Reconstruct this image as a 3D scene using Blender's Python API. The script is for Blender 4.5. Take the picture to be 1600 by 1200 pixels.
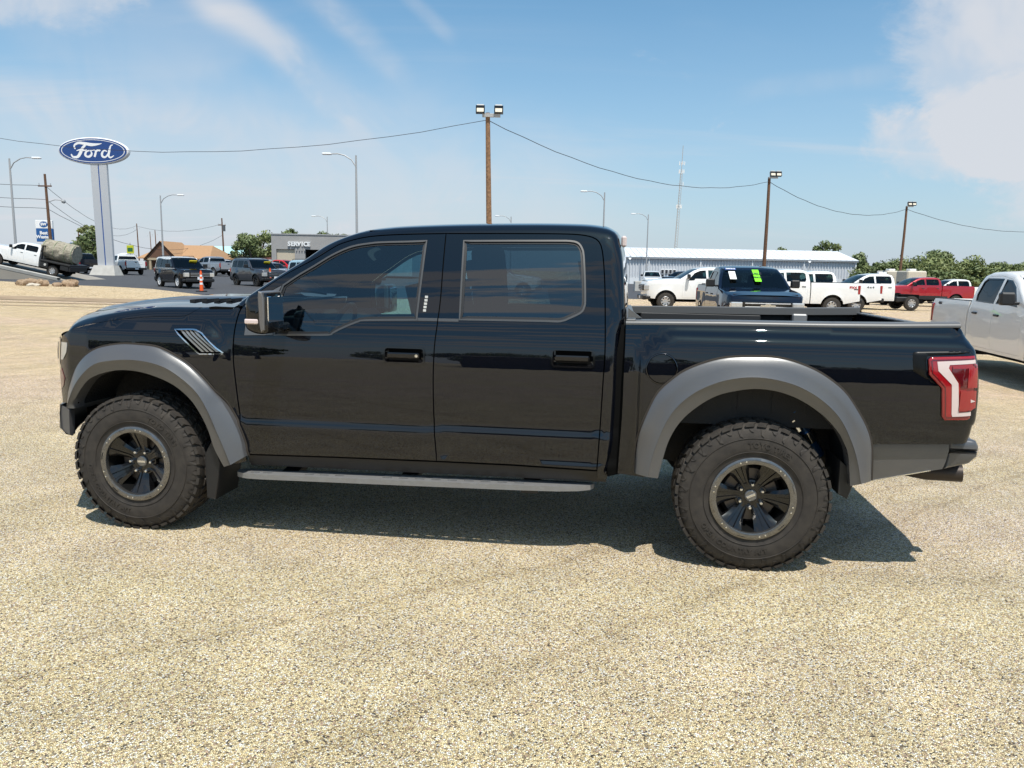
import bpy, math, random
import numpy as np
from mathutils import Vector, Matrix
from mathutils.geometry import delaunay_2d_cdt
random.seed(7); rng = np.random.default_rng(7)
for _o in list(bpy.data.objects): bpy.data.objects.remove(_o)
SC = bpy.context.scene; COL = SC.collection; R = math.radians; PI = math.pi

# ---------------------------------------------------------------- camera
CAM_H = 1.659
cam_data = bpy.data.cameras.new('camera'); cam = bpy.data.objects.new('camera', cam_data); COL.objects.link(cam)
cam_data.sensor_width = 36; cam_data.lens = 27.0; cam_data.clip_end = 4000; cam_data.clip_start = .05
_pit, _rol = .148067, -.0179633
_r = Vector((1,0,0)); _u = Vector((0, math.sin(_pit), math.cos(_pit))); _f = Vector((0, math.cos(_pit), -math.sin(_pit)))
_c, _s = math.cos(_rol), math.sin(_rol)
_r2 = _r*_c-_u*_s; _u2 = _r*_s+_u*_c
cam.matrix_world = Matrix(((_r2.x,_u2.x,-_f.x,0),(_r2.y,_u2.y,-_f.y,0),(_r2.z,_u2.z,-_f.z,CAM_H),(0,0,0,1)))
SC.camera = cam
SC.view_settings.view_transform = 'Standard'; SC.view_settings.look = 'None'
SC.view_settings.exposure = 0.20; SC.view_settings.gamma = 1.0; SC.view_settings.use_curve_mapping = False

# ---------------------------------------------------------------- sky and sun
SUN_EL = R(66); SUN_DIR = Vector((.304*math.cos(SUN_EL), -.953*math.cos(SUN_EL), math.sin(SUN_EL))).normalized()
sun_data = bpy.data.lights.new('sun', 'SUN'); sun = bpy.data.objects.new('sun', sun_data); COL.objects.link(sun)
sun_data.energy = 4.6; sun_data.angle = R(.5); sun_data.color = (1.0, .955, .88)
sun.rotation_euler = SUN_DIR.to_track_quat('Z', 'Y').to_euler()
world = bpy.data.worlds.new('World'); SC.world = world; world.use_nodes = True
WN = world.node_tree; WN.nodes.clear()
def wnode(t, **k):
    n = WN.nodes.new(t)
    for a, b in k.items(): setattr(n, a, b)
    return n
def wl(a, b): WN.links.new(a, b)
def wmath(op, a, b=None, c=None, clamp=False):
    n = wnode('ShaderNodeMath', operation=op); n.use_clamp = clamp
    for i, v in enumerate((a, b, c)):
        if v is None: continue
        if hasattr(v, 'is_linked') or hasattr(v, 'links'): wl(v, n.inputs[i])
        else: n.inputs[i].default_value = v
    return n.outputs[0]
def build_sky():
    sky = wnode('ShaderNodeTexSky', sky_type='NISHITA'); sky.sun_disc = False
    sky.sun_elevation = SUN_EL; sky.sun_rotation = math.atan2(SUN_DIR.x, SUN_DIR.y)
    sky.air_density = 1.0; sky.dust_density = 1.2; sky.ozone_density = 1.6; sky.altitude = 400
    tc = wnode('ShaderNodeTexCoord'); sep = wnode('ShaderNodeSeparateXYZ'); wl(tc.outputs['Generated'], sep.inputs[0])
    z = wmath('MAXIMUM', sep.outputs[2], 0.0)
    den = wmath('ADD', z, .11)
    px = wmath('DIVIDE', sep.outputs[0], den); py = wmath('DIVIDE', sep.outputs[1], den)
    def noise(rot, sx, sy, scale, det, rough, dist, off=0):
        cb = wnode('ShaderNodeCombineXYZ'); wl(px, cb.inputs[0]); wl(py, cb.inputs[1]); cb.inputs[2].default_value = off
        mp = wnode('ShaderNodeMapping'); mp.inputs['Rotation'].default_value = (0, 0, rot); mp.inputs['Scale'].default_value = (sx, sy, 1)
        wl(cb.outputs[0], mp.inputs['Vector'])
        n = wnode('ShaderNodeTexNoise'); n.inputs['Scale'].default_value = scale; n.inputs['Detail'].default_value = det
        n.inputs['Roughness'].default_value = rough; n.inputs['Distortion'].default_value = dist
        wl(mp.outputs[0], n.inputs['Vector']); return n.outputs[0]
    def sm(v, a, b):
        n = wnode('ShaderNodeMapRange', interpolation_type='SMOOTHERSTEP'); n.inputs[1].default_value = a; n.inputs[2].default_value = b
        wl(v, n.inputs[0]); return n.outputs[0]
    def dnoise(scale, det, rough, dist, stretch=(1,1,1), rot=(0,0,0)):
        mp = wnode('ShaderNodeMapping'); mp.inputs['Scale'].default_value = stretch; mp.inputs['Rotation'].default_value = rot; wl(tc.outputs['Generated'], mp.inputs['Vector'])
        n = wnode('ShaderNodeTexNoise'); n.inputs['Scale'].default_value = scale; n.inputs['Detail'].default_value = det
        n.inputs['Roughness'].default_value = rough; n.inputs['Distortion'].default_value = dist; wl(mp.outputs[0], n.inputs['Vector']); return n.outputs[0]
    cirrus = wmath('MULTIPLY', sm(noise(R(62), .16, 1.3, 1.6, 5, .60, .35, 3.1), .48, .82), .50)
    patch = sm(noise(0, .5, .5, .9, 1, .5, .0, 9.0), .38, .62)
    cirrus = wmath('MULTIPLY', cirrus, patch)
    soft = wmath('MULTIPLY', sm(noise(R(25), .5, .9, 1.1, 5, .58, .4, 1.7), .47, .78), .20)
    # cumulus streets overhead and behind (they are what the paint and the glass mirror)
    back = sm(wmath('MULTIPLY', sep.outputs[1], -1.0), -.15, .35)
    cum = wmath('MULTIPLY', wmath('MULTIPLY', sm(noise(R(6), .75, 4.6, 1.25, 6, .60, .9, 5.0), .50, .60), .97), back)
    # the white bank at the right of the picture and the veils at the left
    N7 = dnoise(6.5, 7, .62, .3, (1,1,1.6), (0,.5,0)); N3 = dnoise(3.0, 4, .62, .25, (1,1,1.6), (0,.5,0)); NW = dnoise(3.5, 3, .6, .2, (1,1,1), (.3,0,.3)); NT = dnoise(7, 4, .65, .6, (1,1,1), (0,.9,0))
    def blob(d, r0, r1, amt, ns, na, thr, stretch=(1,1,1), wid=.48):
        v = Vector(d).normalized(); df = wnode('ShaderNodeVectorMath', operation='SUBTRACT'); wl(tc.outputs['Generated'], df.inputs[0]); df.inputs[1].default_value = v
        ml = wnode('ShaderNodeVectorMath', operation='MULTIPLY'); wl(df.outputs[0], ml.inputs[0]); ml.inputs[1].default_value = stretch
        ln = wnode('ShaderNodeVectorMath', operation='LENGTH'); wl(ml.outputs[0], ln.inputs[0])
        base = sm(ln.outputs['Value'], r0, r1)
        n = N7 if ns > 4 else N3
        n2 = wmath('ADD', base, wmath('MULTIPLY', wmath('SUBTRACT', n, .5), na))
        return wmath('MULTIPLY', wmath('MULTIPLY', sm(n2, thr, thr+wid), amt), wmath('ADD', wmath('MULTIPLY', sm(NT, .30, .62), .42), .58, clamp=True))
    b1 = blob((.72, 1.04, .34), .26, .04, .90, 7, 1.7, .22, (1,1,.8))
    b1b = blob((.62, 1.04, .185), .20, .02, .62, 8, 1.9, .22, (1,1,2.2))
    b2 = blob((-.66, 1.04, .40), .26, .03, .65, 8, 1.7, .20, (1,1,2.2))
    b2b = blob((-.50, 1.04, .30), .22, .03, .18, 3, 1.0, .1, (1,1,2.6), .7)
    b3 = blob((-.30, 1.0, .07), .80, .0, .60, 3, .9, .05, (1,.3,3.2), .95)
    def streak(d1, d2, wid, amt, seed):
        # a contrail-like band of cirrus along the great circle through two directions
        d1 = Vector(d1).normalized(); d2 = Vector(d2).normalized(); n = d1.cross(d2).normalized(); mid = (d1+d2).normalized()
        def dot(v):
            q = wnode('ShaderNodeVectorMath', operation='DOT_PRODUCT'); wl(tc.outputs['Generated'], q.inputs[0]); q.inputs[1].default_value = v; return q.outputs['Value']
        wob = wmath('MULTIPLY', wmath('SUBTRACT', NW, .5), wid*2.2)
        across = sm(wmath('ABSOLUTE', wmath('ADD', dot(n), wob)), wid, 0)
        ext = (d1-d2).length/2
        along = sm(wmath('ABSOLUTE', dot((d2-d1).normalized())), 1.0, 0.0)
        dd = wnode('ShaderNodeVectorMath', operation='SUBTRACT'); wl(tc.outputs['Generated'], dd.inputs[0]); dd.inputs[1].default_value = mid
        ln = wnode('ShaderNodeVectorMath', operation='LENGTH'); wl(dd.outputs[0], ln.inputs[0])
        along = sm(ln.outputs['Value'], ext*1.35, ext*.5)
        tex = sm(NT, .30, .72)
        return wmath('MULTIPLY', wmath('MULTIPLY', across, along), wmath('MULTIPLY', wmath('ADD', wmath('MULTIPLY', tex, .7), .3), amt))
    def pd(u, v):
        a, b_ = (u-800)/1200, (600-v)/1200; return (a, .989+b_*.1475, -.1475+.989*b_)
    tot = wmath('ADD', cirrus, soft)
    for a_, b_, w_, m_, sd in ((pd(270,-40), pd(570,190), .036, .70, .3), (pd(440,-30), pd(620,120), .026, .52, 1.1), (pd(-60,170), pd(420,215), .05, .22, 2.0), (pd(600,-20), pd(700,60), .015, .22, .8), (pd(1150,150), pd(1400,100), .02, .20, 1.7)):
        tot = wmath('ADD', tot, streak(a_, b_, w_, m_, sd))
    for b in (cum, b1, b1b, b2, b2b, b3): tot = wmath('ADD', tot, b)
    tot = wmath('MINIMUM', tot, .92)
    # lavender haze thickening to the horizon
    hz = wmath('MULTIPLY', wmath('POWER', wmath('SUBTRACT', 1.0, wmath('MINIMUM', wmath('MULTIPLY', z, 2.0), 1.0)), 2.2), .92)
    tint = wnode('ShaderNodeMix', data_type='RGBA', blend_type='MULTIPLY'); tint.inputs[0].default_value = 1
    wl(sky.outputs[0], tint.inputs[6]); tint.inputs[7].default_value = (.70, 1.17, 1.24, 1)
    m1 = wnode('ShaderNodeMix', data_type='RGBA'); wl(hz, m1.inputs[0]); wl(tint.outputs[2], m1.inputs[6]); m1.inputs[7].default_value = (4.65, 5.1, 5.9, 1)
    m2 = wnode('ShaderNodeMix', data_type='RGBA'); wl(tot, m2.inputs[0]); wl(m1.outputs[2], m2.inputs[6]); m2.inputs[7].default_value = (5.6, 5.8, 6.2, 1)
    bg = wnode('ShaderNodeBackground'); bg.inputs[1].default_value = .108; wl(m2.outputs[2], bg.inputs[0])
    out = wnode('ShaderNodeOutputWorld'); wl(bg.outputs[0], out.inputs[0])
build_sky()
world.cycles.sampling_method = 'MANUAL'; world.cycles.sample_map_resolution = 256
# ---------------------------------------------------------------- materials
MATS = {}
def mat(name, col=(.5,.5,.5), rough=.5, metal=0., coat=0., spec=.5, emit=None, noise=None, bump=None, ior=1.5, coat_r=.02):
    """noise=(scale, amount, colour2[, detail]) mixes a second colour; bump=(scale, strength, distance)"""
    if name in MATS: return MATS[name]
    m = bpy.data.materials.new(name); m.use_nodes = True; nt = m.node_tree; b = nt.nodes['Principled BSDF']
    b.inputs['Base Color'].default_value = (*col, 1); b.inputs['Roughness'].default_value = rough
    b.inputs['Metallic'].default_value = metal; b.inputs['Coat Weight'].default_value = coat
    b.inputs['Coat Roughness'].default_value = coat_r; b.inputs['IOR'].default_value = ior
    b.inputs['Specular IOR Level'].default_value = spec
    if emit: b.inputs['Emission Color'].default_value = (*emit[0], 1); b.inputs['Emission Strength'].default_value = emit[1]
    if noise or bump: tc = nt.nodes.new('ShaderNodeTexCoord')
    if noise:
        n = nt.nodes.new('ShaderNodeTexNoise'); n.inputs['Scale'].default_value = noise[0]; n.inputs['Detail'].default_value = noise[3] if len(noise) > 3 else 5
        nt.links.new(tc.outputs['Object'], n.inputs['Vector'])
        mr = nt.nodes.new('ShaderNodeMapRange'); mr.inputs[1].default_value = .35; mr.inputs[2].default_value = .7; mr.inputs[4].default_value = noise[1]
        nt.links.new(n.outputs[0], mr.inputs[0])
        mx = nt.nodes.new('ShaderNodeMix'); mx.data_type = 'RGBA'; mx.inputs[6].default_value = (*col, 1); mx.inputs[7].default_value = (*noise[2], 1)
        nt.links.new(mr.outputs[0], mx.inputs[0]); nt.links.new(mx.outputs[2], b.inputs['Base Color'])
    if bump:
        n = nt.nodes.new('ShaderNodeTexNoise'); n.inputs['Scale'].default_value = bump[0]; n.inputs['Detail'].default_value = 4
        nt.links.new(tc.outputs['Object'], n.inputs['Vector'])
        bp = nt.nodes.new('ShaderNodeBump'); bp.inputs['Strength'].default_value = bump[1]; bp.inputs['Distance'].default_value = bump[2]
        nt.links.new(n.outputs[0], bp.inputs['Height']); nt.links.new(bp.outputs[0], b.inputs['Normal'])
    MATS[name] = m; return m
def glass_mat(name, tint, ior=1.5, rough=0.0):
    if name in MATS: return MATS[name]
    m = bpy.data.materials.new(name); m.use_nodes = True; nt = m.node_tree; nt.nodes.clear()
    o = nt.nodes.new('ShaderNodeOutputMaterial'); mx = nt.nodes.new('ShaderNodeMixShader'); fr = nt.nodes.new('ShaderNodeFresnel'); fr.inputs[0].default_value = ior
    tr = nt.nodes.new('ShaderNodeBsdfTransparent'); tr.inputs[0].default_value = (*tint, 1)
    gl = nt.nodes.new('ShaderNodeBsdfGlossy'); gl.inputs['Roughness'].default_value = rough
    nt.links.new(fr.outputs[0], mx.inputs[0]); nt.links.new(tr.outputs[0], mx.inputs[1]); nt.links.new(gl.outputs[0], mx.inputs[2]); nt.links.new(mx.outputs[0], o.inputs[0])
    MATS[name] = m; return m

# ---------------------------------------------------------------- mesh helpers
def tag(o, label=None, cat=None, group=None, kind=None):
    if label: o['label'] = label
    if cat: o['category'] = cat
    if group: o['group'] = group
    if kind: o['kind'] = kind
    return o
def empty(name, loc, rz=0., label=None, cat=None, group=None):
    o = bpy.data.objects.new(name, None); COL.objects.link(o); o.location = loc; o.rotation_euler = (0, 0, rz)
    o.empty_display_size = .2
    return tag(o, label, cat, group)
def link_mesh(name, me, m, parent=None, loc=None):
    o = bpy.data.objects.new(name, me); COL.objects.link(o)
    if m is not None and not me.materials: me.materials.append(m)
    if parent is not None: o.parent = parent
    if loc is not None: o.location = loc
    return o
class MB:
    def __init__(s): s.v = []; s.f = []
    def add(s, vs, fs):
        k = len(s.v); s.v += [tuple(map(float, p)) for p in vs]; s.f += [tuple(i+k for i in f) for f in fs]; return s
    def box(s, x0, x1, y0, y1, z0, z1):
        return s.add([(x0,y0,z0),(x1,y0,z0),(x1,y1,z0),(x0,y1,z0),(x0,y0,z1),(x1,y0,z1),(x1,y1,z1),(x0,y1,z1)],
                     [(0,3,2,1),(4,5,6,7),(0,1,5,4),(1,2,6,5),(2,3,7,6),(3,0,4,7)])
    def obox(s, c, ax, ay, az, hx, hy, hz):
        c = Vector(c); ax, ay, az = Vector(ax).normalized()*hx, Vector(ay).normalized()*hy, Vector(az).normalized()*hz
        return s.add([c-ax-ay-az, c+ax-ay-az, c+ax+ay-az, c-ax+ay-az, c-ax-ay+az, c+ax-ay+az, c+ax+ay+az, c-ax+ay+az],
                     [(0,3,2,1),(4,5,6,7),(0,1,5,4),(1,2,6,5),(2,3,7,6),(3,0,4,7)])
    def rbox(s, x0, x1, y0, y1, z0, z1, r):
        """box with all edges chamfered"""
        vs = []; idx = {}
        for i, X in enumerate((x0, x1)):
            for j, Y in enumerate((y0, y1)):
                for k, Z in enumerate((z0, z1)):
                    sx, sy, sz = (r if i == 0 else -r), (r if j == 0 else -r), (r if k == 0 else -r)
                    idx[i,j,k] = len(vs); vs += [(X, Y+sy, Z+sz), (X+sx, Y, Z+sz), (X+sx, Y+sy, Z)]
        f = []
        g = lambda i, j, k, a: idx[i,j,k]+a
        f += [(g(0,0,0,0), g(0,0,1,0), g(0,1,1,0), g(0,1,0,0)), (g(1,0,0,0), g(1,1,0,0), g(1,1,1,0), g(1,0,1,0))]
        f += [(g(0,0,0,1), g(1,0,0,1), g(1,0,1,1), g(0,0,1,1)), (g(0,1,0,1), g(0,1,1,1), g(1,1,1,1), g(1,1,0,1))]
        f += [(g(0,0,0,2), g(0,1,0,2), g(1,1,0,2), g(1,0,0,2)), (g(0,0,1,2), g(1,0,1,2), g(1,1,1,2), g(0,1,1,2))]
        for j in (0,1):
            for k in (0,1): f.append((g(0,j,k,1), g(1,j,k,1), g(1,j,k,2), g(0,j,k,2)))
        for i in (0,1):
            for k in (0,1): f.append((g(i,0,k,0), g(i,1,k,0), g(i,1,k,2), g(i,0,k,2)))
        for i in (0,1):
            for j in (0,1): f.append((g(i,j,0,0), g(i,j,1,0), g(i,j,1,1), g(i,j,0,1)))
        for k3, b in idx.items(): f.append((b, b+1, b+2))
        return s.add(vs, f)
    def tube(s, pts, r, n=8, cap=True):
        pts = [Vector(p) for p in pts]; rs = r if isinstance(r, (list, tuple)) else [r]*len(pts); rings = []
        for i, p in enumerate(pts):
            d = (pts[min(i+1, len(pts)-1)]-pts[max(i-1, 0)]).normalized()
            a = d.orthogonal().normalized() if i == 0 else (a0-d*a0.dot(d)).normalized()
            a0 = a; b = d.cross(a)
            rings.append([p+(a*math.cos(2*PI*k/n)+b*math.sin(2*PI*k/n))*rs[i] for k in range(n)])
        vs = [q for rg in rings for q in rg]; fs = []
        for i in range(len(pts)-1):
            for k in range(n): fs.append((i*n+k, i*n+(k+1)%n, (i+1)*n+(k+1)%n, (i+1)*n+k))
        if cap: fs += [tuple(range(n))[::-1], tuple(range((len(pts)-1)*n, len(pts)*n))]
        return s.add(vs, fs)
    def lathe_y(s, prof, n=32, c=(0,0,0), a0=0., a1=2*PI):
        """prof: (radius, y) pairs turned about the y axis through c"""
        full = abs(a1-a0-2*PI) < 1e-6; m = n if full else n+1; vs = []; fs = []
        for r_, y in prof:
            for k in range(m):
                a = a0+(a1-a0)*k/n; vs.append((c[0]+r_*math.cos(a), c[1]+y, c[2]+r_*math.sin(a)))
        for i in range(len(prof)-1):
            for k in range(n):
                q = (k+1) % m; fs.append((i*m+k, i*m+q, (i+1)*m+q, (i+1)*m+k))
        return s.add(vs, fs)
    def grid(s, rows):
        m = len(rows[0]); vs = [p for r_ in rows for p in r_]; fs = []
        for i in range(len(rows)-1):
            for j in range(m-1): fs.append((i*m+j, i*m+j+1, (i+1)*m+j+1, (i+1)*m+j))
        return s.add(vs, fs)
    def prism(s, poly, y0, y1, axis='y', taper=0.):
        """flat polygon (a, b) extruded; bevelled by shrinking the end caps by taper"""
        n = len(poly); P = np.array(poly, float)
        def mk(p, t):
            return [(a, t, b) if axis == 'y' else ((t, a, b) if axis == 'x' else (a, b, t)) for a, b in p]
        if taper:
            Q = inset(poly, taper); sg = 1 if y1 > y0 else -1
            rings = [mk(Q, y0), mk(P, y0+sg*taper), mk(P, y1-sg*taper), mk(Q, y1)]
        else: rings = [mk(P, y0), mk(P, y1)]
        vs = [q for r_ in rings for q in r_]; fs = []
        for i in range(len(rings)-1):
            for k in range(n): fs.append((i*n+k, i*n+(k+1)%n, (i+1)*n+(k+1)%n, (i+1)*n+k))
        fs += [tuple(range(n))[::-1], tuple(range((len(rings)-1)*n, len(rings)*n))]
        return s.add(vs, fs)
    def xform(s, M): s.v = [tuple(M @ Vector(p)) for p in s.v]; return s
    def mesh(s, name, smooth=35, fix=True):
        me = bpy.data.meshes.new(name); me.from_pydata(s.v, [], s.f); me.validate(clean_customdata=False)
        if fix:
            import bmesh
            bm = bmesh.new(); bm.from_mesh(me); bmesh.ops.recalc_face_normals(bm, faces=bm.faces); bm.to_mesh(me); bm.free()
        if smooth:
            me.shade_smooth(); me.set_sharp_from_angle(angle=R(smooth))
        return me
    def build(s, name, m, parent=None, loc=None, smooth=35):
        return link_mesh(name, s.mesh(name, smooth), m, parent, loc)
def inset(poly, d):
    P = np.array(poly, float); n = len(P); a = 0
    for i in range(n): a += P[i,0]*P[(i+1)%n,1]-P[(i+1)%n,0]*P[i,1]
    sg = 1 if a > 0 else -1; out = []
    for i in range(n):
        e0 = P[i]-P[i-1]; e1 = P[(i+1)%n]-P[i]
        e0 = e0/(np.hypot(*e0)+1e-9); e1 = e1/(np.hypot(*e1)+1e-9)
        t = e0+e1; t = t/(np.hypot(*t)+1e-9); nn = np.array([-t[1], t[0]])*sg
        out.append(P[i]+nn*d)
    return [tuple(p) for p in out]
def spline(pl, seg=.03, closed=False):
    """Catmull-Rom through the points, then resampled"""
    P = [np.array(p, float) for p in pl]; n = len(P); out = []
    rngi = range(n if closed else n-1)
    for i in rngi:
        p0 = P[(i-1) % n] if (closed or i > 0) else 2*P[0]-P[1]
        p1 = P[i]; p2 = P[(i+1) % n]
        p3 = P[(i+2) % n] if (closed or i+2 < n) else 2*P[-1]-P[-2]
        k = max(1, int(math.ceil(np.hypot(*(p2-p1)[:2])/seg)))
        for j in range(k):
            t = j/k; out.append(tuple(.5*((2*p1)+(p2-p0)*t+(2*p0-5*p1+4*p2-p3)*t*t+(3*p1-p0-3*p2+p3)*t**3)))
    if not closed: out.append(tuple(P[-1]))
    return out
def densify(pl, seg, closed=True):
    out = []; n = len(pl)
    for i in range(n if closed else n-1):
        a = np.array(pl[i], float); b = np.array(pl[(i+1) % n], float); k = max(1, int(math.ceil(np.hypot(*(b-a))/seg)))
        for j in range(k): out.append(tuple(a+(b-a)*j/k))
    if not closed: out.append(tuple(pl[-1]))
    return out
def resample(pl, n):
    P = np.array(pl, float); d = np.concatenate([[0], np.cumsum(np.hypot(*(P[1:]-P[:-1]).T))]); t = np.linspace(0, d[-1], n)
    return np.stack([np.interp(t, d, P[:,0]), np.interp(t, d, P[:,1])], -1)
def inpoly(X, Z, poly):
    X = np.asarray(X, float); Z = np.asarray(Z, float); c = np.zeros(X.shape, bool); n = len(poly)
    for i in range(n):
        x0, z0 = poly[i]; x1, z1 = poly[i-1]
        if z0 == z1: continue
        m = ((z0 > Z) != (z1 > Z)) & (X < (x1-x0)*(Z-z0)/(z1-z0)+x0); c ^= m
    return c
def triang(outline, holes=(), grid=.05, extra=()):
    """constrained triangulation of an outline with holes; returns 2D points, triangles, loops of boundary indices"""
    loops = [list(outline)]+[list(h) for h in holes]
    pts = []; edges = []; lidx = []
    for lp in loops:
        k = len(pts); n = len(lp); pts += [tuple(map(float, p[:2])) for p in lp]; edges += [(k+i, k+(i+1) % n) for i in range(n)]
    A = np.array(pts); lo = A.min(0); hi = A.max(0)
    gx, gz = np.meshgrid(np.arange(lo[0]+grid/2, hi[0], grid), np.arange(lo[1]+grid/2, hi[1], grid))
    G = np.stack([gx.ravel(), gz.ravel()], -1)
    if len(extra): G = np.concatenate([np.array(extra, float), G])
    keep = inpoly(G[:,0], G[:,1], loops[0])
    for h in loops[1:]: keep &= ~inpoly(G[:,0], G[:,1], h)
    G = G[keep]; tol = np.full(len(G), .35*grid)
    ne = 0
    if len(extra): tol[:int(keep[:len(extra)].sum())] = .002; ne = int(keep[:len(extra)].sum())
    dmin = np.full(len(G), 1e9)
    for lp in loops: dmin = np.minimum(dmin, polydist(G[:,0], G[:,1], lp+[lp[0]]))
    ok = dmin > tol
    if ne:      # drop regular grid points close to extras
        E = G[:ne][ok[:ne]]
        if len(E): ok[ne:] &= np.hypot(E[None,:,0]-G[ne:,None,0], E[None,:,1]-G[ne:,None,1]).min(1) >= .4*grid
    G = G[ok]
    allp = [Vector(p) for p in pts]+[Vector(map(float, p)) for p in G]
    vs, es, fs, *_ = delaunay_2d_cdt(allp, edges, [], 0, 1e-7)
    V = np.array([tuple(v) for v in vs]); F = np.array([f for f in fs if len(f) == 3])
    C = V[F].mean(1); k = inpoly(C[:,0], C[:,1], loops[0])
    for h in loops[1:]: k &= ~inpoly(C[:,0], C[:,1], h)
    F = F[k]
    return V, F
PCACHE = {}
def panel(name, outline, Wf, side, m, parent, holes=(), grid=.045, flange=.014, off=0., sils=(), origin=(0,0,0), smooth=True, raw=False):
    """sheet-metal panel lying on the surface |y| = Wf(x, z); the edge is turned inward by flange"""
    key = (name, off, flange, grid, tuple(map(float, outline[0])), tuple(map(float, outline[len(outline)//2])), len(outline))
    if side > 0 and key in PCACHE and origin == (0,0,0):
        verts, norms, faces = PCACHE.pop(key)
        me = bpy.data.meshes.new(name); me.from_pydata([(x, -y, z) for x, y, z in verts], [], [f[::-1] for f in faces])
        me.shade_smooth(); me.normals_split_custom_set_from_vertices([(x, -y, z) for x, y, z in norms])
        return me if raw else link_mesh(name, me, m, parent)
    WW = with_edges(Wf, sils) if sils else Wf
    extra = []
    for pl, Rr in sils:
        S = np.array(densify(pl, .03, closed=False)); tg = np.gradient(S, axis=0); tg /= np.hypot(*tg.T)[:,None]+1e-9
        for sg in (1, -1):
            for ph in (18, 36, 54, 75):
                extra += [tuple(p) for p in S+sg*np.stack([-tg[:,1], tg[:,0]], -1)*Rr*(1-math.sin(R(ph)))]
    V, F = triang(outline, holes, grid, extra)
    X, Z = V[:,0], V[:,1]; W = WW(X, Z)+off; e = .0015
    nx = -(WW(X+e, Z)-WW(X-e, Z))/(2*e); nz = -(WW(X, Z+e)-WW(X, Z-e))/(2*e); ny = np.ones_like(nx)
    for pl, Rr in sils:
        ii = np.where(polydist(X, Z, pl) < .0025)[0]; an = np.arange(0, 2*PI, PI/18)
        if not len(ii): continue
        px = X[ii][:,None]+.004*np.cos(an); pz = Z[ii][:,None]+.004*np.sin(an)
        q = polydist(px, pz, pl); q[inpoly(px, pz, outline)] = -1; bi = q.argmax(1); ok = q.max(1) > 0
        nx[ii[ok]] = np.cos(an[bi[ok]]); nz[ii[ok]] = np.sin(an[bi[ok]]); ny[ii[ok]] = .22
    L = np.sqrt(nx*nx+ny*ny+nz*nz); nx, ny, nz = nx/L, ny/L, nz/L
    ox, oy, oz = origin
    verts = [(x-ox, side*w-oy, z-oz) for x, w, z in zip(X, W, Z)]
    norms = [(a, side*b, c) for a, b, c in zip(nx, ny, nz)]
    faces = []
    a = V[F[:,0]]; b = V[F[:,1]]; c = V[F[:,2]]
    cr = (b[:,0]-a[:,0])*(c[:,1]-a[:,1])-(b[:,1]-a[:,1])*(c[:,0]-a[:,0])   # ccw in xz -> normal -y
    for f, s_ in zip(F, cr):
        f = tuple(int(q) for q in f)
        if (s_ > 0) == (side < 0): faces.append(f)
        else: faces.append(f[::-1])
    if flange:
        cnt = {}
        for f in faces:
            for i in range(3):
                cnt[(f[i], f[(i+1) % 3])] = 1
        bd = [e_ for e_ in cnt if (e_[1], e_[0]) not in cnt]
        vo = {}
        for i, j in bd:
            a3 = np.array(verts[i]); b3 = np.array(verts[j]); t = b3-a3; nn = np.array(norms[i]); on = np.cross(t, nn); on /= np.linalg.norm(on)+1e-12
            k = len(verts); inn = np.array([0, -side*flange, 0])
            verts += [tuple(a3), tuple(b3), tuple(b3+inn), tuple(a3+inn)]; norms += [tuple(on)]*4
            faces.append((k+1, k, k+3, k+2))
    if side < 0: PCACHE[key] = (verts, norms, faces)
    me = bpy.data.meshes.new(name); me.from_pydata(verts, [], faces)
    me.shade_smooth(); me.normals_split_custom_set_from_vertices(norms)
    if raw: return me
    return link_mesh(name, me, m, parent)
def text_mesh(name, txt, size, depth, m, parent=None, M=None, align='CENTER', sx=1., bold=0., space=1.):
    cu = bpy.data.curves.new(name, 'FONT'); cu.body = txt; cu.size = size; cu.extrude = depth/2; cu.align_x = align; cu.align_y = 'CENTER'
    cu.offset = bold; cu.space_character = space; cu.resolution_u = 3
    t = bpy.data.objects.new('tmp', cu); COL.objects.link(t)
    dg = bpy.context.evaluated_depsgraph_get(); me = bpy.data.meshes.new_from_object(t.evaluated_get(dg))
    bpy.data.objects.remove(t); bpy.data.curves.remove(cu); me.name = name
    me.transform((M or Matrix())@Matrix.Diagonal((sx, 1, 1, 1)))
    me.materials.clear()
    return link_mesh(name, me, m, parent)
def copy_tree(o, parent=None):
    c = o.copy(); COL.objects.link(c); c.parent = parent
    for ch in list(o.children): copy_tree(ch, c)
    return c
UPX = Matrix(((1,0,0,0),(0,0,-1,0),(0,1,0,0),(0,0,0,1)))      # text lying in xy -> standing, facing -y
def terr(x, y):
    t = max(0., min(1., (y-5.)/9.)); t = t*t*(3-2*t); return -.0125*max(-60., min(60., x))*t
# ---------------------------------------------------------------- main truck body surface
# half width of the pickup's side as a function of (x, z); x runs rearward from the front axle
_k = [(.40,-30),(.50,-22),(.535,-9),(.541,-6),(.546,17),(.566,17),(.571,-5),(.62,-4),(.697,-2),(.703,15),
      (.755,15),(.762,-5),(.85,-1.5),(.95,.4),(1.05,2.0),(1.114,3.3),(1.18,5.6),(1.245,11.5),(1.30,15),
      (1.36,17.5),(1.45,19),(1.65,22),(1.80,25),(2.2,30)]
_kf = [(.40,-12),(.55,-6),(.70,-3),(.85,-1.5),(.95,.4),(1.05,2.0),(1.114,3.3),(1.18,5.6),(1.245,11.5),
      (1.30,15),(1.36,17.5),(2.2,25)]
def _integ(keys):
    z = np.linspace(.35, 2.2, 1851)
    t = np.interp(z, [k[0] for k in keys], [k[1] for k in keys])
    w = -np.concatenate([[0], np.cumsum(np.tan(np.radians((t[1:]+t[:-1])/2))*(z[1]-z[0]))])
    return z, w - np.interp(1.0, z, w) + .985
_ZD, _WD = _integ(_k)
_ZF, _WF = _integ(_kf)
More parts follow.
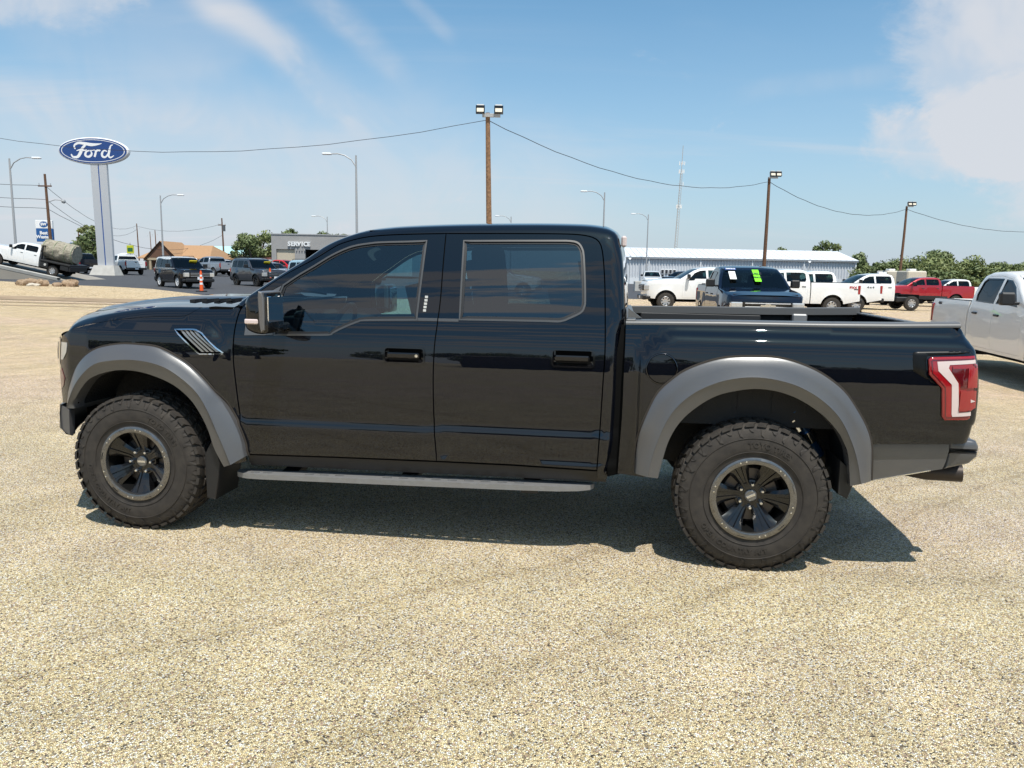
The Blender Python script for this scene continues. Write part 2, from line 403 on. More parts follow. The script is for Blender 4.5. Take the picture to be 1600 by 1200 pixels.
def _ss(t):
    t = np.clip(t, 0, 1); return t*t*t*(t*(6*t-15)+10)
def _rr(x, z, xc, zc, r):      # signed inside-distance of a quadrant with a rounded corner, inside where xc>0, zc>0
    dx, dz = xc, zc
    a = np.minimum(dx, dz)
    inside = (dx < r) & (dz < r)
    return np.where(inside, r - np.hypot(np.maximum(r-dx,0), np.maximum(r-dz,0)), a)
def W_body(x, z):
    x = np.asarray(x, float); z = np.asarray(z, float)
    wd = np.interp(z, _ZD, _WD); wf = np.interp(z, _ZF, _WF)
    m = _ss((x-.655)/.02)*(1-_ss((x-2.93)/.03))
    w = wf*(1-m) + wd*m
    w = w + .062*_ss(_rr(x, z, x-3.01, 1.360-z, .26)/.085)
    w = w + .045*_ss(_rr(x, z, .625-x, 1.325-z, .20)/.10)
    w = w - np.interp(x, [-.75,-.62,-.56,-.52,-.45,-.30,0.,.3], [.27,.16,.115,.088,.052,.016,0,0])
    return w
def polydist(x, z, pl):
    x = np.asarray(x, float); z = np.asarray(z, float); P = np.array([p[:2] for p in pl], float)
    A = P[:-1]; E = P[1:]-A; L = np.maximum((E**2).sum(1), 1e-12); X = x.ravel()[:,None]; Z = z.ravel()[:,None]
    t = np.clip(((X-A[:,0])*E[:,0]+(Z-A[:,1])*E[:,1])/L, 0, 1)
    return np.sqrt(((X-A[:,0]-t*E[:,0])**2+(Z-A[:,1]-t*E[:,1])**2).min(1)).reshape(x.shape)
def with_edges(Wf, sils):
    """sils: list of (polyline, radius): the surface rolls inward along these outlines"""
    def f(x, z):
        w = Wf(x, z)
        ins = 0
        for pl, R in sils:
            d = np.minimum(polydist(x, z, pl), R)
            ins = np.maximum(ins, R-np.sqrt(np.maximum(R*R-(R-d)**2, 0)))
        return w-ins
    return f
# measured outlines of the pickup, metres (x rearward of the front axle, z up)
T = {
    'sil_hood': [(-0.5396, 1.1933), (-0.4815, 1.2561), (-0.4253, 1.2982), (-0.2908, 1.3299), (-0.114, 1.3625), (0.1033, 1.3878), (0.3929, 1.3948), (0.5944, 1.3997)],
    'sil_cab': [(0.6159, 1.4137), (0.6787, 1.4689), (0.8682, 1.601), (1.0124, 1.696), (1.1364, 1.7849), (1.2514, 1.8388), (1.366, 1.8735), (1.4835, 1.8913), (1.6604, 1.9054), (1.9756, 1.9188), (2.3995, 1.9266), (2.6526, 1.9254), (2.7687, 1.9192), (2.8607, 1.9018), (2.9079, 1.8684), (2.9246, 1.8163), (2.9422, 1.7397), (2.9586, 1.591), (2.9676, 1.4448), (2.963, 1.3726), (2.9472, 1.3199), (2.9393, 1.2479), (2.9388, 0.8836), (2.929, 0.6601), (2.9015, 0.5156)],
    'door_f_front': [(0.6994, 0.5123), (0.6867, 0.5885), (0.6681, 0.7574), (0.6524, 0.9352), (0.6397, 1.0788), (0.6392, 1.2058), (0.648, 1.3087), (0.6671, 1.3888), (0.7091, 1.443), (0.7523, 1.4859), (0.9195, 1.602), (1.0883, 1.6971), (1.1989, 1.7684), (1.255, 1.7982), (1.3708, 1.8316), (1.4889, 1.8478), (1.6667, 1.8577), (1.8904, 1.8642)],
    'door_f_back': [(1.8904, 1.8642), (1.8934, 1.6555), (1.8958, 1.4849), (1.8896, 1.3528), (1.8791, 1.2135), (1.8748, 1.0648), (1.8758, 0.9331), (1.8808, 0.7607), (1.8896, 0.6481), (1.8975, 0.5302)],
    'door_r_back': [(1.8904, 1.8642), (2.2884, 1.8688), (2.5765, 1.8702), (2.6929, 1.8659), (2.7644, 1.8518), (2.8027, 1.8261), (2.8234, 1.776), (2.8395, 1.663), (2.851, 1.5135), (2.863, 1.2223), (2.858, 1.0272), (2.8541, 0.88), (2.848, 0.6954), (2.8409, 0.5249)],
    'win_f': [(0.8917, 1.2417), (1.2249, 1.2514), (1.2559, 1.2616), (1.2844, 1.2773), (1.3356, 1.3029), (1.3868, 1.3247), (1.4191, 1.3367), (1.4558, 1.3425), (1.767, 1.3532), (1.7706, 1.4452), (1.7773, 1.6535), (1.7814, 1.8244), (1.6717, 1.8191), (1.5137, 1.8132), (1.4348, 1.8064), (1.3176, 1.7843), (1.2043, 1.7336), (1.0935, 1.6626), (0.9986, 1.6035), (0.9156, 1.5442), (0.8942, 1.4624), (0.8924, 1.3453)],
    'sail': [(0.7032, 1.2363), (0.7088, 1.3141), (0.7231, 1.3675), (0.7601, 1.429), (0.8145, 1.4796), (0.87, 1.5208), (0.912, 1.5407), (0.8902, 1.4623), (0.8884, 1.3452), (0.8876, 1.2416)],
    'win_r': [(2.0144, 1.3615), (2.0078, 1.5832), (1.9997, 1.8271), (2.2915, 1.832), (2.6124, 1.836), (2.6612, 1.8318), (2.6919, 1.8172), (2.712, 1.7877), (2.7236, 1.7435), (2.7388, 1.5867), (2.7445, 1.4681), (2.7368, 1.4393), (2.7161, 1.4155), (2.6557, 1.3854), (2.6056, 1.3663), (2.5103, 1.3655)],
    'belt_trim': [(1.767, 1.3532), (1.8895, 1.3539), (2.0149, 1.3543)],
    'vent': [(0.2724, 1.2663), (0.391, 1.2694), (0.4233, 1.2631), (0.4569, 1.2493), (0.583, 1.1327), (0.5803, 1.1252), (0.4472, 1.1214), (0.4308, 1.1308)],
    'arch_f': [(-0.4046, 0.7541), (-0.401, 0.8024), (-0.3017, 0.926), (-0.2128, 0.9767), (-0.0835, 1.0089), (0.0427, 1.0095), (0.1665, 0.9828), (0.2885, 0.9328), (0.384, 0.8585), (0.4462, 0.7751), (0.4991, 0.6674), (0.5279, 0.5699), (0.5582, 0.504), (0.5929, 0.4421)],
    'flareF_o': [(-0.4786, 0.751), (-0.4613, 0.864), (-0.3998, 0.9936), (-0.3344, 1.0669), (-0.2451, 1.1248), (-0.1587, 1.1509), (-0.0567, 1.1658), (0.052, 1.1653), (0.176, 1.1538), (0.2972, 1.1037), (0.3929, 1.0453), (0.495, 0.9485), (0.5725, 0.8507), (0.649, 0.7214), (0.6936, 0.6058), (0.7145, 0.5042)],
    'flareF_m': [(-0.4372, 0.7581), (-0.4157, 0.8149), (-0.3473, 0.9285), (-0.2292, 1.0349), (-0.1004, 1.0705), (0.0671, 1.0801), (0.2308, 1.051), (0.3506, 0.9859), (0.4527, 0.8972), (0.521, 0.7838), (0.5654, 0.6767), (0.6176, 0.5537), (0.6509, 0.4648)],
    'flareR_o': [(3.0558, 0.5304), (3.0588, 0.6301), (3.0684, 0.7404), (3.0958, 0.8397), (3.159, 0.9898), (3.2348, 1.0711), (3.3076, 1.1268), (3.4208, 1.1764), (3.5341, 1.2047), (3.6841, 1.2132), (3.7971, 1.21), (3.9077, 1.1828), (4.0227, 1.1318), (4.1403, 1.0432), (4.2241, 0.9289), (4.2735, 0.8407), (4.3023, 0.7476), (4.3193, 0.5612)],
    'flareR_m': [(3.1258, 0.5276), (3.1453, 0.6419), (3.1908, 0.7924), (3.2557, 0.9169), (3.3519, 1.0094), (3.4622, 1.0682), (3.5729, 1.0999), (3.6855, 1.1096), (3.7988, 1.0966), (3.9111, 1.0629), (4.0253, 0.9967), (4.1201, 0.9057), (4.1881, 0.7837), (4.2299, 0.6668), (4.2555, 0.5518)],
    'arch_r': [(3.1839, 0.5154), (3.2038, 0.6194), (3.2334, 0.7339), (3.2842, 0.8338), (3.3595, 0.916), (3.4683, 0.9917), (3.5814, 1.028), (3.6948, 1.043), (3.8091, 1.03), (3.9213, 0.9892), (4.0389, 0.9138), (4.1208, 0.83), (4.1622, 0.7617), (4.1871, 0.6959), (4.21, 0.53)],
    'bed_top': [(2.9741, 1.3644), (3.5404, 1.3746), (4.0806, 1.3791), (4.4085, 1.3855), (4.7417, 1.3959)],
    'bed_front': [(2.9743, 1.3601), (2.975, 1.2471), (2.9733, 1.104), (2.9725, 0.8481), (2.9653, 0.66), (2.9602, 0.5051)],
    'bed_rear': [(4.7618, 1.3901), (4.7828, 1.3392), (4.7984, 1.2949), (4.8101, 1.2573), (4.8314, 1.0912), (4.8316, 0.9082), (4.8182, 0.8793), (4.8126, 0.8363), (4.8008, 0.7894)],
    'tail_o': [(4.5504, 1.2298), (4.5653, 1.2423), (4.7855, 1.2557), (4.7902, 1.2175), (4.8054, 1.2078), (4.8134, 1.0791), (4.8076, 1.0744), (4.8135, 0.9826), (4.7807, 0.9594), (4.784, 0.9258), (4.7657, 0.917), (4.6537, 0.912), (4.638, 0.9323), (4.6251, 1.0811), (4.5575, 1.1521)],
    'tail_white': [(4.5928, 1.221), (4.7852, 1.236), (4.7871, 1.2174), (4.6549, 1.206), (4.6502, 1.1887), (4.7022, 1.1116), (4.717, 0.9566), (4.7804, 0.9628), (4.7824, 0.9421), (4.687, 0.9344), (4.6825, 0.9482), (4.671, 1.1036), (4.6005, 1.1732)],
    'tail_pocket': [(4.4717, 1.2526), (4.4799, 1.27), (4.7794, 1.2831), (4.5569, 1.2382), (4.565, 1.1497), (4.6329, 1.0784), (4.4813, 1.163)],
    'quarter': [(4.3147, 0.7615), (4.7123, 0.7811), (4.7128, 0.7426), (4.7035, 0.6718), (4.6933, 0.6335), (4.631, 0.6184), (4.3394, 0.5424)],
    'bumper': [(4.7167, 0.8023), (4.7571, 0.8147), (4.7778, 0.7983), (4.8355, 0.7942), (4.8481, 0.7634), (4.8473, 0.7075), (4.813, 0.6671), (4.7011, 0.6293), (4.7173, 0.7288)],
    'exhaust': [(4.6729, 0.5397), (4.8919, 0.5742), (4.8996, 0.4961), (4.675, 0.5172)],
    'mirror': [(0.864, 1.4479), (0.8764, 1.4753), (0.9059, 1.4975), (0.9729, 1.5044), (0.9934, 1.4887), (0.9961, 1.388), (0.997, 1.2883), (0.9314, 1.2773), (0.8706, 1.3029), (0.8625, 1.3482)],
    'handle_f': [(1.5721, 1.2022), (1.8246, 1.1004)],
    'handle_r': [(2.5577, 1.2199), (2.8117, 1.1127)],
    'fuel': [(3.1786, 1.1318), (3.0916, 1.1287), (3.2652, 1.1349)],
    'keypad': [(1.8187, 1.509), (1.7937, 1.4016)],
    'headlight': [(-0.5424, 1.1564), (-0.4707, 1.1586), (-0.479, 1.1051), (-0.5326, 1.0458), (-0.5596, 1.0449)],
    'bumperF': [(-0.5914, 0.7609), (-0.5179, 0.7224), (-0.5299, 0.5588), (-0.6035, 0.6015)],
    'flap': [(0.4282, 0.6232), (0.4449, 0.2231), (0.6327, 0.3573), (0.5419, 0.4096)],
    'hoodcenter': [(-0.3028, 1.3741), (-0.2522, 1.38), (-0.1514, 1.3963), (-0.0512, 1.4078), (0.0977, 1.4204), (0.2453, 1.4261)],
    'railfar': [(2.9863, 1.368), (4.3155, 1.3908), (4.6548, 1.3894)],
    'raillow': [(3.0715, 1.428), (3.9719, 1.4284), (3.9909, 1.4104)],
    'doorbot': [(0.6989, 0.5101), (1.2572, 0.5218), (1.8975, 0.5302), (2.3485, 0.533), (2.8409, 0.5249)],
    'board': [(0.617, 0.3892), (2.8263, 0.4432)],
    'fhub': [(-0.0137, 0.4198)],
    'rhub': [(3.7098, 0.4136)],
    'shock': [(3.945, 0.8406), (4.0566, 0.7525)],
}
# ================================================================ ground
def gravel_mat(name, cell, cols, speck, far_col, patch=None, dark=.35, bump=.004, lanes=None):
    """stones: one random colour per Voronoi cell, crevice shade painted between them"""
    m = bpy.data.materials.new(name); m.use_nodes = True; nt = m.node_tree; b = nt.nodes['Principled BSDF']; N = nt.nodes; L = nt.links
    b.inputs['Roughness'].default_value = .85; b.inputs['Specular IOR Level'].default_value = .25
    tc = N.new('ShaderNodeTexCoord')
    def vor(scale, feat):
        v = N.new('ShaderNodeTexVoronoi'); v.feature = feat; v.inputs['Scale'].default_value = scale; v.inputs['Randomness'].default_value = 1
        L.new(wob.outputs[0], v.inputs['Vector']); return v
    nz = N.new('ShaderNodeTexNoise'); nz.inputs['Scale'].default_value = 1/cell*.6; nz.inputs['Detail'].default_value = 2; L.new(tc.outputs['Object'], nz.inputs['Vector'])
    ad = N.new('ShaderNodeVectorMath'); ad.operation = 'MULTIPLY_ADD'; ad.inputs[1].default_value = (cell*.8,)*3; L.new(nz.outputs['Color'], ad.inputs[0]); L.new(tc.outputs['Object'], ad.inputs[2])
    wob = ad
    v1 = vor(1/cell, 'F1'); v2 = vor(1/cell, 'DISTANCE_TO_EDGE'); v3 = vor(1/cell/1.9, 'F1')
    sp = N.new('ShaderNodeSeparateColor'); L.new(v1.outputs['Color'], sp.inputs[0])
    cr = N.new('ShaderNodeValToRGB'); cr.color_ramp.interpolation = 'CONSTANT'; L.new(sp.outputs[0], cr.inputs[0])
    e = cr.color_ramp.elements
    while len(e) > 1: e.remove(e[-1])
    e[0].position = 0; e[0].color = (*cols[0][1], 1)
    acc = cols[0][0]
    for wgt, c in cols[1:]:
        q = e.new(acc); q.color = (*c, 1); acc += wgt
    # second, larger stones laid over
    sp3 = N.new('ShaderNodeSeparateColor'); L.new(v3.outputs['Color'], sp3.inputs[0])
    # large patches
    def noise(scale, det=4, rot=0, sx=1, off=0):
        mp = N.new('ShaderNodeMapping'); mp.inputs['Rotation'].default_value = (0,0,rot); mp.inputs['Scale'].default_value = (sx,1,1); mp.inputs['Location'].default_value = (off,off,0)
        L.new(tc.outputs['Object'], mp.inputs[0]); n = N.new('ShaderNodeTexNoise'); n.inputs['Scale'].default_value = scale; n.inputs['Detail'].default_value = det; L.new(mp.outputs[0], n.inputs[0]); return n.outputs[0]
    def mrange(v, a, b_, c=0., d=1.):
        r_ = N.new('ShaderNodeMapRange'); r_.inputs[1].default_value = a; r_.inputs[2].default_value = b_; r_.inputs[3].default_value = c; r_.inputs[4].default_value = d; L.new(v, r_.inputs[0]); return r_.outputs[0]
    def mix(f, a, b_, bt='MIX'):
        x = N.new('ShaderNodeMix'); x.data_type = 'RGBA'; x.blend_type = bt
        for s_, v in ((0, f), (6, a), (7, b_)):
            if isinstance(v, (int, float)): x.inputs[s_].default_value = v
            elif isinstance(v, tuple): x.inputs[s_].default_value = (*v, 1)
            else: L.new(v, x.inputs[s_])
        return x.outputs[2]
    col = cr.outputs[0]
    p1 = mrange(noise(.38, 3, R(35), .25, 3), .42, .62)
    col = mix(p1, col, mix(1., col, patch or (1,1,1), 'MULTIPLY'))
    p2 = mrange(noise(2.2, 4, 0, 1, 8), .35, .7, .88, 1.08)
    col = mix(1., col, p2, 'MULTIPLY')
    seam = mrange(v2.outputs['Distance'], 0.0, .26, dark, 1.07)  # stone colour darkened towards the crevices, standing in for shade
    col = mix(1., col, seam, 'MULTIPLY')
    # stretches where the binder shows: darker grains
    p3 = mrange(noise(1.1, 4, R(-30), .4, 20), .60, .74, 0, .55)
    hole = mrange(sp.outputs[1], .60, .62, 0, 1)
    mm = N.new('ShaderNodeMath'); mm.operation = 'MULTIPLY'; L.new(p3, mm.inputs[0]); L.new(hole, mm.inputs[1])
    col = mix(mm.outputs[0], col, (.085,.072,.052))
    # paving seams and the paler, pinker lane between them
    if lanes:
        sx = N.new('ShaderNodeSeparateXYZ'); wv = N.new('ShaderNodeTexNoise'); wv.inputs['Scale'].default_value = 1.3; wv.inputs['Detail'].default_value = 6; L.new(tc.outputs['Object'], wv.inputs[0]); L.new(tc.outputs['Object'], sx.inputs[0])
        def line(p, q, wob):
            (x0, y0), (x1, y1) = p, q; l_ = math.hypot(x1-x0, y1-y0); a, b_ = -(y1-y0)/l_, (x1-x0)/l_; c = -(a*x0+b_*y0)
            def M(op, u, v, w=None):
                n = N.new('ShaderNodeMath'); n.operation = op
                for i_, t_ in enumerate((u, v, w)):
                    if t_ is None: continue
                    if isinstance(t_, (int, float)): n.inputs[i_].default_value = t_
                    else: L.new(t_, n.inputs[i_])
                return n.outputs[0]
            d = M('ADD', M('MULTIPLY_ADD', sx.outputs[0], a, c), M('MULTIPLY', sx.outputs[1], b_)); return M('ADD', d, M('MULTIPLY', M('SUBTRACT', wv.outputs[0], .5), wob)), M
        ds = []
        for p, q in lanes:
            d, M = line(p, q, .28); ds.append(d)
            ab = M('ABSOLUTE', d, 0.0); col = mix(mrange(ab, .0, .035, .30, 0.), col, mix(1., col, (.55,.50,.42), 'MULTIPLY'))
            col = mix(mrange(ab, .0, .16, .16, 0.), col, mix(1., col, (.66,.60,.48), 'MULTIPLY'))
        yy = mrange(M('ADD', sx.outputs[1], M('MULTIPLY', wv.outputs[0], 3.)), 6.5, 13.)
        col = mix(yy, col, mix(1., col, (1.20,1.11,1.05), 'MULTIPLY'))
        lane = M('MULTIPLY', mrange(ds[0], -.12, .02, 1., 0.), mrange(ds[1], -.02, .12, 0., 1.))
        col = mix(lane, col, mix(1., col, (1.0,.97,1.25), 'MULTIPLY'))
    L.new(col, b.inputs['Base Color'])
    # relief: domed stones of different height
    dome = N.new('ShaderNodeMath'); dome.operation = 'MULTIPLY_ADD'; L.new(v1.outputs['Distance'], dome.inputs[0]); dome.inputs[1].default_value = -1.0; L.new(sp.outputs[2], dome.inputs[2])
    bp = N.new('ShaderNodeBump'); bp.inputs['Strength'].default_value = 1.0; bp.inputs['Distance'].default_value = bump; L.new(dome.outputs[0], bp.inputs['Height'])
    L.new(bp.outputs[0], b.inputs['Normal'])
    MATS[name] = m; return m
LANES = [((-.336,3.85),(-2.0,2.85)),((.60,3.45),(-.45,2.62))]
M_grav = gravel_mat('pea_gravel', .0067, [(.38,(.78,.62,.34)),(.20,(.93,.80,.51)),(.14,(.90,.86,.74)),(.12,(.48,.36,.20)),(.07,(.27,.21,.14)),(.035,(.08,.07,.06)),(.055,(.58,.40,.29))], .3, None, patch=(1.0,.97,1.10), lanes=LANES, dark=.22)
M_grav2 = gravel_mat('pale_landscape_gravel', .06, [(.5,(.66,.50,.31)),(.3,(.74,.60,.40)),(.1,(.50,.36,.20)),(.1,(.34,.24,.14))], .3, None, patch=(1,.97,.92), dark=.7, bump=.03)
M_asph = mat('asphalt', (.052,.052,.056), rough=.85, noise=(3.,.6,(.075,.075,.080),8), bump=(60,.4,.01))
M_dirt = mat('packed_brown_dirt', (.36,.26,.16), rough=.9, noise=(1.3,.8,(.22,.15,.09),8), bump=(20,.5,.02))
M_conc = mat('pale_concrete', (.50,.48,.44), rough=.8, noise=(2.,.6,(.36,.34,.31),6), bump=(40,.3,.01))
def sheet(name, xs, ys, m, dz=0.):
    b = MB(); b.grid([[(x, y, terr(x, y)+dz) for x in xs] for y in ys])
    o = b.build(name, m, None, smooth=60); tag(o, kind='structure'); return o
xs = [-900,-300,-120,-60]+list(range(-50,60,10))+[60,120,300,900]
ys = [-400,-100,-40,-15,-5,0,3,5]+[5+.5*k for k in range(1,19)]+[16,20,26,34,44,60,90,140,250,500,1500]
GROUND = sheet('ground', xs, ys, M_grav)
def draped(name, poly, m, dz):
    b = MB(); n = len(poly); b.v = [(x, y, terr(x, y)+dz) for x, y in poly]
    V, F = triang(densify(poly, 6.), (), 14.)
    b = MB(); b.add([(x, y, terr(x, y)+dz) for x, y in V], [tuple(int(i) for i in f) for f in F])
    o = b.build(name, m, None, smooth=0); tag(o, kind='structure'); return o
draped('parking_lot', [(-58,50),(-31,47),(-25.2,43.9),(-22.9,43.7),(-19.6,42.0),(-15.8,37.9),(-13.3,34.8),(-6,39),(4,47),(7,49.8),(12.5,50.8),(24,58),(45,92),(59,118),(59,150),(-59,150)], M_asph, .006)
draped('gravel_bed', [(-45,27),(-19.4,29.1),(-16.6,30.7),(-13.5,31.8),(-10.5,33.6),(-13.3,34.9),(-15.9,38.0),(-19.7,42.1),(-23.0,43.8),(-25.3,44.0),(-31.2,47.1),(-58,50.1)], M_grav2, .012)
# worn dirty strip and tracks along the edge of the lot
for i, (y0, y1) in enumerate(((28.0,30.6),(26.4,26.9),(24.6,24.9))):
    b = MB(); X = np.arange(-34, -6, 1.0)
    lo = [(x, y0+.1*(x+20)-.1*math.sin(x*.7+i)+.12*random.random(), 0) for x in X]; hi = [(x, y1+.1*(x+20)+.15*math.sin(x*.5+2*i)+.15*random.random(), 0) for x in X]
    b.grid([[(x, y, terr(x, y)+.010-.001*i+.004*(i == 0)) for x, y, _ in lo], [(x, y, terr(x, y)+.010-.001*i+.004*(i == 0)) for x, y, _ in hi]])
    o = b.build('dirt_track', M_dirt, None, smooth=0); tag(o, kind='structure')
# ================================================================ the black pickup
M_paint = mat('black_gloss_paint', (.0030,.0038,.0065), rough=.012, spec=.5, ior=1.59, bump=(2.2,.30,.0022))
M_flare = mat('charcoal_matte_plastic', (.070,.071,.077), rough=.32, spec=1.0, noise=(3.5,.45,(.098,.093,.085),7), bump=(900,.12,.0008))
M_flare_lo = M_flare
M_blk = mat('black_plastic', (.012,.012,.013), rough=.45, bump=(300,.1,.001))
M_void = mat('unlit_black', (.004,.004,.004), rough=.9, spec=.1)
M_trim = mat('satin_nickel_trim', (.12,.115,.11), rough=.34, metal=.7)
M_gblack = mat('gloss_black_trim', (.006,.006,.007), rough=.08, spec=.6)
M_tint = glass_mat('dark_tinted_glass', (.17,.25,.29), ior=2.15)
M_tintf = glass_mat('front_tinted_glass', (.36,.60,.68), ior=1.95)
M_wsglass = glass_mat('windshield_glass', (.72,.80,.78), ior=1.5)
M_tyre = mat('tyre_rubber', (.030,.026,.023), rough=.75, spec=.35, noise=(18,.75,(.055,.047,.039),6), bump=(160,.25,.002))
M_chrome = mat('chrome', (.75,.75,.76), rough=.08, metal=1.)
M_ring = mat('dark_beadlock_metal', (.22,.215,.21), rough=.24, metal=.85, noise=(40,.4,(.13,.125,.12),3))
M_wheelblk = mat('gloss_black_alloy', (.006,.006,.007), rough=.14, spec=.5, coat=.3, coat_r=.05)
M_red = mat('red_lens', (.30,.005,.010), rough=.08, spec=.6, coat=1, coat_r=.02)
M_dred = mat('dark_red_lens', (.10,.004,.008), rough=.06, spec=.6, coat=1)
M_white_l = mat('pale_lens', (.66,.54,.51), rough=.15, spec=.5, coat=.8)
M_bed = mat('black_bed_liner', (.016,.016,.017), rough=.7, bump=(220,.6,.004))
M_railcap = mat('bed_rail_cap', (.11,.11,.11), rough=.38, spec=.5, bump=(400,.15,.001))
M_board = mat('brushed_aluminium_board', (.24,.24,.24), rough=.45, metal=.35, noise=(30,.5,(.20,.19,.18),5), bump=(120,.2,.002))
M_int = mat('dark_interior', (.022,.023,.026), rough=.7)
M_seat = mat('grey_leather_seat', (.050,.052,.056), rough=.55)
M_clear = mat('headlamp_lens', (.55,.55,.54), rough=.06, spec=.6, metal=.35, coat=1)
M_amber = mat('amber_lens', (.30,.05,.015), rough=.15, coat=1)
M_rust = mat('exhaust_metal', (.06,.05,.045), rough=.5, metal=.6)

T_YAW = .136319
def truck_pt(x, y, z):   # y measured from the near side of the flares
    c, s = math.cos(T_YAW), math.sin(T_YAW); return (-2.32831+c*x+s*y, 4.60766-s*x+c*y, z)
TK = empty('pickup_truck', truck_pt(1.9, 1.065, 0), -T_YAW, 'large black crew cab off road pickup with matte grey wheel arch flares in the foreground', 'pickup truck')
near, far = -1, 1
sil_cab = spline(T['sil_cab'][:18], .03)+[tuple(p) for p in spline(T['sil_cab'][18:], .04)][0:]
sil_hood = spline(T['sil_hood'], .03)
R_CAB, R_HOOD = .060, .055
dff = spline(T['door_f_front'][:9], .03)+spline(T['door_f_front'][9:], .03)
# door outlines -----------------------------------------------------------
dfb = spline(T['door_f_back'], .04)                      # top -> bottom
drb_top = T['door_r_back'][:2]
drb = spline(T['door_r_back'], .03)                      # top front -> rear -> bottom
GAP = .0035
door_f = dff+dfb[1:]+densify([dfb[-1], T['doorbot'][1], T['doorbot'][0]], .06, closed=False)[1:-1]
door_r = drb+densify([drb[-1], T['doorbot'][3], dfb[-1]], .06, closed=False)[1:-1]+dfb[::-1][:-1]
win_f = spline(T['win_f'][:9], .03)[:-1]+spline(T['win_f'][8:12], .05)[:-1]+spline(T['win_f'][11:20], .03)[:-1]+spline(T['win_f'][19:]+[T['win_f'][0]], .04)[:-1]
win_r = densify(T['win_r'][:3], .05, closed=False)[:-1]+densify(T['win_r'][2:5], .05, closed=False)[:-1]+spline(T['win_r'][4:]+[], .03)[:-1]+densify([T['win_r'][-1], T['win_r'][0]], .05, closed=False)[:-1]
sail = spline(T['sail'][:7], .03)[:-1]+spline(T['sail'][6:], .04)+[(.80,1.2392)]
def sd_inset(p, d): return inset(p, d)
def both(fn):
    for s in (near, far): fn(s)
def build_doors(s):
    for nm, ol, holes, hd, gl in (('front_door', door_f, [win_f, sail], T['handle_f'], M_tintf), ('rear_door', door_r, [win_r], T['handle_r'], M_tint)):
        hs = [inset(h, -.0005) for h in holes]
        (hx0, hz1), (hx1, hz0) = hd
        ft, fb_ = (hx0+.004, hx1-.004), (hz0+.004, hz1-.004)
        r_ = .022
        x0, x1 = ft; z0, z1 = fb_
        rr = []
        for cx, cz, a0 in ((x1-r_, z1-r_, 0), (x0+r_, z1-r_, 90), (x0+r_, z0+r_, 180), (x1-r_, z0+r_, 270)):
            rr += [(cx+r_*math.cos(R(a0+k*30)), cz+r_*math.sin(R(a0+k*30))) for k in range(4)]
        o = inset(ol, GAP)
        d = panel(nm, o, W_body, s, M_paint, TK, holes=hs+[rr], grid=.045)
        # recessed handle cup, frame and pull
        cup = panel('handle_cup', inset(rr, -.004), lambda x, z: W_body(x, z)-.034*(1-np.clip((np.maximum(np.abs(x-(x0+x1)/2)/((x1-x0)/2), np.abs(z-(z0+z1)/2)/((z1-z0)/2))), 0, 1)**6), s, M_gblack, d, grid=.02, flange=0)
        fr = inset(rr, .007)
        panel('handle_frame', inset(rr, -.003), W_body, s, M_gblack, d, holes=[fr], grid=.05, flange=.016, off=.006)
        yy = float(W_body(np.array([x0+.1]), np.array([(z0+z1)/2]))[0])
        b = MB(); zc = (z0+z1)/2
        b.rbox(x0+.02, x1-.03, yy-.006, yy+.016, zc-.018, zc+.016, .007)
        if s < 0: b.v = [(x, -y, z) for x, y, z in b.v]
        hdl = b.build('handle', M_gblack, d)
        if nm == 'front_door':
            b = MB(); b.lathe_y([(0, s*(yy+.018)), (.009, s*(yy+.018)), (.010, s*(yy+.012))], 12, (x1-.045, 0, zc)); b.build('key_lock', M_chrome, d)
        # window glass, trim strip, inner seal
        for w_, h in zip(('window',), (holes[0],)):
            panel('window', inset(h, .018), W_body, s, gl, TK, grid=.06, flange=0, off=-.010)
            panel('window_trim', inset(h, .0), W_body, s, M_trim, TK, holes=[inset(h, .0105)], grid=.3, flange=.012, off=.003)
            panel('window_seal', inset(h, .0105), W_body, s, M_blk, TK, holes=[inset(h, .024)], grid=.3, flange=.01, off=-.006)
    panel('mirror_sail', inset(sail, .003), W_body, s, M_flare, TK, grid=.06, off=.002)
    # belt trim between the two windows
    zt = T['belt_trim']
    for xa, xb in ((zt[0][0]+.002, zt[1][0]-GAP), (zt[1][0]+GAP, zt[2][0]-.002)):
        panel('belt_trim', densify([(xa, 1.3525), (xb, 1.3535), (xb, 1.3705), (xa, 1.3695)], .05), W_body, s, M_trim, TK, grid=.3, off=.0035)
    # black sheet behind the door gaps, so they read as shade
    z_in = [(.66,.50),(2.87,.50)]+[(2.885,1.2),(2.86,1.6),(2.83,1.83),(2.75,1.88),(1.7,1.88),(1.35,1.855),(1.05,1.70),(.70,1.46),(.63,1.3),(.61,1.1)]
    panel('gap_shade_sheet', densify(z_in, .08), W_body, s, M_void, TK, holes=[inset(win_f, -.004), inset(win_r, -.004)], grid=.2, flange=0, off=-.022)
both(build_doors)

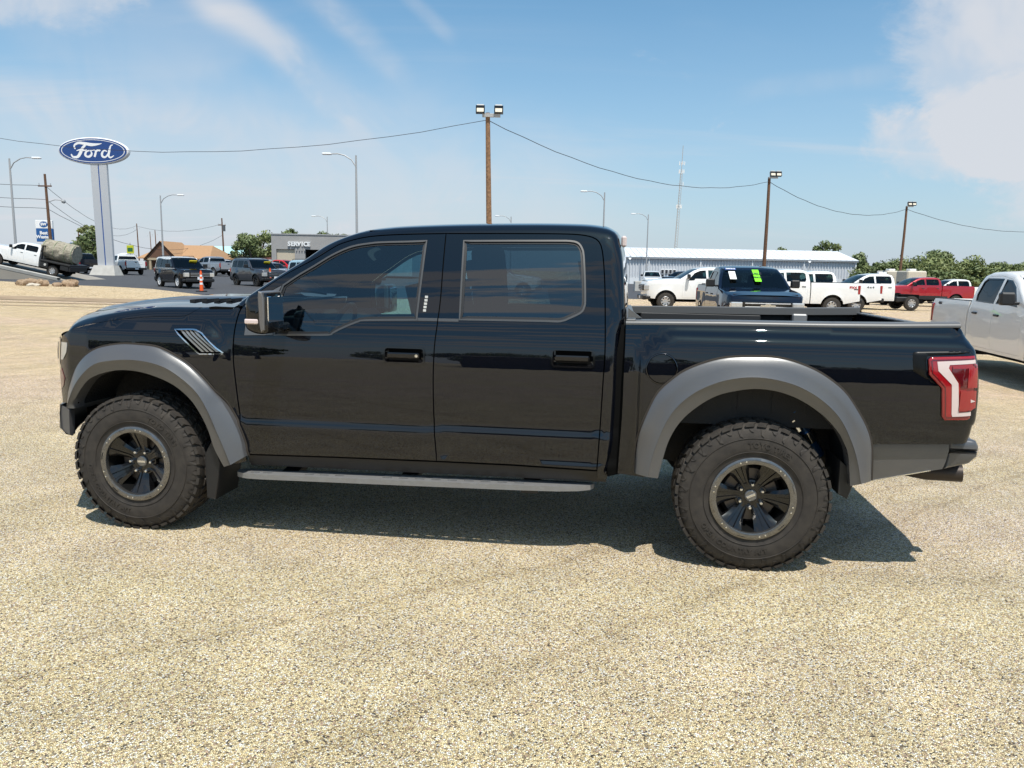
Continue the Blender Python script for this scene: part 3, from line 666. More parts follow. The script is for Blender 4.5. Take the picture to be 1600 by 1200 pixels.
# cab: roof rail, rear pillar, rocker -------------------------------------
top_seam = [tuple(p) for p in inset(door_r, -GAP)]
def offset_line(pl, d):
    P = np.array(pl, float); t = np.gradient(P, axis=0); t /= np.hypot(*t.T)[:,None]+1e-9
    return [tuple(p) for p in P+d*np.stack([-t[:,1], t[:,0]], -1)]
iA = next(i for i, p in enumerate(dff) if p[1] > 1.40)
seam_up = offset_line(dff[iA:], GAP)                      # outside of the front door, going rearward
seam_r = offset_line(drb, GAP)                            # outside of the rear door
cab_out = sil_cab+[(2.90,.47)]+[(2.845,.47)]+seam_r[::-1]+seam_up[::-1][1:]
def build_cab(s):
    panel('cab_side', cab_out, W_body, s, M_paint, TK, grid=.04, sils=[(sil_cab, R_CAB)])
    rk = densify([(.70,.430),(2.895,.445),(2.895,.512),(2.34,.520),(1.90,.518),(1.25,.510),(.70,.498)], .08)
    panel('rocker_panel', rk, lambda x, z: W_body(x, z)-.020, s, M_blk, TK, grid=.06, flange=.05)
both(build_cab)
WC = with_edges(W_body, [(sil_cab, R_CAB)]); WH = with_edges(W_body, [(sil_hood, R_HOOD)])
def edge_w(WWf, pts):
    P = np.array(pts); return WWf(P[:,0], P[:,1])
Wc_e = edge_w(WC, sil_cab)
i_roof = next(i for i, p in enumerate(sil_cab) if p[0] > 1.42)
i_rb = next(i for i, p in enumerate(sil_cab) if p[0] > 2.80)
i_belt = next(i for i, p in enumerate(sil_cab) if i > i_rb and p[1] < 1.46)
TS = [-1,-.985,-.95,-.88,-.75,-.55,-.3,0,.3,.55,.75,.88,.95,.985,1]
# roof skin with a gentle crown
rows = []
for i in range(i_roof, i_rb+1):
    (x, z), w = sil_cab[i], Wc_e[i]
    rows.append([(x-.05*(1-t*t)*(1-(i-i_roof)/(i_rb-i_roof)), w*t, z+.028*(1-t**4)) for t in TS])
MB().grid(rows).build('roof', M_paint, TK, smooth=60)
# windshield: painted surround, glass inside it
rows = []
for i in range(0, i_roof+1):
    (x, z), w = sil_cab[i], Wc_e[i]
    f_ = i/i_roof
    rows.append([(x-(.16-.11*f_)*(1-t*t), w*t, z+.028*f_*(1-t**4)+.03*(1-f_)*(1-t*t)) for t in TS])
ci = [k for k, t in enumerate(TS) if abs(t) <= .95]
MB().grid([r_[ci[0]:ci[-1]+1] for r_ in rows[1:-2]]).build('windshield', M_wsglass, TK, smooth=60)
b = MB(); b.grid([r_[:ci[0]+1] for r_ in rows]); b.grid([r_[ci[-1]:] for r_ in rows]); b.grid([r_ for r_ in rows[-3:]])
b.build('windshield_pillar', M_paint, TK, smooth=60)
# rear wall of the cab with its window
rows = []
for i in range(i_rb, i_belt+1):
    (x, z), w = sil_cab[i], Wc_e[i]
    rows.append([(x+.025*(1-t*t), w*t, z+.028*max(0, 1-(i-i_rb)/6)*(1-t**4)) for t in TS])
b = MB(); b.grid([[p for p in r_[:5]] for r_ in rows]); b.grid([[p for p in r_[10:]] for r_ in rows]); b.grid([r_[4:11] for r_ in rows[:7]])
b.box(2.90, 2.93, -.88, .88, .55, 1.42); b.build('cab_back_wall', M_paint, TK, smooth=60)
MB().grid([r_[4:11] for r_ in rows[6:]]).build('rear_window', M_tint, TK, smooth=60)
b = MB(); b.rbox(2.80, 2.885, -.16, .16, 1.90, 1.928, .010); b.build('third_brake_light', M_red, TK)
b = MB(); b.rbox(2.93, 2.962, -.70, -.63, 1.80, 1.865, .010); b.build('cargo_lamp', M_white_l, TK)

# fenders and hood ---------------------------------------------------------
cut = [(.393,1.3948),(.385,1.388),(.35,1.362),(.31,1.343),(.22,1.338),(.10,1.333),(-.114,1.311),(-.2908,1.280),(-.4253,1.247),(-.50,1.213),(-.5396,1.1933)]
cut = cut[:1]+spline(cut[1:], .03)
nose = [(-.5396,1.1933),(-.546,1.157),(-.558,1.05),(-.572,.98),(-.584,.87),(-.582,.757)]
ff_back = offset_line([p for p in dff[:iA]], GAP)
iS = next(i for i, p in enumerate(sil_hood) if p[0] > .3929)
archf = spline(T['arch_f'], .03); archr = spline(T['arch_r'], .03)
vent = spline(T['vent'][:4], .03)[:-1]+densify(T['vent'][3:5], .05, closed=False)[:-1]+densify(T['vent'][4:]+[T['vent'][0]], .05, closed=False)[:-1]
fender = [tuple(p) for p in sil_hood[iS:]]+[(.655,1.402)]+ff_back[::-1]+[(.694,.46),(.62,.435)]+archf[::-1]+densify([archf[0], nose[-1]], .05, closed=False)[1:]+nose[::-1][1:-1]+cut[::-1]
hood_side = [tuple(p) for p in sil_hood[:iS]]+cut[:-1]
def build_fender(s):
    panel('front_fender', inset(fender, .0012), W_body, s, M_paint, TK, holes=[inset(vent, -.001)], grid=.04, sils=[([tuple(p) for p in sil_hood[iS-4:]], R_HOOD)])
    panel('hood_side', inset(hood_side, .0012), W_body, s, M_paint, TK, grid=.04, sils=[(sil_hood, R_HOOD)])
    v = panel('fender_vent', inset(vent, -.002), W_body, s, M_chrome, TK, holes=[inset(vent, .006)], grid=.3, off=.004, flange=.01)
    panel('vent_back', inset(vent, -.002), W_body, s, M_void, v, grid=.3, off=-.03, flange=0)
    # slats parallel to the slanted front edge
    a = np.array([.2724,1.2663]); d = np.array([.4308-.2724, 1.1308-1.2663]); w_ = np.array([.391-.2724+.01, .004])
    M_slat = mat('brushed_vent_slat', (.34,.33,.31), rough=.3, metal=.7)
    for k in (.20, .40, .60, .80):
        p0 = a+w_*k*1.05; t0, t1 = .04, .97
        q = [p0+d*t0, p0+d*t0+np.array([.016,0]), p0+d*t1+w_*.12*k+np.array([.016,0]), p0+d*t1+w_*.12*k]
        q = [q[1], q[2], q[3], q[0]]
        panel('vent_slat', densify([tuple(x) for x in q], .06), W_body, s, M_slat, v, grid=.3, off=-.006, flange=.012)
    hs = densify([(.36,1.262),(.39,1.262),(.372,1.225),(.358,1.225)], .05)
both(build_fender)
Wh_e = edge_w(WH, sil_hood)
rows = []
nH = len(sil_hood)
for i, (x, z) in enumerate(sil_hood):
    w = Wh_e[i]; f_ = (x-sil_hood[0][0])/(sil_hood[-1][0]-sil_hood[0][0])
    xc = -.86+(x+.86-.02)*f_ if False else -.86+f_*(sil_hood[-1][0]-.10+.86)
    zc = z+.022+.010*f_
    r_ = []
    for t in np.linspace(-1, 1, 31):
        q = abs(t); xx = xc+(x-xc)*q**2.4; zz = zc+(z-zc)*q**2.2
        dome = .020*float(_ss((.50-q)/.10))*min(1, f_*6)
        r_.append((xx, w*t, zz+dome-.004*float(_ss((.16-q)/.06))))
    rows.append(r_)
MB().grid(rows).build('hood', M_paint, TK, smooth=60)
b = MB()
for s in (near, far):
    for k in range(4):
        b.obox((.13+.085*k, s*(.44), 1.417+.003*k), (1,0,.12), (0,1,0), (0,0,1), .018, .10, .008)
b.obox((.30,0,1.42), (1,0,.04), (0,1,0), (0,0,1), .08, .2, .008)
b.build('hood_vent', M_blk, TK)
b = MB(); b.grid([[(.50+.10*abs(t)**2, .86*t, 1.415) for t in TS], [(.78-.02*(1-t*t), .80*t, 1.425) for t in TS]]); b.build('cowl', M_blk, TK)
for s in (near, far):
    b = MB(); b.tube([(.60, s*.62, 1.437), (.62, s*.30, 1.462), (.66, s*.02, 1.475)], .008, 6); b.build('wiper', M_blk, TK)
# front fascia ---------------------------------------------------------------
NZ = np.array([[p[0], p[1]] for p in nose[::-1]])
def fascia_pt(t, z, dx=0.):
    xe = float(np.interp(z, NZ[:,1], NZ[:,0])); we = float(W_body(np.array([xe]), np.array([z]))[0]); q = abs(t)
    xc = -.90 if z < 1.12 else -.90+.04*(z-1.12)/.07
    return (xc+(xe-xc)*q**2.6+dx, we*t, z)
def fascia(name, m, t0, t1, z0, z1, dx=0., nt=12, nz=5, parent=TK):
    return MB().grid([[fascia_pt(t, z, dx) for t in np.linspace(t0, t1, nt)] for z in np.linspace(z0, z1, nz)]).build(name, m, parent, smooth=60)
fascia('nose_panel', M_paint, -1, 1, .757, 1.1933, 0, 40, 14)
g = fascia('grille', M_blk, -.68, .68, .80, 1.15, -.02, 20, 8)
for k, ch in enumerate('FORD'):
    text_mesh('letter', ch, .17, .02, M_trim, g, Matrix.Translation((-.945, .33-.22*k, .97))@Matrix.Rotation(R(-90), 4, 'Z')@UPX)
for s in (near, far):
    h = fascia('headlight', M_clear, s*.78, s*.995, 1.0, 1.17, -.008, 10, 6)
    fascia('lamp_bezel', M_blk, s*.80, s*.90, 1.03, 1.14, -.014, 6, 4, h)
    panel('headlight_edge', densify([(-.540,1.157),(-.478,1.158),(-.476,1.135),(-.486,1.095),(-.528,1.047),(-.556,1.045)], .03), W_body, s, M_clear, TK, grid=.03, off=.004, flange=.01)
    panel('side_marker', densify([(-.582,.97),(-.555,.99),(-.52,.93),(-.54,.88),(-.583,.85)], .03), W_body, s, M_dred, TK, grid=.04, off=.003, flange=.01)
rows = []
for z, d in ((.555,.03),(.565,-.02),(.60,-.05),(.70,-.055),(.755,-.04),(.772,.0),(.772,.08)):
    rows.append([( -.96-d*-1+(-.575+.96)*abs(t)**3.2 if False else -.900+d+(.370)*abs(t)**1.7, .93*t, z+(.0 if abs(t) < .9 else .0)) for t in np.linspace(-1,1,25)])
fbm = MB(); fbm.grid(rows); fbm.build('front_bumper', M_flare, TK, smooth=50)
for s in (near, far):
    panel('bumper_end', densify([(-.585,.757),(-.508,.722),(-.515,.56),(-.60,.60)], .04), lambda x, z: W_body(x, z)*0+.93+(x+.55)*.25, s, M_flare, TK, grid=.05, flange=.05)

# wheel arch flares -----------------------------------------------------------
def flare(s, o, m_, i_, crest, tpf, nm='wheel_arch_flare'):
    N = 56; O, Mm, I = resample(spline(o, .02), N), resample(spline(m_, .02), N), resample(spline(i_, .02), N)
    Wb = W_body(O[:,0], O[:,1]); Wm = crest-tpf(Mm[:,0]); Wi = crest-.030-tpf(I[:,0]); rows = []
    for k in range(N):
        e = min(1, min(k, N-1-k)/3+.25)
        wm = Wb[k]+(Wm[k]-Wb[k])
        p = lambda A, w: (A[0], s*w, A[1])
        Wo = max(Wb[k]+.012, 1.030-float(tpf(O[k,0])));
        O2 = O[k]*.90+Mm[k]*.10; M1 = O[k]*.12+Mm[k]*.88; M2 = Mm[k]*.93+I[k]*.07
        rows.append([p(O[k], Wb[k]-.01), p(O[k], Wo), p(O2, Wo+.010), p(O[k]*.5+Mm[k]*.5, Wo*.44+wm*.56), p(M1, wm-.0055), p(Mm[k], wm), p(M2, wm-.0045),
                     p(Mm[k]*.5+I[k]*.5, (wm+Wi[k])/2-.001), p(I[k], Wi[k]), p(I[k], Wi[k]-.10)])
    b = MB(); b.grid(rows)
    for r_ in (rows[0], rows[-1]): b.add(r_[1:], [tuple(range(len(r_)-1))])
    cen = (I[0]+I[-1])/2; out = O+(O-cen)/np.hypot(*(O-cen).T)[:,None]*.011
    sb = MB(); sb.grid([[(q[0], s*(w+.001), q[1]), (q[0], s*(w+.007), q[1]), (o_[0], s*(w+.008), o_[1])] for q, o_, w in zip(out, O, W_body(out[:,0], out[:,1]))]); seal = (sb.mesh('flare_seal', 40))
    fo = b.build(nm, M_flare, TK, smooth=38); link_mesh('flare_seal', seal, mat('dusty_black_seal', (.035,.028,.022), rough=.8), fo); return fo
tpf = lambda x: np.interp(x, [-.50,-.42,-.30,-.15,0,1], [.045,.034,.016,.004,0,0])
for s in (near, far):
    flare(s, T['flareF_o'], T['flareF_m'], T['arch_f'], 1.088, tpf)
    flare(s, T['flareR_o'], T['flareR_m'], T['arch_r'], 1.090, lambda x: 0*x)
    # liners
    for ar, cx in ((archf, 0.), (archr, 3.708)):
        P = [(cx+(p[0]-cx)*1.03, p[1]*1.01+.005) for p in ar]
        b = MB(); b.grid([[(p[0], s*w, p[1]) for p in P] for w in (1.0, .80, .60)]); 
        b.add([(p[0], s*.60, p[1]) for p in P]+[(cx, s*.60, .45)], [(i, i+1, len(P)) for i in range(len(P)-1)])
        b.build('wheel_well', mat('wheel_well_liner', (.016,.015,.014), rough=.85, bump=(60,.6,.01)), TK, smooth=50)
    # mud flaps
    for nm, f in (('mud_flap', [(.50,.60),(.545,.45),(.50,.215),(.445,.225),(.44,.50)]), ('mud_flap', [(4.16,.66),(4.235,.60),(4.24,.52),(4.215,.44),(4.16,.47)])):
        b = MB(); b.prism(f, s*.72, s*1.01, taper=.006); b.build(nm, M_blk, TK)

# bed ----------------------------------------------------------------------------
bed_front = spline(T['bed_front'], .05); bed_top = densify(T['bed_top'], .05, closed=False); bed_rear = spline(T['bed_rear'], .03)
bed_side = bed_top[:-1]+[(4.742,1.3955)]+bed_rear+densify([T['bed_rear'][-1],(4.72,.7835),(4.315,.764)], .05, closed=False)[1:]+[(4.30,.66),(4.27,.57)]+archr[::-1]+[(3.10,.510)]+bed_front[::-1]
fc = np.array(T['fuel'][0]); fr_ = .088
circ = lambda r_, n=40: [(fc[0]+r_*math.cos(2*PI*k/n), fc[1]+r_*math.sin(2*PI*k/n)) for k in range(n)]
sil_bedrear = [(4.742,1.3955)]+bed_rear
def build_bed(s):
    hol = [circ(fr_)] if s == near else []
    W2 = W_body
    panel('bed_side', bed_side, W2, s, M_paint, TK, holes=hol, grid=.04, sils=[(sil_bedrear, .06)])
    if s == near:
        f = panel('fuel_door', circ(fr_-.010), lambda x, z: W_body(x, z)-.007+.014*np.clip(1-np.hypot(x-fc[0], z-fc[1])/fr_, 0, 1)**2*0, s, M_paint, TK, grid=.04)
        panel('fuel_door_ring', circ(fr_+.001), W_body, s, mat('dark_chrome_ring', (.10,.10,.11), rough=.12, metal=1.), f, holes=[circ(fr_-.006)], grid=.3, off=.002, flange=.02, sils=[(circ(fr_+.001)+[circ(fr_+.001)[0]], .006)])
    # rail cap
    L = [(x, z) for x, z in bed_top]
    P = [(2.978, L[0][1]+.0)]+L
    rows = []
    for x, z in L:
        w = float(W_body(np.array([x]), np.array([z]))[0]); k = .008 if x > 4.6 else 0
        rows.append([(x, s*(w+.002), z-.002), (x, s*(w+.004), z+.006), (x, s*(w-.003), z+.017), (x, s*(w-.020), z+.024), (x, s*(w-.075), z+.026), (x, s*(w-.085), z+.020), (x, s*(w-.085), z-.03)])
    b = MB(); b.grid(rows); b.add(rows[-1], [tuple(range(7))]); b.add(rows[0], [tuple(range(7))]); b.build('bed_rail_cap', M_railcap, TK, smooth=50)
    # inner wall
    b = MB(); b.grid([[(x, s*.86, z) for x in (2.98, 3.9, 4.80)] for z in (.84, 1.1, 1.30)]); b.grid([[(x, s*w, 1.30+.0*w) for x in (2.98, 4.71)] for w in (.86, .90)]); b.grid([[(x, s*.90, z) for x in (2.98, 4.71)] for z in (1.30, 1.385)])
    for k in range(9): b.box(3.05+.19*k, 3.13+.19*k, min(s*.855, s*.865), max(s*.855, s*.865), .88, 1.26)
    b.build('bed_inner_wall', M_bed, TK)
    b = MB(); b.rbox(3.10, 4.02, min(s*.845, s*.90), max(s*.845, s*.90), 1.285, 1.345, .008)
    for q in (3.90, 3.94): b.lathe_y([(0, -.004*s), (.008, -.004*s), (.008, .01*s)], 8, (q, s*.843, 1.31))
    b.build('bed_track', mat('bed_track_metal', (.05,.05,.052), rough=.35, metal=.3), TK)
    b = MB(); b.rbox(4.25, 4.36, min(s*.82, s*.89), max(s*.82, s*.89), 1.27, 1.36, .01); b.build('tie_down_bracket', mat('dull_aluminium', (.3,.3,.3), rough=.5, metal=.5), TK)
    # tail light --------------------------------------------------------------
    WT = with_edges(W_body, [(sil_bedrear, .06)])
    to = densify(T['tail_o'], .02)
    far_ = [(4.83,.90),(4.86,1.25)]
    WT2 = lambda x, z: W_body(x, z)-.06*(np.clip((x-4.70)/.135, 0, 1)**3)
    pocket = densify([(4.4717,1.2526),(4.4799,1.27),(4.765,1.283),(4.78,1.262),(4.5653,1.246),(4.548,1.231),(4.553,1.150),(4.62,1.082),(4.478,1.165)], .03)
    panel('tail_pocket_shade', pocket, WT2, s, mat('recess_shade_black', (.003,.003,.003), rough=.35, spec=.3), TK, grid=.03, off=.004, flange=.02, sils=[(pocket+[pocket[0]], .012)])  # raised black panel, dark in place of the recess shade around the lamp
    tl = panel('tail_light', to, WT2, s, M_red, TK, grid=.02, off=.016, flange=.05, sils=[(to+[to[0]], .008)])
    panel('reverse_lens', densify(T['tail_white'], .02), WT2, s, M_white_l, tl, grid=.03, off=.018, flange=.006)
    panel('lens_groove', inset(densify(T['tail_o'], .03), .013), WT2, s, M_dred, tl, holes=[inset(densify(T['tail_o'], .03), .019)], grid=.3, off=.0175, flange=.004)
    p1 = [(4.668,1.199),(4.672,1.186),(4.745,1.190),(4.745,1.088),(4.716,1.088),(4.714,1.117),(4.668,1.170)]
    panel('smoked_lens', densify(p1, .02), WT2, s, M_dred, tl, grid=.03, off=.021, flange=.01)
    p2 = [(4.748,1.192),(4.800,1.195),(4.806,1.090),(4.748,1.088)]
    panel('brake_lens', densify(p2, .02), WT2, s, M_red, tl, grid=.02, off=.023, flange=.012)
    p3 = [(4.716,1.072),(4.802,1.074),(4.806,.984),(4.778,.972),(4.714,.968)]
    panel('signal_lens', densify(p3, .02), WT2, s, mat('brick_red_lens', (.30,.02,.02), rough=.18, coat=.8), tl, grid=.02, off=.024, flange=.012)
    b = MB(); ww = float(WT2(np.array([4.77]), np.array([1.02]))[0])+.0255
    b.add([(4.755, s*ww, 1.005), (4.795, s*(ww-.006), 1.02), (4.755, s*ww, 1.035)], [(0,1,2)]); b.build('lens_mark', M_white_l, tl)
    # lower rear quarter, matte
    qd = densify(T['quarter'], .04)
    WQ = lambda x, z: np.full(np.shape(x), 1.012)-.14*np.clip(.72-z, 0, .3)-.03*np.clip(z-.745, 0, 1)*4
    q = panel('rear_quarter_cladding', inset(qd, .003), WQ, s, M_flare, TK, grid=.05, flange=.06)
    panel('cladding_strip', densify([(4.335,.5445),(4.632,.6215),(4.632,.627),(4.335,.551)], .1), WQ, s, M_chrome, q, grid=.3, off=.003, flange=.01)
both(build_bed)
b = MB(); b.box(2.97, 4.80, -.86, .86, .80, .84)
for k in range(14): b.box(2.99, 4.79, -.80+.12*k, -.75+.12*k, .84, .856)
b.build('bed_floor', M_bed, TK)
b = MB(); b.box(2.965, 2.985, -.90, .90, .60, 1.37); b.build('bed_front_wall', M_bed, TK)
b = MB(); b.rbox(2.975, 3.03, -.93, .93, 1.375, 1.395, .006); b.build('bed_front_rail', M_railcap, TK)
b = MB(); b.add([(2.985,-.90,1.40),(3.06,-.90,1.40),(2.985,-.90,1.455),(2.985,-.86,1.40),(3.06,-.86,1.40),(2.985,-.86,1.455)], [(0,1,2),(3,5,4),(0,2,5,3),(1,4,5,2)]); b.build('rail_gusset', M_railcap, TK)
# tailgate
rows = [[(4.765+.05*(1-abs(t)**6)-.035*float(_ss((z-1.22)/.15))-(.012 if .95 < z < 1.1 else 0), .955*t-.06*t*float(_ss((z-1.15)/.2)), z) for t in np.linspace(-1,1,21)] for z in (.70,.80,.88,.94,.96,1.09,1.11,1.25,1.33,1.355,1.368)]
b = MB(); b.grid(rows); b.grid([[(4.72, .90*t, 1.368) for t in (-1,0,1)], [(4.72, .90*t, .86) for t in (-1,0,1)]]); b.grid([[(4.72, .9*t, 1.368) for t in np.linspace(-1,1,21)], rows[-1]])
tg = b.build('tailgate', M_paint, TK, smooth=40)
b = MB()
for k in range(12): b.rbox(4.722, 4.775, -.86+.145*k, -.86+.145*k+.13, 1.368, 1.382, .004)
b.build('tailgate_cap', M_railcap, tg)
b = MB(); b.rbox(4.82, 4.85, -.12, .12, 1.18, 1.25, .01); b.build('tailgate_handle', M_gblack, tg)
for k, ch in enumerate('FORD'):
    text_mesh('letter', ch, .20, .012, M_blk, tg, Matrix.Translation((4.828, -.45+.30*k, 1.03))@Matrix.Rotation(R(90), 4, 'Z')@UPX)
# rear bumper
rows = []
for z, d in ((.630,-.06),(.640,.0),(.70,.03),(.755,.034),(.788,.02),(.80,-.01),(.805,-.08),(.806,-.22)):
    rows.append([(4.93+d-.085*abs(t)**7, .84*t-(.02*t if z > .79 else 0), z+.012*(abs(t) < .5)) for t in np.sign(np.linspace(-1,1,45))*np.abs(np.linspace(-1,1,45))**.5])
b = MB(); b.grid(rows)
rb = b.build('rear_bumper', M_flare, TK, smooth=50)
for s in (near, far):
    bo = densify([(4.714,.800),(4.755,.812),(4.775,.800),(4.835,.795),(4.850,.764),(4.848,.708),(4.815,.668),(4.705,.632),(4.715,.70)], .025)
    for q_, (za, zb) in enumerate(((.738,.83),(.60,.733))):
        pc = [(x+.018*max(0, (x-4.72)/.13), min(max(z, za), zb)) for x, z in bo]; pc2 = [pc[0]]
        for c_ in pc[1:]:
            if math.hypot(c_[0]-pc2[-1][0], c_[1]-pc2[-1][1]) > .006: pc2.append(c_)
        b = MB(); b.prism(pc2, s*.80, s*(.992-.004*q_), taper=.012); b.build('bumper_end_cap', M_flare, TK, smooth=50)
for s in (near, far): panel('gap_filler', densify([(2.90,.48),(2.985,.50),(2.99,1.0),(2.985,1.355),(2.95,1.36),(2.93,1.2),(2.90,.6)], .05), W_body, s, M_void, TK, grid=.2, flange=.12, off=-.030)  # dark strips added so no light shows through the cab-to-bed gap
b = MB(); b.box(4.30, 4.72, -.90, .90, .70, .80); b.box(4.30,4.75,-.955,.955,.801,.86); b.build('light_leak_cover', M_void, TK)  # boxes added under the bed's rear to block a light leak
# exhaust, axle, shocks, frame
for s in (near, far):
    b = MB(); b.tube([(4.45, s*.52, .56), (4.62, s*.60, .535), (4.74, s*.66, .535), (4.92, s*.70, .545)], [.040,.040,.048,.050], 20, cap=False)
    b.tube([(4.92, s*.70, .545), (4.80, s*.67, .54)], [.045,.040], 20)
    b.build('exhaust_tip', M_rust, TK)
    b = MB(); b.tube([(3.93, s*.83, .90), (4.12, s*.72, .62)], .034, 14); sh = b.build('shock_absorber', mat('blue_anodised', (.012,.05,.13), rough=.3, metal=.6), TK)
    b = MB(); b.tube([(4.02, s*.785, .775), (4.06, s*.76, .715)], .040, 14); b.tube([(3.93, s*.84, .845), (3.975, s*.82, .78)], .024, 10); b.build('shock_body', M_chrome, sh)
b = MB()
for s in (near, far): b.box(-.7, 4.75, min(s*.42, s*.52), max(s*.42, s*.52), .50, .66)
b.box(3.66,3.76,-.8,.8,.37,.47); b.lathe_y([(.001,-.16),(.17,-.14),(.19,0),(.17,.14),(.001,.16)], 16, (3.71,0,.42)); b.box(-.05,.05,-.8,.8,.36,.44)
b.box(.2,.9,-.42,.42,.42,.6); b.box(1.2,2.6,.1,.38,.42,.58); b.box(4.3,4.6,-.3,.3,.48,.6)
b.build('chassis', M_void, TK)
b = MB(); b.box(.60,2.9,-.92,.92,.52,.58); b.box(.45,.60,-.9,.9,.50,1.40); b.build('floor_pan', M_void, TK)

# running boards -------------------------------------------------------------------
def board(s):
    zt = lambda x: .392+(x-.617)*.0150
    ol = [(.617,.935),(.635,.975),(.70,1.008),(.80,1.018),(1.6,1.02),(2.4,1.018),(2.62,1.008),(2.74,.985),(2.805,.95),(2.826,.915),(2.80,.890),(2.70,.880),(.72,.880),(.65,.892),(.622,.91)]
    ol = densify(ol, .05); holes = []
    for c in (.72,.80,1.07,1.165,1.26,1.56,1.66,1.76,1.86,1.96,2.06,2.16,2.26,2.36):
        for w in (.925,.958): holes.append([(c,w),(c+.058,w),(c+.058,w+.018),(c,w+.018)])
    V, F = triang(ol, holes, .12); n = len(V)
    b = MB(); vs = [(x, s*w, zt(x)) for x, w in V]+[(x, s*w, zt(x)-.030) for x, w in V]
    fs = [tuple(int(q) for q in f) for f in F]; cnt = {(f[i], f[(i+1)%3]) for f in fs for i in range(3)}
    bd = [e for e in cnt if (e[1], e[0]) not in cnt]
    b.add(vs, fs+[(f[2]+n, f[1]+n, f[0]+n) for f in fs]+[(i, i+n, j+n, j) for i, j in bd])
    rbd = b.build('running_board', M_board, TK, smooth=30)
    b = MB()
    for x in (.95, 1.70, 2.45): b.obox((x, s*.74, .40), (1,0,0), (0,s,-.12), (0,0,1), .05, .22, .018)
    b.build('board_bracket', M_blk, TK)
both(board)
# warm metal cross brace glimpsed above the board
b = MB(); b.rbox(2.02, 2.36, -.80, -.76, .405, .435, .006); b.build('skid_brace', mat('weathered_copper_brace', (.16,.09,.06), rough=.6), TK)

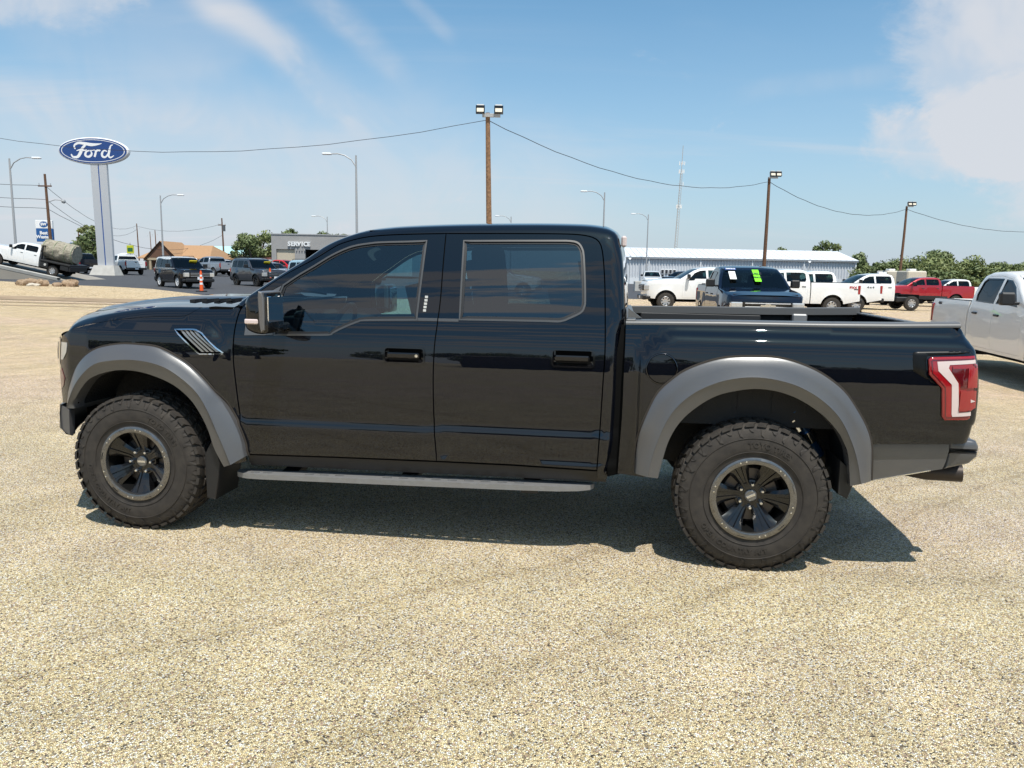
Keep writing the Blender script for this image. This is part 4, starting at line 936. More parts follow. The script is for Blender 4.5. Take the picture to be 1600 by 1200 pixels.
# wheels -----------------------------------------------------------------------------
def make_wheel():
    # axis y, outer face towards -y at y = -.155
    root = empty('wheel', (0,0,0)); Rt = .432
    prof = [(.232,.145),(.245,.152),(.29,.160),(.34,.158),(.385,.148),(.412,.130),(.4195,.11),(.4205,0),(.4195,-.11),(.412,-.130),(.385,-.148),(.34,-.158),(.29,-.160),(.262,-.156),(.250,-.150),(.238,-.150),(.232,-.135)]
    b = MB(); b.lathe_y(prof, 96); ty = b.build('tyre', M_tyre, root, smooth=50)
    # tread blocks
    b = MB(); n = 40
    def blk(a0, a1, y0, y1, r0, r1, sk=0.):
        vs = []
        for r_, k in ((r0, 1.0), (r1, .90)):
            for a, y in ((a0, y0), (a1, y0), (a1, y1), (a0, y1)):
                am = (a0+a1)/2; ym = (y0+y1)/2; aa = am+(a-am)*k+sk*(y-ym); yy = ym+(y-ym)*k
                vs.append((r_*math.cos(aa), yy, r_*math.sin(aa)))
        b.add(vs, [(4,5,6,7),(0,1,5,4),(1,2,6,5),(2,3,7,6),(3,0,4,7)])
    for k in range(n):
        a = 2*PI*k/n; da = 2*PI/n
        for s_ in (-1, 1):
            blk(a+.06*da, a+.80*da, min(s_*.088, s_*.147), max(s_*.088, s_*.147), .408, Rt-.007, 1.0*s_)
            blk(a+(.12 if s_ < 0 else .55)*da, a+(.80 if s_ < 0 else 1.25)*da, min(s_*.034, s_*.080), max(s_*.034, s_*.080), .412, Rt, -1.3*s_)
        blk(a+.3*da, a+.95*da, -.024, .024, .412, Rt, .9)
    tag(b.build('tread_block', M_tyre, ty, smooth=0), kind='stuff')
    # shoulder lugs reaching down the sidewalls
    b = MB()
    for k in range(n):
        for s_ in (-1, 1):
            a = 2*PI*(k+.4)/n; long = k % 2 == 0
            r1, r0 = .4245, (.352 if long else .378)
            yf = lambda r_: np.interp(r_, [.34,.385,.412,.4195], [.158,.148,.130,.11])
            hw = .028; vs = []
            shp = [(r0, a-.018, ), (r0+.004, a+.014), (.392, a+.040), (r1, a+.052), (r1, a-.045), (.398, a-.036)]
            if long: shp[1] = (r0+.012, a+.028)
            top = [(r_*math.cos(q), s_*(yf(r_)+.005), r_*math.sin(q)) for r_, q in shp]; bot = [(r_*math.cos(q), s_*(yf(r_)-.004), r_*math.sin(q)) for r_, q in shp]
            m6 = len(shp); b.add(top+bot, [tuple(range(m6))]+[(i, (i+1)%m6, m6+(i+1)%m6, m6+i) for i in range(m6)])
    tag(b.build('sidewall_lug', M_tyre, ty, smooth=0), kind='stuff')
    b = MB()
    for r_ in (.345, .268): b.lathe_y([(r_-.002,-.1585),(r_,-.1615),(r_+.002,-.1585)], 96)
    b.build('sidewall_rib', M_tyre, ty, smooth=0)
    # raised lettering bent round the sidewall
    def arc_text(txt, a_mid, rad, size, flip=False):
        me_o = text_mesh('sidewall_lettering', txt, size, .006, M_tyre, ty, bold=.0016, space=1.12)
        for v in me_o.data.vertices:
            x, y, z = v.co
            r_ = rad+(-y if flip else y)
            th = a_mid-(x/rad)*(-1 if flip else 1)
            yb = -float(np.interp(r_, [.26,.29,.34,.385], [.156,.160,.158,.148]))
            v.co = (r_*math.cos(th), yb-.0005-max(0, z)*1.0, r_*math.sin(th))
    arc_text('TOYO TIRES', R(48), .306, .040); arc_text('OPEN COUNTRY A/T', R(222), .306, .040, True)
    # beadlock ring
    b = MB(); b.lathe_y([(.200,-.128),(.196,-.150),(.199,-.160),(.208,-.163),(.226,-.163),(.235,-.158),(.238,-.146),(.238,-.130)], 96); rg = b.build('beadlock_ring', M_ring, root, smooth=40)
    b = MB()
    for k in range(6):
        for dd in (-.075, .075):
            a = 2*PI*k/6+R(20)+dd; b.lathe_y([(.0001,-.1685),(.0045,-.1685),(.0055,-.163)], 8, (.217*math.cos(a),0,.217*math.sin(a)))
    tag(b.build('ring_bolt', M_chrome, rg), kind='stuff')
    b = MB()
    for k in range(6):
        for r0, r1 in ((0,1),):
            a = 2*PI*k/6+R(50); vs = []
            for q in np.linspace(-.10,.10,5): vs.append((.2345*math.cos(a+q), -.1595, .2345*math.sin(a+q)))
            for q in np.linspace(-.10,.10,5): vs.append((.222*math.cos(a+q), -.1662, .222*math.sin(a+q)))
            b.add(vs, [(i,i+1,i+6,i+5) for i in range(4)])
    tag(b.build('ring_notch', M_ring, rg), kind='stuff')
    # barrel
    b = MB(); b.lathe_y([(.200,-.128),(.190,-.10),(.185,.0),(.19,.10),(.225,.14)], 64); b.lathe_y([(.0,.03),(.185,.03)], 48); b.build('barrel', M_void, root)
    # spokes: six broad, dished, with flat facets
    b = MB()
    for k in range(6):
        a = 2*PI*k/6+PI/2
        def P(r_, q, y): return (r_*math.cos(a+q), y, r_*math.sin(a+q))
        rr = [(.060,.50,-.080),(.095,.36,-.088),(.140,.33,-.108),(.185,.34,-.128),(.2005,.36,-.136)]
        top = [[P(r_, -h, y+.014), P(r_, -h*.62, y), P(r_, -h*.30, y-.001), P(r_, -h*.22, y+.006), P(r_, h*.22, y+.006), P(r_, h*.30, y-.001), P(r_, h*.62, y), P(r_, h, y+.014)] for r_, h, y in rr]
        b.grid(top)
        b.grid([[P(r_, -h, y+.014) for r_, h, y in rr], [P(r_, -h*.95, y+.07) for r_, h, y in rr]])
        b.grid([[P(r_, h, y+.014) for r_, h, y in rr], [P(r_, h*.95, y+.07) for r_, h, y in rr]])
    b.lathe_y([(.002,-.078),(.075,-.080),(.088,-.076),(.092,-.05)], 48)
    b.build('spoke', M_wheelblk, root, smooth=25)
    for k in range(6):
        a = 2*PI*k/6+R(60)+PI/6-R(30)
        b = MB(); b.lathe_y([(.0001,-.110),(.007,-.109),(.0125,-.102),(.0135,-.082),(.014,-.074)], 12, (.0675*math.cos(a),0,.0675*math.sin(a))); b.build('lug_nut', M_chrome, root)
    b = MB(); b.lathe_y([(.0001,-.094),(.028,-.094),(.033,-.090),(.035,-.07)], 32); cp = b.build('centre_cap', mat('grey_cap', (.22,.22,.22), rough=.3, metal=.8), root)
    b = MB(); b.rbox(-.026,.026,-.0975,-.0935,-.0075,.0075,.001); b.build('cap_bar', M_chrome, cp)
    b = MB(); b.lathe_y([(.0,-.05),(.15,-.05),(.17,-.03)], 48); b.build('brake_disc', mat('brake_steel', (.10,.09,.085), rough=.4, metal=.8), root)
    return root
wh = make_wheel(); wheels = []
for i, (x, s, rot, z) in enumerate(((0., near, 0, .4255), (3.708, near, R(-27), .4215), (0., far, .5, .4255), (3.708, far, 1.1, .4215))):
    w = wh if i == 0 else copy_tree(wh, None)
    w.parent = TK; w.location = (x, s*(.885), z)
    w.rotation_euler = (0, rot, 0) if s == near else (0, rot, PI)
    if i == 0: w.rotation_euler = (0, 0, R(-1.0))

# mirrors -------------------------------------------------------------------------------
def mirror(s):
    P = spline(T['mirror']+[T['mirror'][0]], .02)[:-1]
    b = MB(); b.prism(P, s*1.045, s*1.275, taper=.022); mr = b.build('door_mirror', M_gblack, TK, smooth=50)
    b = MB(); b.prism([(.955,1.515),(.975,1.508),(.985,1.48),(.985,1.30),(.965,1.285),(.955,1.33),(.950,1.48)], s*1.03, s*1.283, taper=.006); b.build('mirror_band', mat('satin_grey_mirror_band', (.18,.17,.165), rough=.35, metal=.5), mr)
    b = MB(); b.rbox(.868, .948, min(s*1.05, s*1.284), max(s*1.05, s*1.284), 1.332, 1.360, .006); b.build('turn_lamp', M_white_l, mr)
    b = MB(); b.rbox(.992, 1.0, min(s*1.06, s*1.255), max(s*1.06, s*1.255), 1.31, 1.485, .003); b.build('mirror_glass', mat('mirror_silver', (.85,.87,.9), rough=.02, metal=1), mr)
    b = MB(); b.rbox(.885, .985, min(s*.93, s*1.06), max(s*.93, s*1.06), 1.275, 1.325, .012); b.build('mirror_arm', M_gblack, mr)
both(mirror)
# keypad on the near B-pillar
for k in range(5):
    b = MB(); z = 1.412+.0195*k; w = float(W_body(np.array([1.803]), np.array([z]))[0])
    b.rbox(1.797+.0012*k, 1.815+.0012*k, -w-.004, -w+.002, z-.007, z+.007, .001); b.build('keypad_button', mat('pale_keypad', (.6,.6,.58), rough=.3), TK)
# interior ----------------------------------------------------------------------------------
def seat(x, y, rear=False):
    b = MB(); hw = .26
    b.rbox(x-.25, x+.27, y-hw, y+hw, .86, 1.0, .05)
    b.obox((x+.34, y, 1.24), (1,0,.24), (0,1,0), (-.24,0,1), .065, .25, .33)
    b.obox((x+.44, y, 1.63), (1,0,.2), (0,1,0), (-.2,0,1), .05, .13, .095)
    b.tube([(x+.42, y-.06, 1.5), (x+.44, y-.06, 1.62)], .008, 6); b.tube([(x+.42, y+.06, 1.5), (x+.44, y+.06, 1.62)], .008, 6)
    b.build('seat', M_seat, TK, smooth=30)
for y in (-.43, .43): seat(1.42, y); seat(2.30, y)
seat(2.30, 0)
b = MB(); b.rbox(.72, 1.02, -.80, .80, 1.02, 1.33, .05); b.rbox(.95, 1.7, -.13, .13, .8, 1.08, .03); b.rbox(.86,1.03,-.62,-.24,1.30,1.37,.02)
b.box(.6, 2.9, -.80, .80, .6, .72); b.build('dashboard', M_int, TK)
b = MB(); cx, cy, cz = 1.12, -.43, 1.24
tor = [(cx+.185*math.sin(k*PI/14)*.35*0+.065*math.sin(k*PI/14), cy+.185*math.cos(k*PI/14), cz+.172*math.sin(k*PI/14)) for k in range(29)]
b.tube(tor, .016, 8, cap=False); b.obox((cx,cy,cz), (1,0,-.35), (0,1,0), (.35,0,1), .02, .165, .03); b.obox((cx-.1,cy,cz-.05),(1,0,-.35),(0,1,0),(.35,0,1),.1,.03,.03)
b.build('steering_wheel', M_int, TK)
b = MB(); b.rbox(.93, .95, -.13, .13, 1.69, 1.75, .006); b.tube([(.93,0,1.73),(1.0,0,1.80)], .008, 6); b.build('inner_mirror', M_int, TK)
b = MB()
for s in (near, far):
    b.rbox(.8, 1.86, min(s*.84, s*.87), max(s*.84, s*.87), .7, 1.22, .02); b.rbox(1.93, 2.82, min(s*.84, s*.87), max(s*.84, s*.87), .7, 1.33, .02)
    b.obox((1.86, s*.725, 1.58), (1,0,0), (0,1,.42*s), (0,-.42*s,1), .065, .02, .25)
tag(b.build('door_lining', M_int, TK), kind=None)
b = MB(); b.grid([[(x, .70*t, 1.88) for t in (-1,0,1)] for x in (1.40, 2.1, 2.8)]); b.build('headliner', mat('headliner_cloth', (.12,.12,.12), rough=.9), TK)
for ch in TK.children:
    ch.location.x -= 1.9
# ================================================================ other vehicles on the lot
P_white = mat('white_car_paint', (.78,.78,.77), rough=.3, coat=1, coat_r=.02)
P_silver = mat('silver_car_paint', (.36,.38,.41), rough=.35, metal=.5, coat=1, coat_r=.02)
P_pearl = mat('pale_grey_white_paint', (.78,.765,.74), rough=.35, coat=1, coat_r=.02)
P_black = mat('black_car_paint', (.008,.009,.014), rough=.3, spec=0., coat=1, coat_r=.02)
P_grey = mat('dark_grey_car_paint', (.050,.050,.058), rough=.35, metal=.4, coat=1, coat_r=.02)
P_red = mat('red_car_paint', (.36,.008,.020), rough=.3, metal=.3, coat=1, coat_r=.02)
P_navy = mat('midnight_blue_paint', (.004,.007,.018), rough=.3, spec=0., coat=1, coat_r=.02)
P_brightred = mat('bright_red_paint', (.55,.010,.010), rough=.3, coat=1, coat_r=.02)
G_car = glass_mat('car_glass', (.22,.36,.36), ior=1.5)
G_dark = glass_mat('privacy_glass', (.04,.05,.06), ior=1.5)
M_alloy = mat('alloy_wheel', (.55,.55,.56), rough=.3, metal=.8)
M_wwheel = mat('white_wheel', (.72,.72,.72), rough=.4)
M_plate = mat('number_plate_white', (.75,.77,.8), rough=.5)
def wheel_mesh(Rt=.40, w=.26, rim=.26, spokes=6):
    t = MB(); n = 28
    t.lathe_y([(rim,.12),(Rt*.86,w/2),(Rt*.975,w*.42),(Rt,w*.30),(Rt,-w*.30),(Rt*.975,-w*.42),(Rt*.86,-w/2),(rim+.01,-w*.46),(rim-.005,-w*.30)], n)
    for k in range(36):
        a = 2*PI*k/36
        t.obox((Rt*.985*math.cos(a), -w*.36, Rt*.985*math.sin(a)), (-math.sin(a),.4,math.cos(a)), (0,1,0), (math.cos(a),0,math.sin(a)), .022, w*.09, .012)
    r = MB(); r.lathe_y([(rim,-w*.44),(rim*.96,-w*.46),(rim*.90,-w*.40),(rim*.88,-w*.05),(rim*.95,w*.3)], n)
    for k in range(spokes):
        a = 2*PI*k/spokes+PI/2; ca, sa = math.cos(a), math.sin(a)
        pr = [(rim*.18,-.045,.0),(rim*.92,-.032,.0)]
        def P(rr, q, y): return (rr*ca-q*sa, y, rr*sa+q*ca)
        y0 = -w*.36
        vs = [P(rim*.15,-rim*.14,y0), P(rim*.15,rim*.14,y0), P(rim*.92,rim*.20,y0-.012), P(rim*.92,-rim*.20,y0-.012), P(rim*.15,-rim*.14,y0+.05), P(rim*.15,rim*.14,y0+.05), P(rim*.92,rim*.22,y0+.05), P(rim*.92,-rim*.22,y0+.05)]
        r.add(vs, [(0,1,2,3),(0,3,7,4),(1,5,6,2),(3,2,6,7)])
    r.lathe_y([(.001,-w*.42),(rim*.22,-w*.40),(rim*.24,-w*.3)], 12)
    h = MB(); h.lathe_y([(.0,.0),(rim*.90,.0)], 20)
    return t.mesh('tyre', 40), r.mesh('rim', 40), h.mesh('hub_back', 0)
WMESH = {k: wheel_mesh(*v) for k, v in dict(truck=(.405,.27,.235,6), suv=(.36,.23,.225,5), steel=(.405,.25,.225,8)).items()}
def add_wheel(par, x, s, hw, kind, mrim, k=1.):
    t, r, h = WMESH[kind]; rad = {'truck': .405, 'suv': .36, 'steel': .405}[kind]*k
    w = empty('wheel', (x, s*(hw-.13), rad), 0 if s < 0 else PI); w.parent = par; w.scale = (k, 1, k)
    w.rotation_euler = (0, random.random()*0+.3*s, 0 if s < 0 else PI)
    o = bpy.data.objects.new('tyre', t); COL.objects.link(o); o.parent = w
    if not t.materials: t.materials.append(M_tyre)
    o = bpy.data.objects.new('rim', r); COL.objects.link(o); o.parent = w
    if not r.materials: r.materials.append(M_alloy)
    o.material_slots[0].link = 'OBJECT'; o.material_slots[0].material = mrim
    o = bpy.data.objects.new('brake_disc', h); COL.objects.link(o); o.parent = w
    if not h.materials: h.materials.append(M_void)
    return w
def arc(cx, cz, r, a0, a1, n=14, sx=1.): return [(cx+sx*r*math.cos(R(a0+(a1-a0)*k/n)), cz+r*math.sin(R(a0+(a1-a0)*k/n))) for k in range(n+1)]
# side outlines: x from the front axle (nose negative), z up
SPEC = {}
SPEC['pickup'] = dict(wb=3.68, hw=1.01, rw=.405, arch=.50, sill=.46, wk='truck',
    top=[(-.90,.56),(-.94,.80),(-.93,1.06),(-.86,1.17),(-.40,1.25),(.20,1.31),(.62,1.34)],
    cab=[(.62,1.34),(.95,1.55),(1.25,1.75),(1.55,1.87),(2.0,1.93),(2.55,1.92),(2.78,1.86),(2.87,1.70),(2.93,1.36)],
    bed=[(2.97,1.36),(4.80,1.36),(4.85,1.30),(4.86,.60)],
    wins=[[(.98,1.33),(1.30,1.36),(1.82,1.36),(1.80,1.79),(1.56,1.77),(1.30,1.65)],[(1.92,1.36),(2.70,1.38),(2.74,1.50),(2.70,1.74),(2.60,1.80),(1.91,1.80)]],
    doors=[(.72,1.86),(1.86,2.80)], belt=1.34, bedline=True)
SPEC['heavy'] = dict(wb=4.06, hw=1.03, rw=.42, arch=.52, sill=.52, wk='steel',
    top=[(-.88,.60),(-.92,.85),(-.92,1.20),(-.84,1.33),(-.40,1.40),(.20,1.44),(.66,1.46)],
    cab=[(.66,1.46),(1.0,1.68),(1.30,1.86),(1.6,1.97),(2.0,2.02),(2.65,2.02),(2.90,1.96),(2.99,1.80),(3.04,1.45)],
    bed=[(3.08,1.46),(5.22,1.46),(5.27,1.40),(5.28,.70)],
    wins=[[(1.02,1.40),(1.30,1.42),(1.36,1.50),(1.88,1.50),(1.86,1.88),(1.60,1.86),(1.33,1.74)],[(1.98,1.50),(2.80,1.50),(2.84,1.58),(2.82,1.84),(2.74,1.89),(1.97,1.89)]],
    doors=[(.78,1.92),(1.92,2.92)], belt=1.46, bedline=True)
SPEC['boxy_suv'] = dict(wb=2.67, hw=.94, rw=.36, arch=.42, sill=.36, wk='suv',
    top=[(-.78,.42),(-.82,.62),(-.81,.92),(-.74,1.02),(-.30,1.08),(.30,1.12),(.52,1.14)],
    cab=[(.52,1.14),(.80,1.36),(1.08,1.58),(1.30,1.69),(1.70,1.75),(2.60,1.755),(3.15,1.74),(3.36,1.66),(3.46,1.30),(3.50,1.05),(3.52,.50)],
    bed=None,
    wins=[[(.86,1.15),(1.62,1.17),(1.60,1.60),(1.36,1.60),(1.18,1.52)],[(1.70,1.17),(2.44,1.18),(2.44,1.61),(1.69,1.61)],[(2.54,1.19),(3.18,1.20),(3.16,1.55),(3.06,1.60),(2.54,1.61)]],
    doors=[(.66,1.66),(1.66,2.49)], belt=1.13)
SPEC['crossover'] = dict(SPEC['boxy_suv'])
def vehicle(name, kind, paint, loc, rz, label, cat, group=None, rim=None, roof=None, glass=None, scale=1., bed=True, flat=False, trim=M_blk, bumper=None, lights=True, z=None, tilt=0.):
    S = SPEC[kind]; hw = S['hw']; wb = S['wb']; glass = glass or G_car; rim = rim or M_alloy; bumper = bumper or M_blk
    x, y = loc; root = empty(name, (x, y, terr(x, y)+.006 if z is None else z), rz, label, cat, group); root.scale = (scale,)*3
    if tilt: root.rotation_euler = (0, tilt, rz)
    belt = S['belt']; rw = S['rw']; ar = S['arch']; sill = S['sill']; ce = S['cab'][-1][0]
    top, cab = S['top'], S['cab']
    def W(x, z):
        x = np.asarray(x, float); z = np.asarray(z, float)
        w = hw-np.interp(z, [.3,.5,.62,.8,1.0,belt-.12,belt,belt+.25,2.1], [.08,.03,.012,.0,.0,.012,.035,.10,.30])
        w = w-np.interp(x, [top[1][0]-.1,top[1][0]+.05,top[1][0]+.25,top[1][0]+.7], [.22,.13,.05,0])
        if not S['bed']: w = w-np.interp(x, [ce-.5,ce-.15,ce], [0,.03,.08])
        for cx in (0., wb): w = w+.022*np.clip(1-(np.hypot(x-cx, z-rw)-ar)/.10, 0, 1)*(z < belt-.1)
        return w
    suv = not S['bed']
    prof = top[:-1]+cab
    cabz = [p for p in cab]
    end = cab[-1]
    # lower bodies
    fa = arc(0, rw, ar, 180+math.degrees(math.asin(min(.9,(rw-sill)/ar)))*-1, math.degrees(math.asin(min(.9,(rw-sill)/ar)))*1, 14)
    def archpts(cx): 
        q = math.degrees(math.asin((sill-rw)/ar)) if abs(sill-rw) < ar else 0
        return arc(cx, rw, ar, q, 180-q, 14)          # from rear side to front side (over the top)
    if suv:
        outl = prof+[(end[0]-.02,sill+.02)]+archpts(wb)+archpts(0)+[(top[0][0]+.05, sill)]
        holes = S['wins']; sil = prof
    else:
        outl = prof+[(ce,sill)]+archpts(0)+[(top[0][0]+.03, sill+.04)]
        holes = S['wins']; sil = prof
    sil = densify(sil, .12, closed=False)
    body = None
    dl = []
    for (d0, d1) in S['doors']:
        zt = lambda xx: float(np.interp(xx, [p[0] for p in cab], [p[1] for p in cab]))-.07
        pts = [(d0, sill+.06),(d1-.0, sill+.06)]
        if suv and d1 > wb-ar+.05: pts = [(d0, sill+.06),(wb-ar-.02, sill+.06),(wb-ar+.02,rw+.15),(d1, rw+.42)]
        if not suv and False: pass
        pts += [(d1, min(zt(d1), zt(d1-.05)))]
        xs_ = [q for q in np.arange(d1-.25, d0+.05, -.25)]
        pts += [(q, zt(q)) for q in xs_]+[(d0+.0, zt(d0+.0) if zt(d0) > belt-.1 else belt-.02)]
        dl.append(densify(pts, .3))
    outd = densify(outl, .25)
    mdoors = []
    for s in (near, far):
        hol = [list(h) for h in holes] if suv else [list(h) for h in holes]
        inner = []
        allh = [h for h in dl]
        extra_w = [h for h in hol if not any(inpoly(np.mean([p[0] for p in h]), np.mean([p[1] for p in h]), d) for d in dl)]
        o = panel('body_side', outd, W, s, paint, root, holes=allh+extra_w, grid=.28, flange=.02, sils=[(sil, .05)])
        for d, h in zip(dl, hol):
            dd = panel('door', inset(d, .004), W, s, paint, root, holes=[h], grid=.3, flange=.02)
            xh = max(p[0] for p in d)-.16; zh = belt-.19; w_ = float(W(np.array([xh]), np.array([zh]))[0])
            b = MB(); b.rbox(xh-.10, xh+.08, s*w_-.02, s*w_+.02, zh-.018, zh+.018, .008); b.build('handle', trim, dd, smooth=0)
        for h in hol:
            panel('window', inset(densify(h, .3), -.002), W, s, glass, root, grid=.5, flange=0, off=-.012)
            panel('window_frame', inset(densify(h, .5), -.012), W, s, M_gblack, root, holes=[inset(densify(h, .5), .014)], grid=1., flange=.01, off=.002)
        panel('gap_shade_sheet', densify([(S['doors'][0][0]-.03,sill+.03),(S['doors'][-1][1]+.03,sill+.03),(S['doors'][-1][1]+.03,belt),(S['doors'][0][0]-.03,belt-.05)], .5) if not suv else densify([(.6,sill+.1),(2.1,sill+.1),(2.2,belt),(.6,belt-.05)], .5), W, s, M_void, root, grid=.6, flange=0, off=-.035)  # black sheet giving the door gaps their shade
        # mirror
        xm = S['wins'][0][0][0]-.02
        b = MB(); b.rbox(xm-.05, xm+.08, min(s*(hw+.02), s*(hw+.26)), max(s*(hw+.02), s*(hw+.26)), belt+.02, belt+.24, .03); b.rbox(xm-.02, xm+.04, min(s*(hw-.08), s*(hw+.06)), max(s*(hw-.08), s*(hw+.06)), belt+.03, belt+.08, .01)
        b.build('door_mirror', M_blk if trim is M_blk else paint, root)
    # skins across: hood, windshield, roof, back
    Wt = with_edges(W, [(sil, .05)])
    def cross(pts, crown=.02, bow=0., ts=(-1,-.97,-.85,-.5,0,.5,.85,.97,1)):
        A = np.array(pts); w = Wt(A[:,0], A[:,1]); return [[(x-bow*(1-t*t), wi*t, z+crown*(1-t**4)) for t in ts] for (x, z), wi in zip(pts, w)]
    ts_in = slice(1, 8)
    front = cross(densify(top[:4], .1, closed=False), 0., .12)
    MB().grid(front).build('nose_panel', paint, root, smooth=50)
    hoodr = cross(densify(top[3:], .15, closed=False), .035, 0)
    for i, r_ in enumerate(hoodr):
        k = max(0, 1-i/3.); hoodr[i] = [(p[0]-.12*(1-t*t)*k, p[1], p[2]) for p, t in zip(r_, (-1,-.97,-.85,-.5,0,.5,.85,.97,1))]
    MB().grid(hoodr).build('hood', paint, root, smooth=50)
    zmax = max(p[1] for p in cab); ir = next(i for i, p in enumerate(cab) if p[1] > zmax-.08)
    ib = max(i for i, p in enumerate(cab) if p[1] > zmax-.10)
    ws = cross(densify(cab[:ir+1], .12, closed=False), .02, .07)
    MB().grid([r_[1:8] for r_ in ws[:-1]]).build('windshield', G_car, root, smooth=50)
    b = MB(); b.grid([r_[:2] for r_ in ws]); b.grid([r_[7:] for r_ in ws]); b.grid(ws[-2:]); b.build('windshield_frame', paint, root, smooth=50)
    MB().grid(cross(densify(cab[ir:ib+1], .25, closed=False), .03, 0)).build('roof', roof or paint, root, smooth=50)
    bk = [p for p in densify(cab[ib:], .12, closed=False)]
    rb = cross(bk, .0, -.02)
    zb = belt+.02
    g_ = [r_ for r_ in rb if r_[0][2] > zb-.02]; l_ = [r_ for r_ in rb if r_[0][2] <= zb+.12]
    MB().grid([r_[1:8] for r_ in g_[1:]]).build('rear_window', G_dark if suv else glass, root, smooth=50)
    b = MB(); b.grid([r_[:2] for r_ in g_]); b.grid([r_[7:] for r_ in g_]); b.grid(g_[:2])
    if len(l_) > 1: b.grid(l_[-max(2, len(l_)-1):])
    if not suv: b.box(ce-.03, ce, -hw*.9, hw*.9, sill, belt+.0)
    b.build('cab_back' if not suv else 'tailgate', paint, root, smooth=50)
    # interior
    b = MB(); b.box(.3, ce-.1, -hw*.86, hw*.86, sill, belt-.35); b.box(top[1][0]+.2, .9, -hw*.8, hw*.8, .5, belt-.12)
    for xs_ in (1.45, 2.30):
        for ys_ in (-.42, .42): b.obox((xs_+.3, ys_, belt+.0), (1,0,.2), (0,1,0), (-.2,0,1), .07, .24, .34); b.obox((xs_+.38, ys_, belt+.42-.03), (1,0,.2), (0,1,0), (-.2,0,1), .05, .12, .07)
    b.build('interior', M_int, root, smooth=0)
    # underbody
    b = MB(); b.box(-.6, (wb+.9 if not suv else wb+.5), -.45, .45, rw-.05, sill+.12); b.box(-.05,.05,-hw+.2,hw-.2,rw-.06,rw+.05); b.box(wb-.05,wb+.05,-hw+.2,hw-.2,rw-.06,rw+.05)
    for cx in (0., wb): b.box(cx-ar, cx+ar, -hw+.32, hw-.32, rw-.1, rw+ar*.9)
    b.box(0.5, ce-.1, -hw+.08, hw-.08, sill-.05, sill+.06)
    b.build('underbody', M_void, root, smooth=0)
    # bed
    if S['bed'] and bed:
        bx0, bx1, bz = S['bed'][0][0], S['bed'][1][0], S['bed'][0][1]; ex = S['bed'][-1][0]
        bo = densify([(bx0,bz),(bx1,bz),(bx1+.05,bz-.06),(ex,.95),(ex,sill+.14),(wb+ar+.25,sill+.05)]+archpts(wb)+[(bx0,sill)], .25)
        for s in (near, far):
            panel('bed_side', bo, W, s, paint, root, grid=.28, flange=.02)
            b = MB(); yy = sorted((s*.80, s*(hw-.06))); b.box(bx0, bx1, yy[0], yy[1], bz-.02, bz+.012); b.box(bx0, bx1, *sorted((s*.80, s*.815)), .85, bz); b.build('bed_rail', M_blk, root, smooth=0)
            tl = MB(); w_ = float(W(np.array([ex-.1]), np.array([1.1]))[0]); yy = sorted((s*(w_-.12), s*(w_+.012))); tl.rbox(ex-.11, ex+.015, yy[0], yy[1], bz-.50, bz-.10, .02); tl.build('tail_light', M_red, root)
        b = MB(); b.rbox(ex-.06, ex-.005, -hw+.13, hw-.13, sill+.22, bz, .012); b.rbox(ex-.06, ex+.004, -hw*.6, hw*.6, bz-.34, bz-.24, .01); tgx = b.build('tailgate', paint, root)
        b = MB(); b.rbox(ex, ex+.02, -.1, .1, bz-.18, bz-.11, .005); b.build('tailgate_handle', M_gblack, tgx)
        b = MB(); b.box(bx0, ex-.05, -.80, .80, .78, .82); b.box(bx0, bx0+.03, -.85, .85, .6, bz); b.build('bed_floor', M_blk, root, smooth=0)
        b = MB(); b.rbox(ex-.02, ex+.16, -hw+.06, hw-.06, sill+.02, sill+.22, .03); b.build('rear_bumper', bumper if bumper is not M_blk else M_blk, root)
        if lights: b = MB(); b.box(ex+.161, ex+.166, -.16, .16, sill+.06, sill+.17); b.build('number_plate', M_plate, root, smooth=0)
    if suv:
        for s in (near, far):
            tl = MB(); yy = sorted((s*(hw-.22), s*(hw-.055))); tl.rbox(ce-.10, ce+.02, yy[0], yy[1], .86, 1.10, .02); tl.build('tail_light', M_red, root)
        b = MB(); b.rbox(ce-.06, ce+.10, -hw+.08, hw-.08, .38, .60, .03); b.build('rear_bumper', M_blk, root)
        for s in (near, far):
            b = MB(); b.tube([(1.35, s*.66, zmax-.02), (1.5, s*.66, zmax+.06), (3.0, s*.66, zmax+.06), (3.15, s*.66, zmax-.02)], .018, 6); b.build('roof_rail', M_blk, root)
            # arch trim
            for cx in (0., wb):
                P = arc(cx, rw, ar+.05, 0, 180, 16); Q = arc(cx, rw, ar, 0, 180, 16); wv = [float(W(np.array([p[0]]), np.array([p[1]]))[0]) for p in P]
                b = MB(); b.grid([[(p[0], s*(w+.012), p[1]), (q[0], s*(w+.02), q[1]), (q[0], s*(w-.06), q[1])] for p, q, w in zip(P, Q, wv)]); b.build('arch_trim', M_blk, root)
            b = MB(); yy = sorted((s*(hw-.06), s*(hw-.02))); b.box(ar, wb-ar, yy[0], yy[1], sill-.02, sill+.10); b.build('sill_trim', M_blk, root)
    if roof is not None and roof is not paint:
        for s in (near, far):
            tp_ = [p for p in densify(cab, .2, closed=False) if p[1] > zmax-.12]
            panel('roof_edge', tp_+[(tp_[-1][0]-.01, zmax-.15), (tp_[0][0]+.02, zmax-.15)], W, s, roof, root, grid=.3, flange=.05, off=.012)
    # face
    nx = top[1][0]-.10; zt_, zg = top[2][1], top[1][1]
    b = MB(); b.rbox(nx-.03, nx+.14, -hw*.60, hw*.60, zt_-.30, zt_-.02, .02); gr = b.build('grille', M_gblack if kind != 'heavy' else M_blk, root)
    b = MB()
    for k in range(3): b.rbox(nx-.045, nx-.02, -hw*.56, hw*.56, zt_-.26+.09*k, zt_-.235+.09*k, .005)
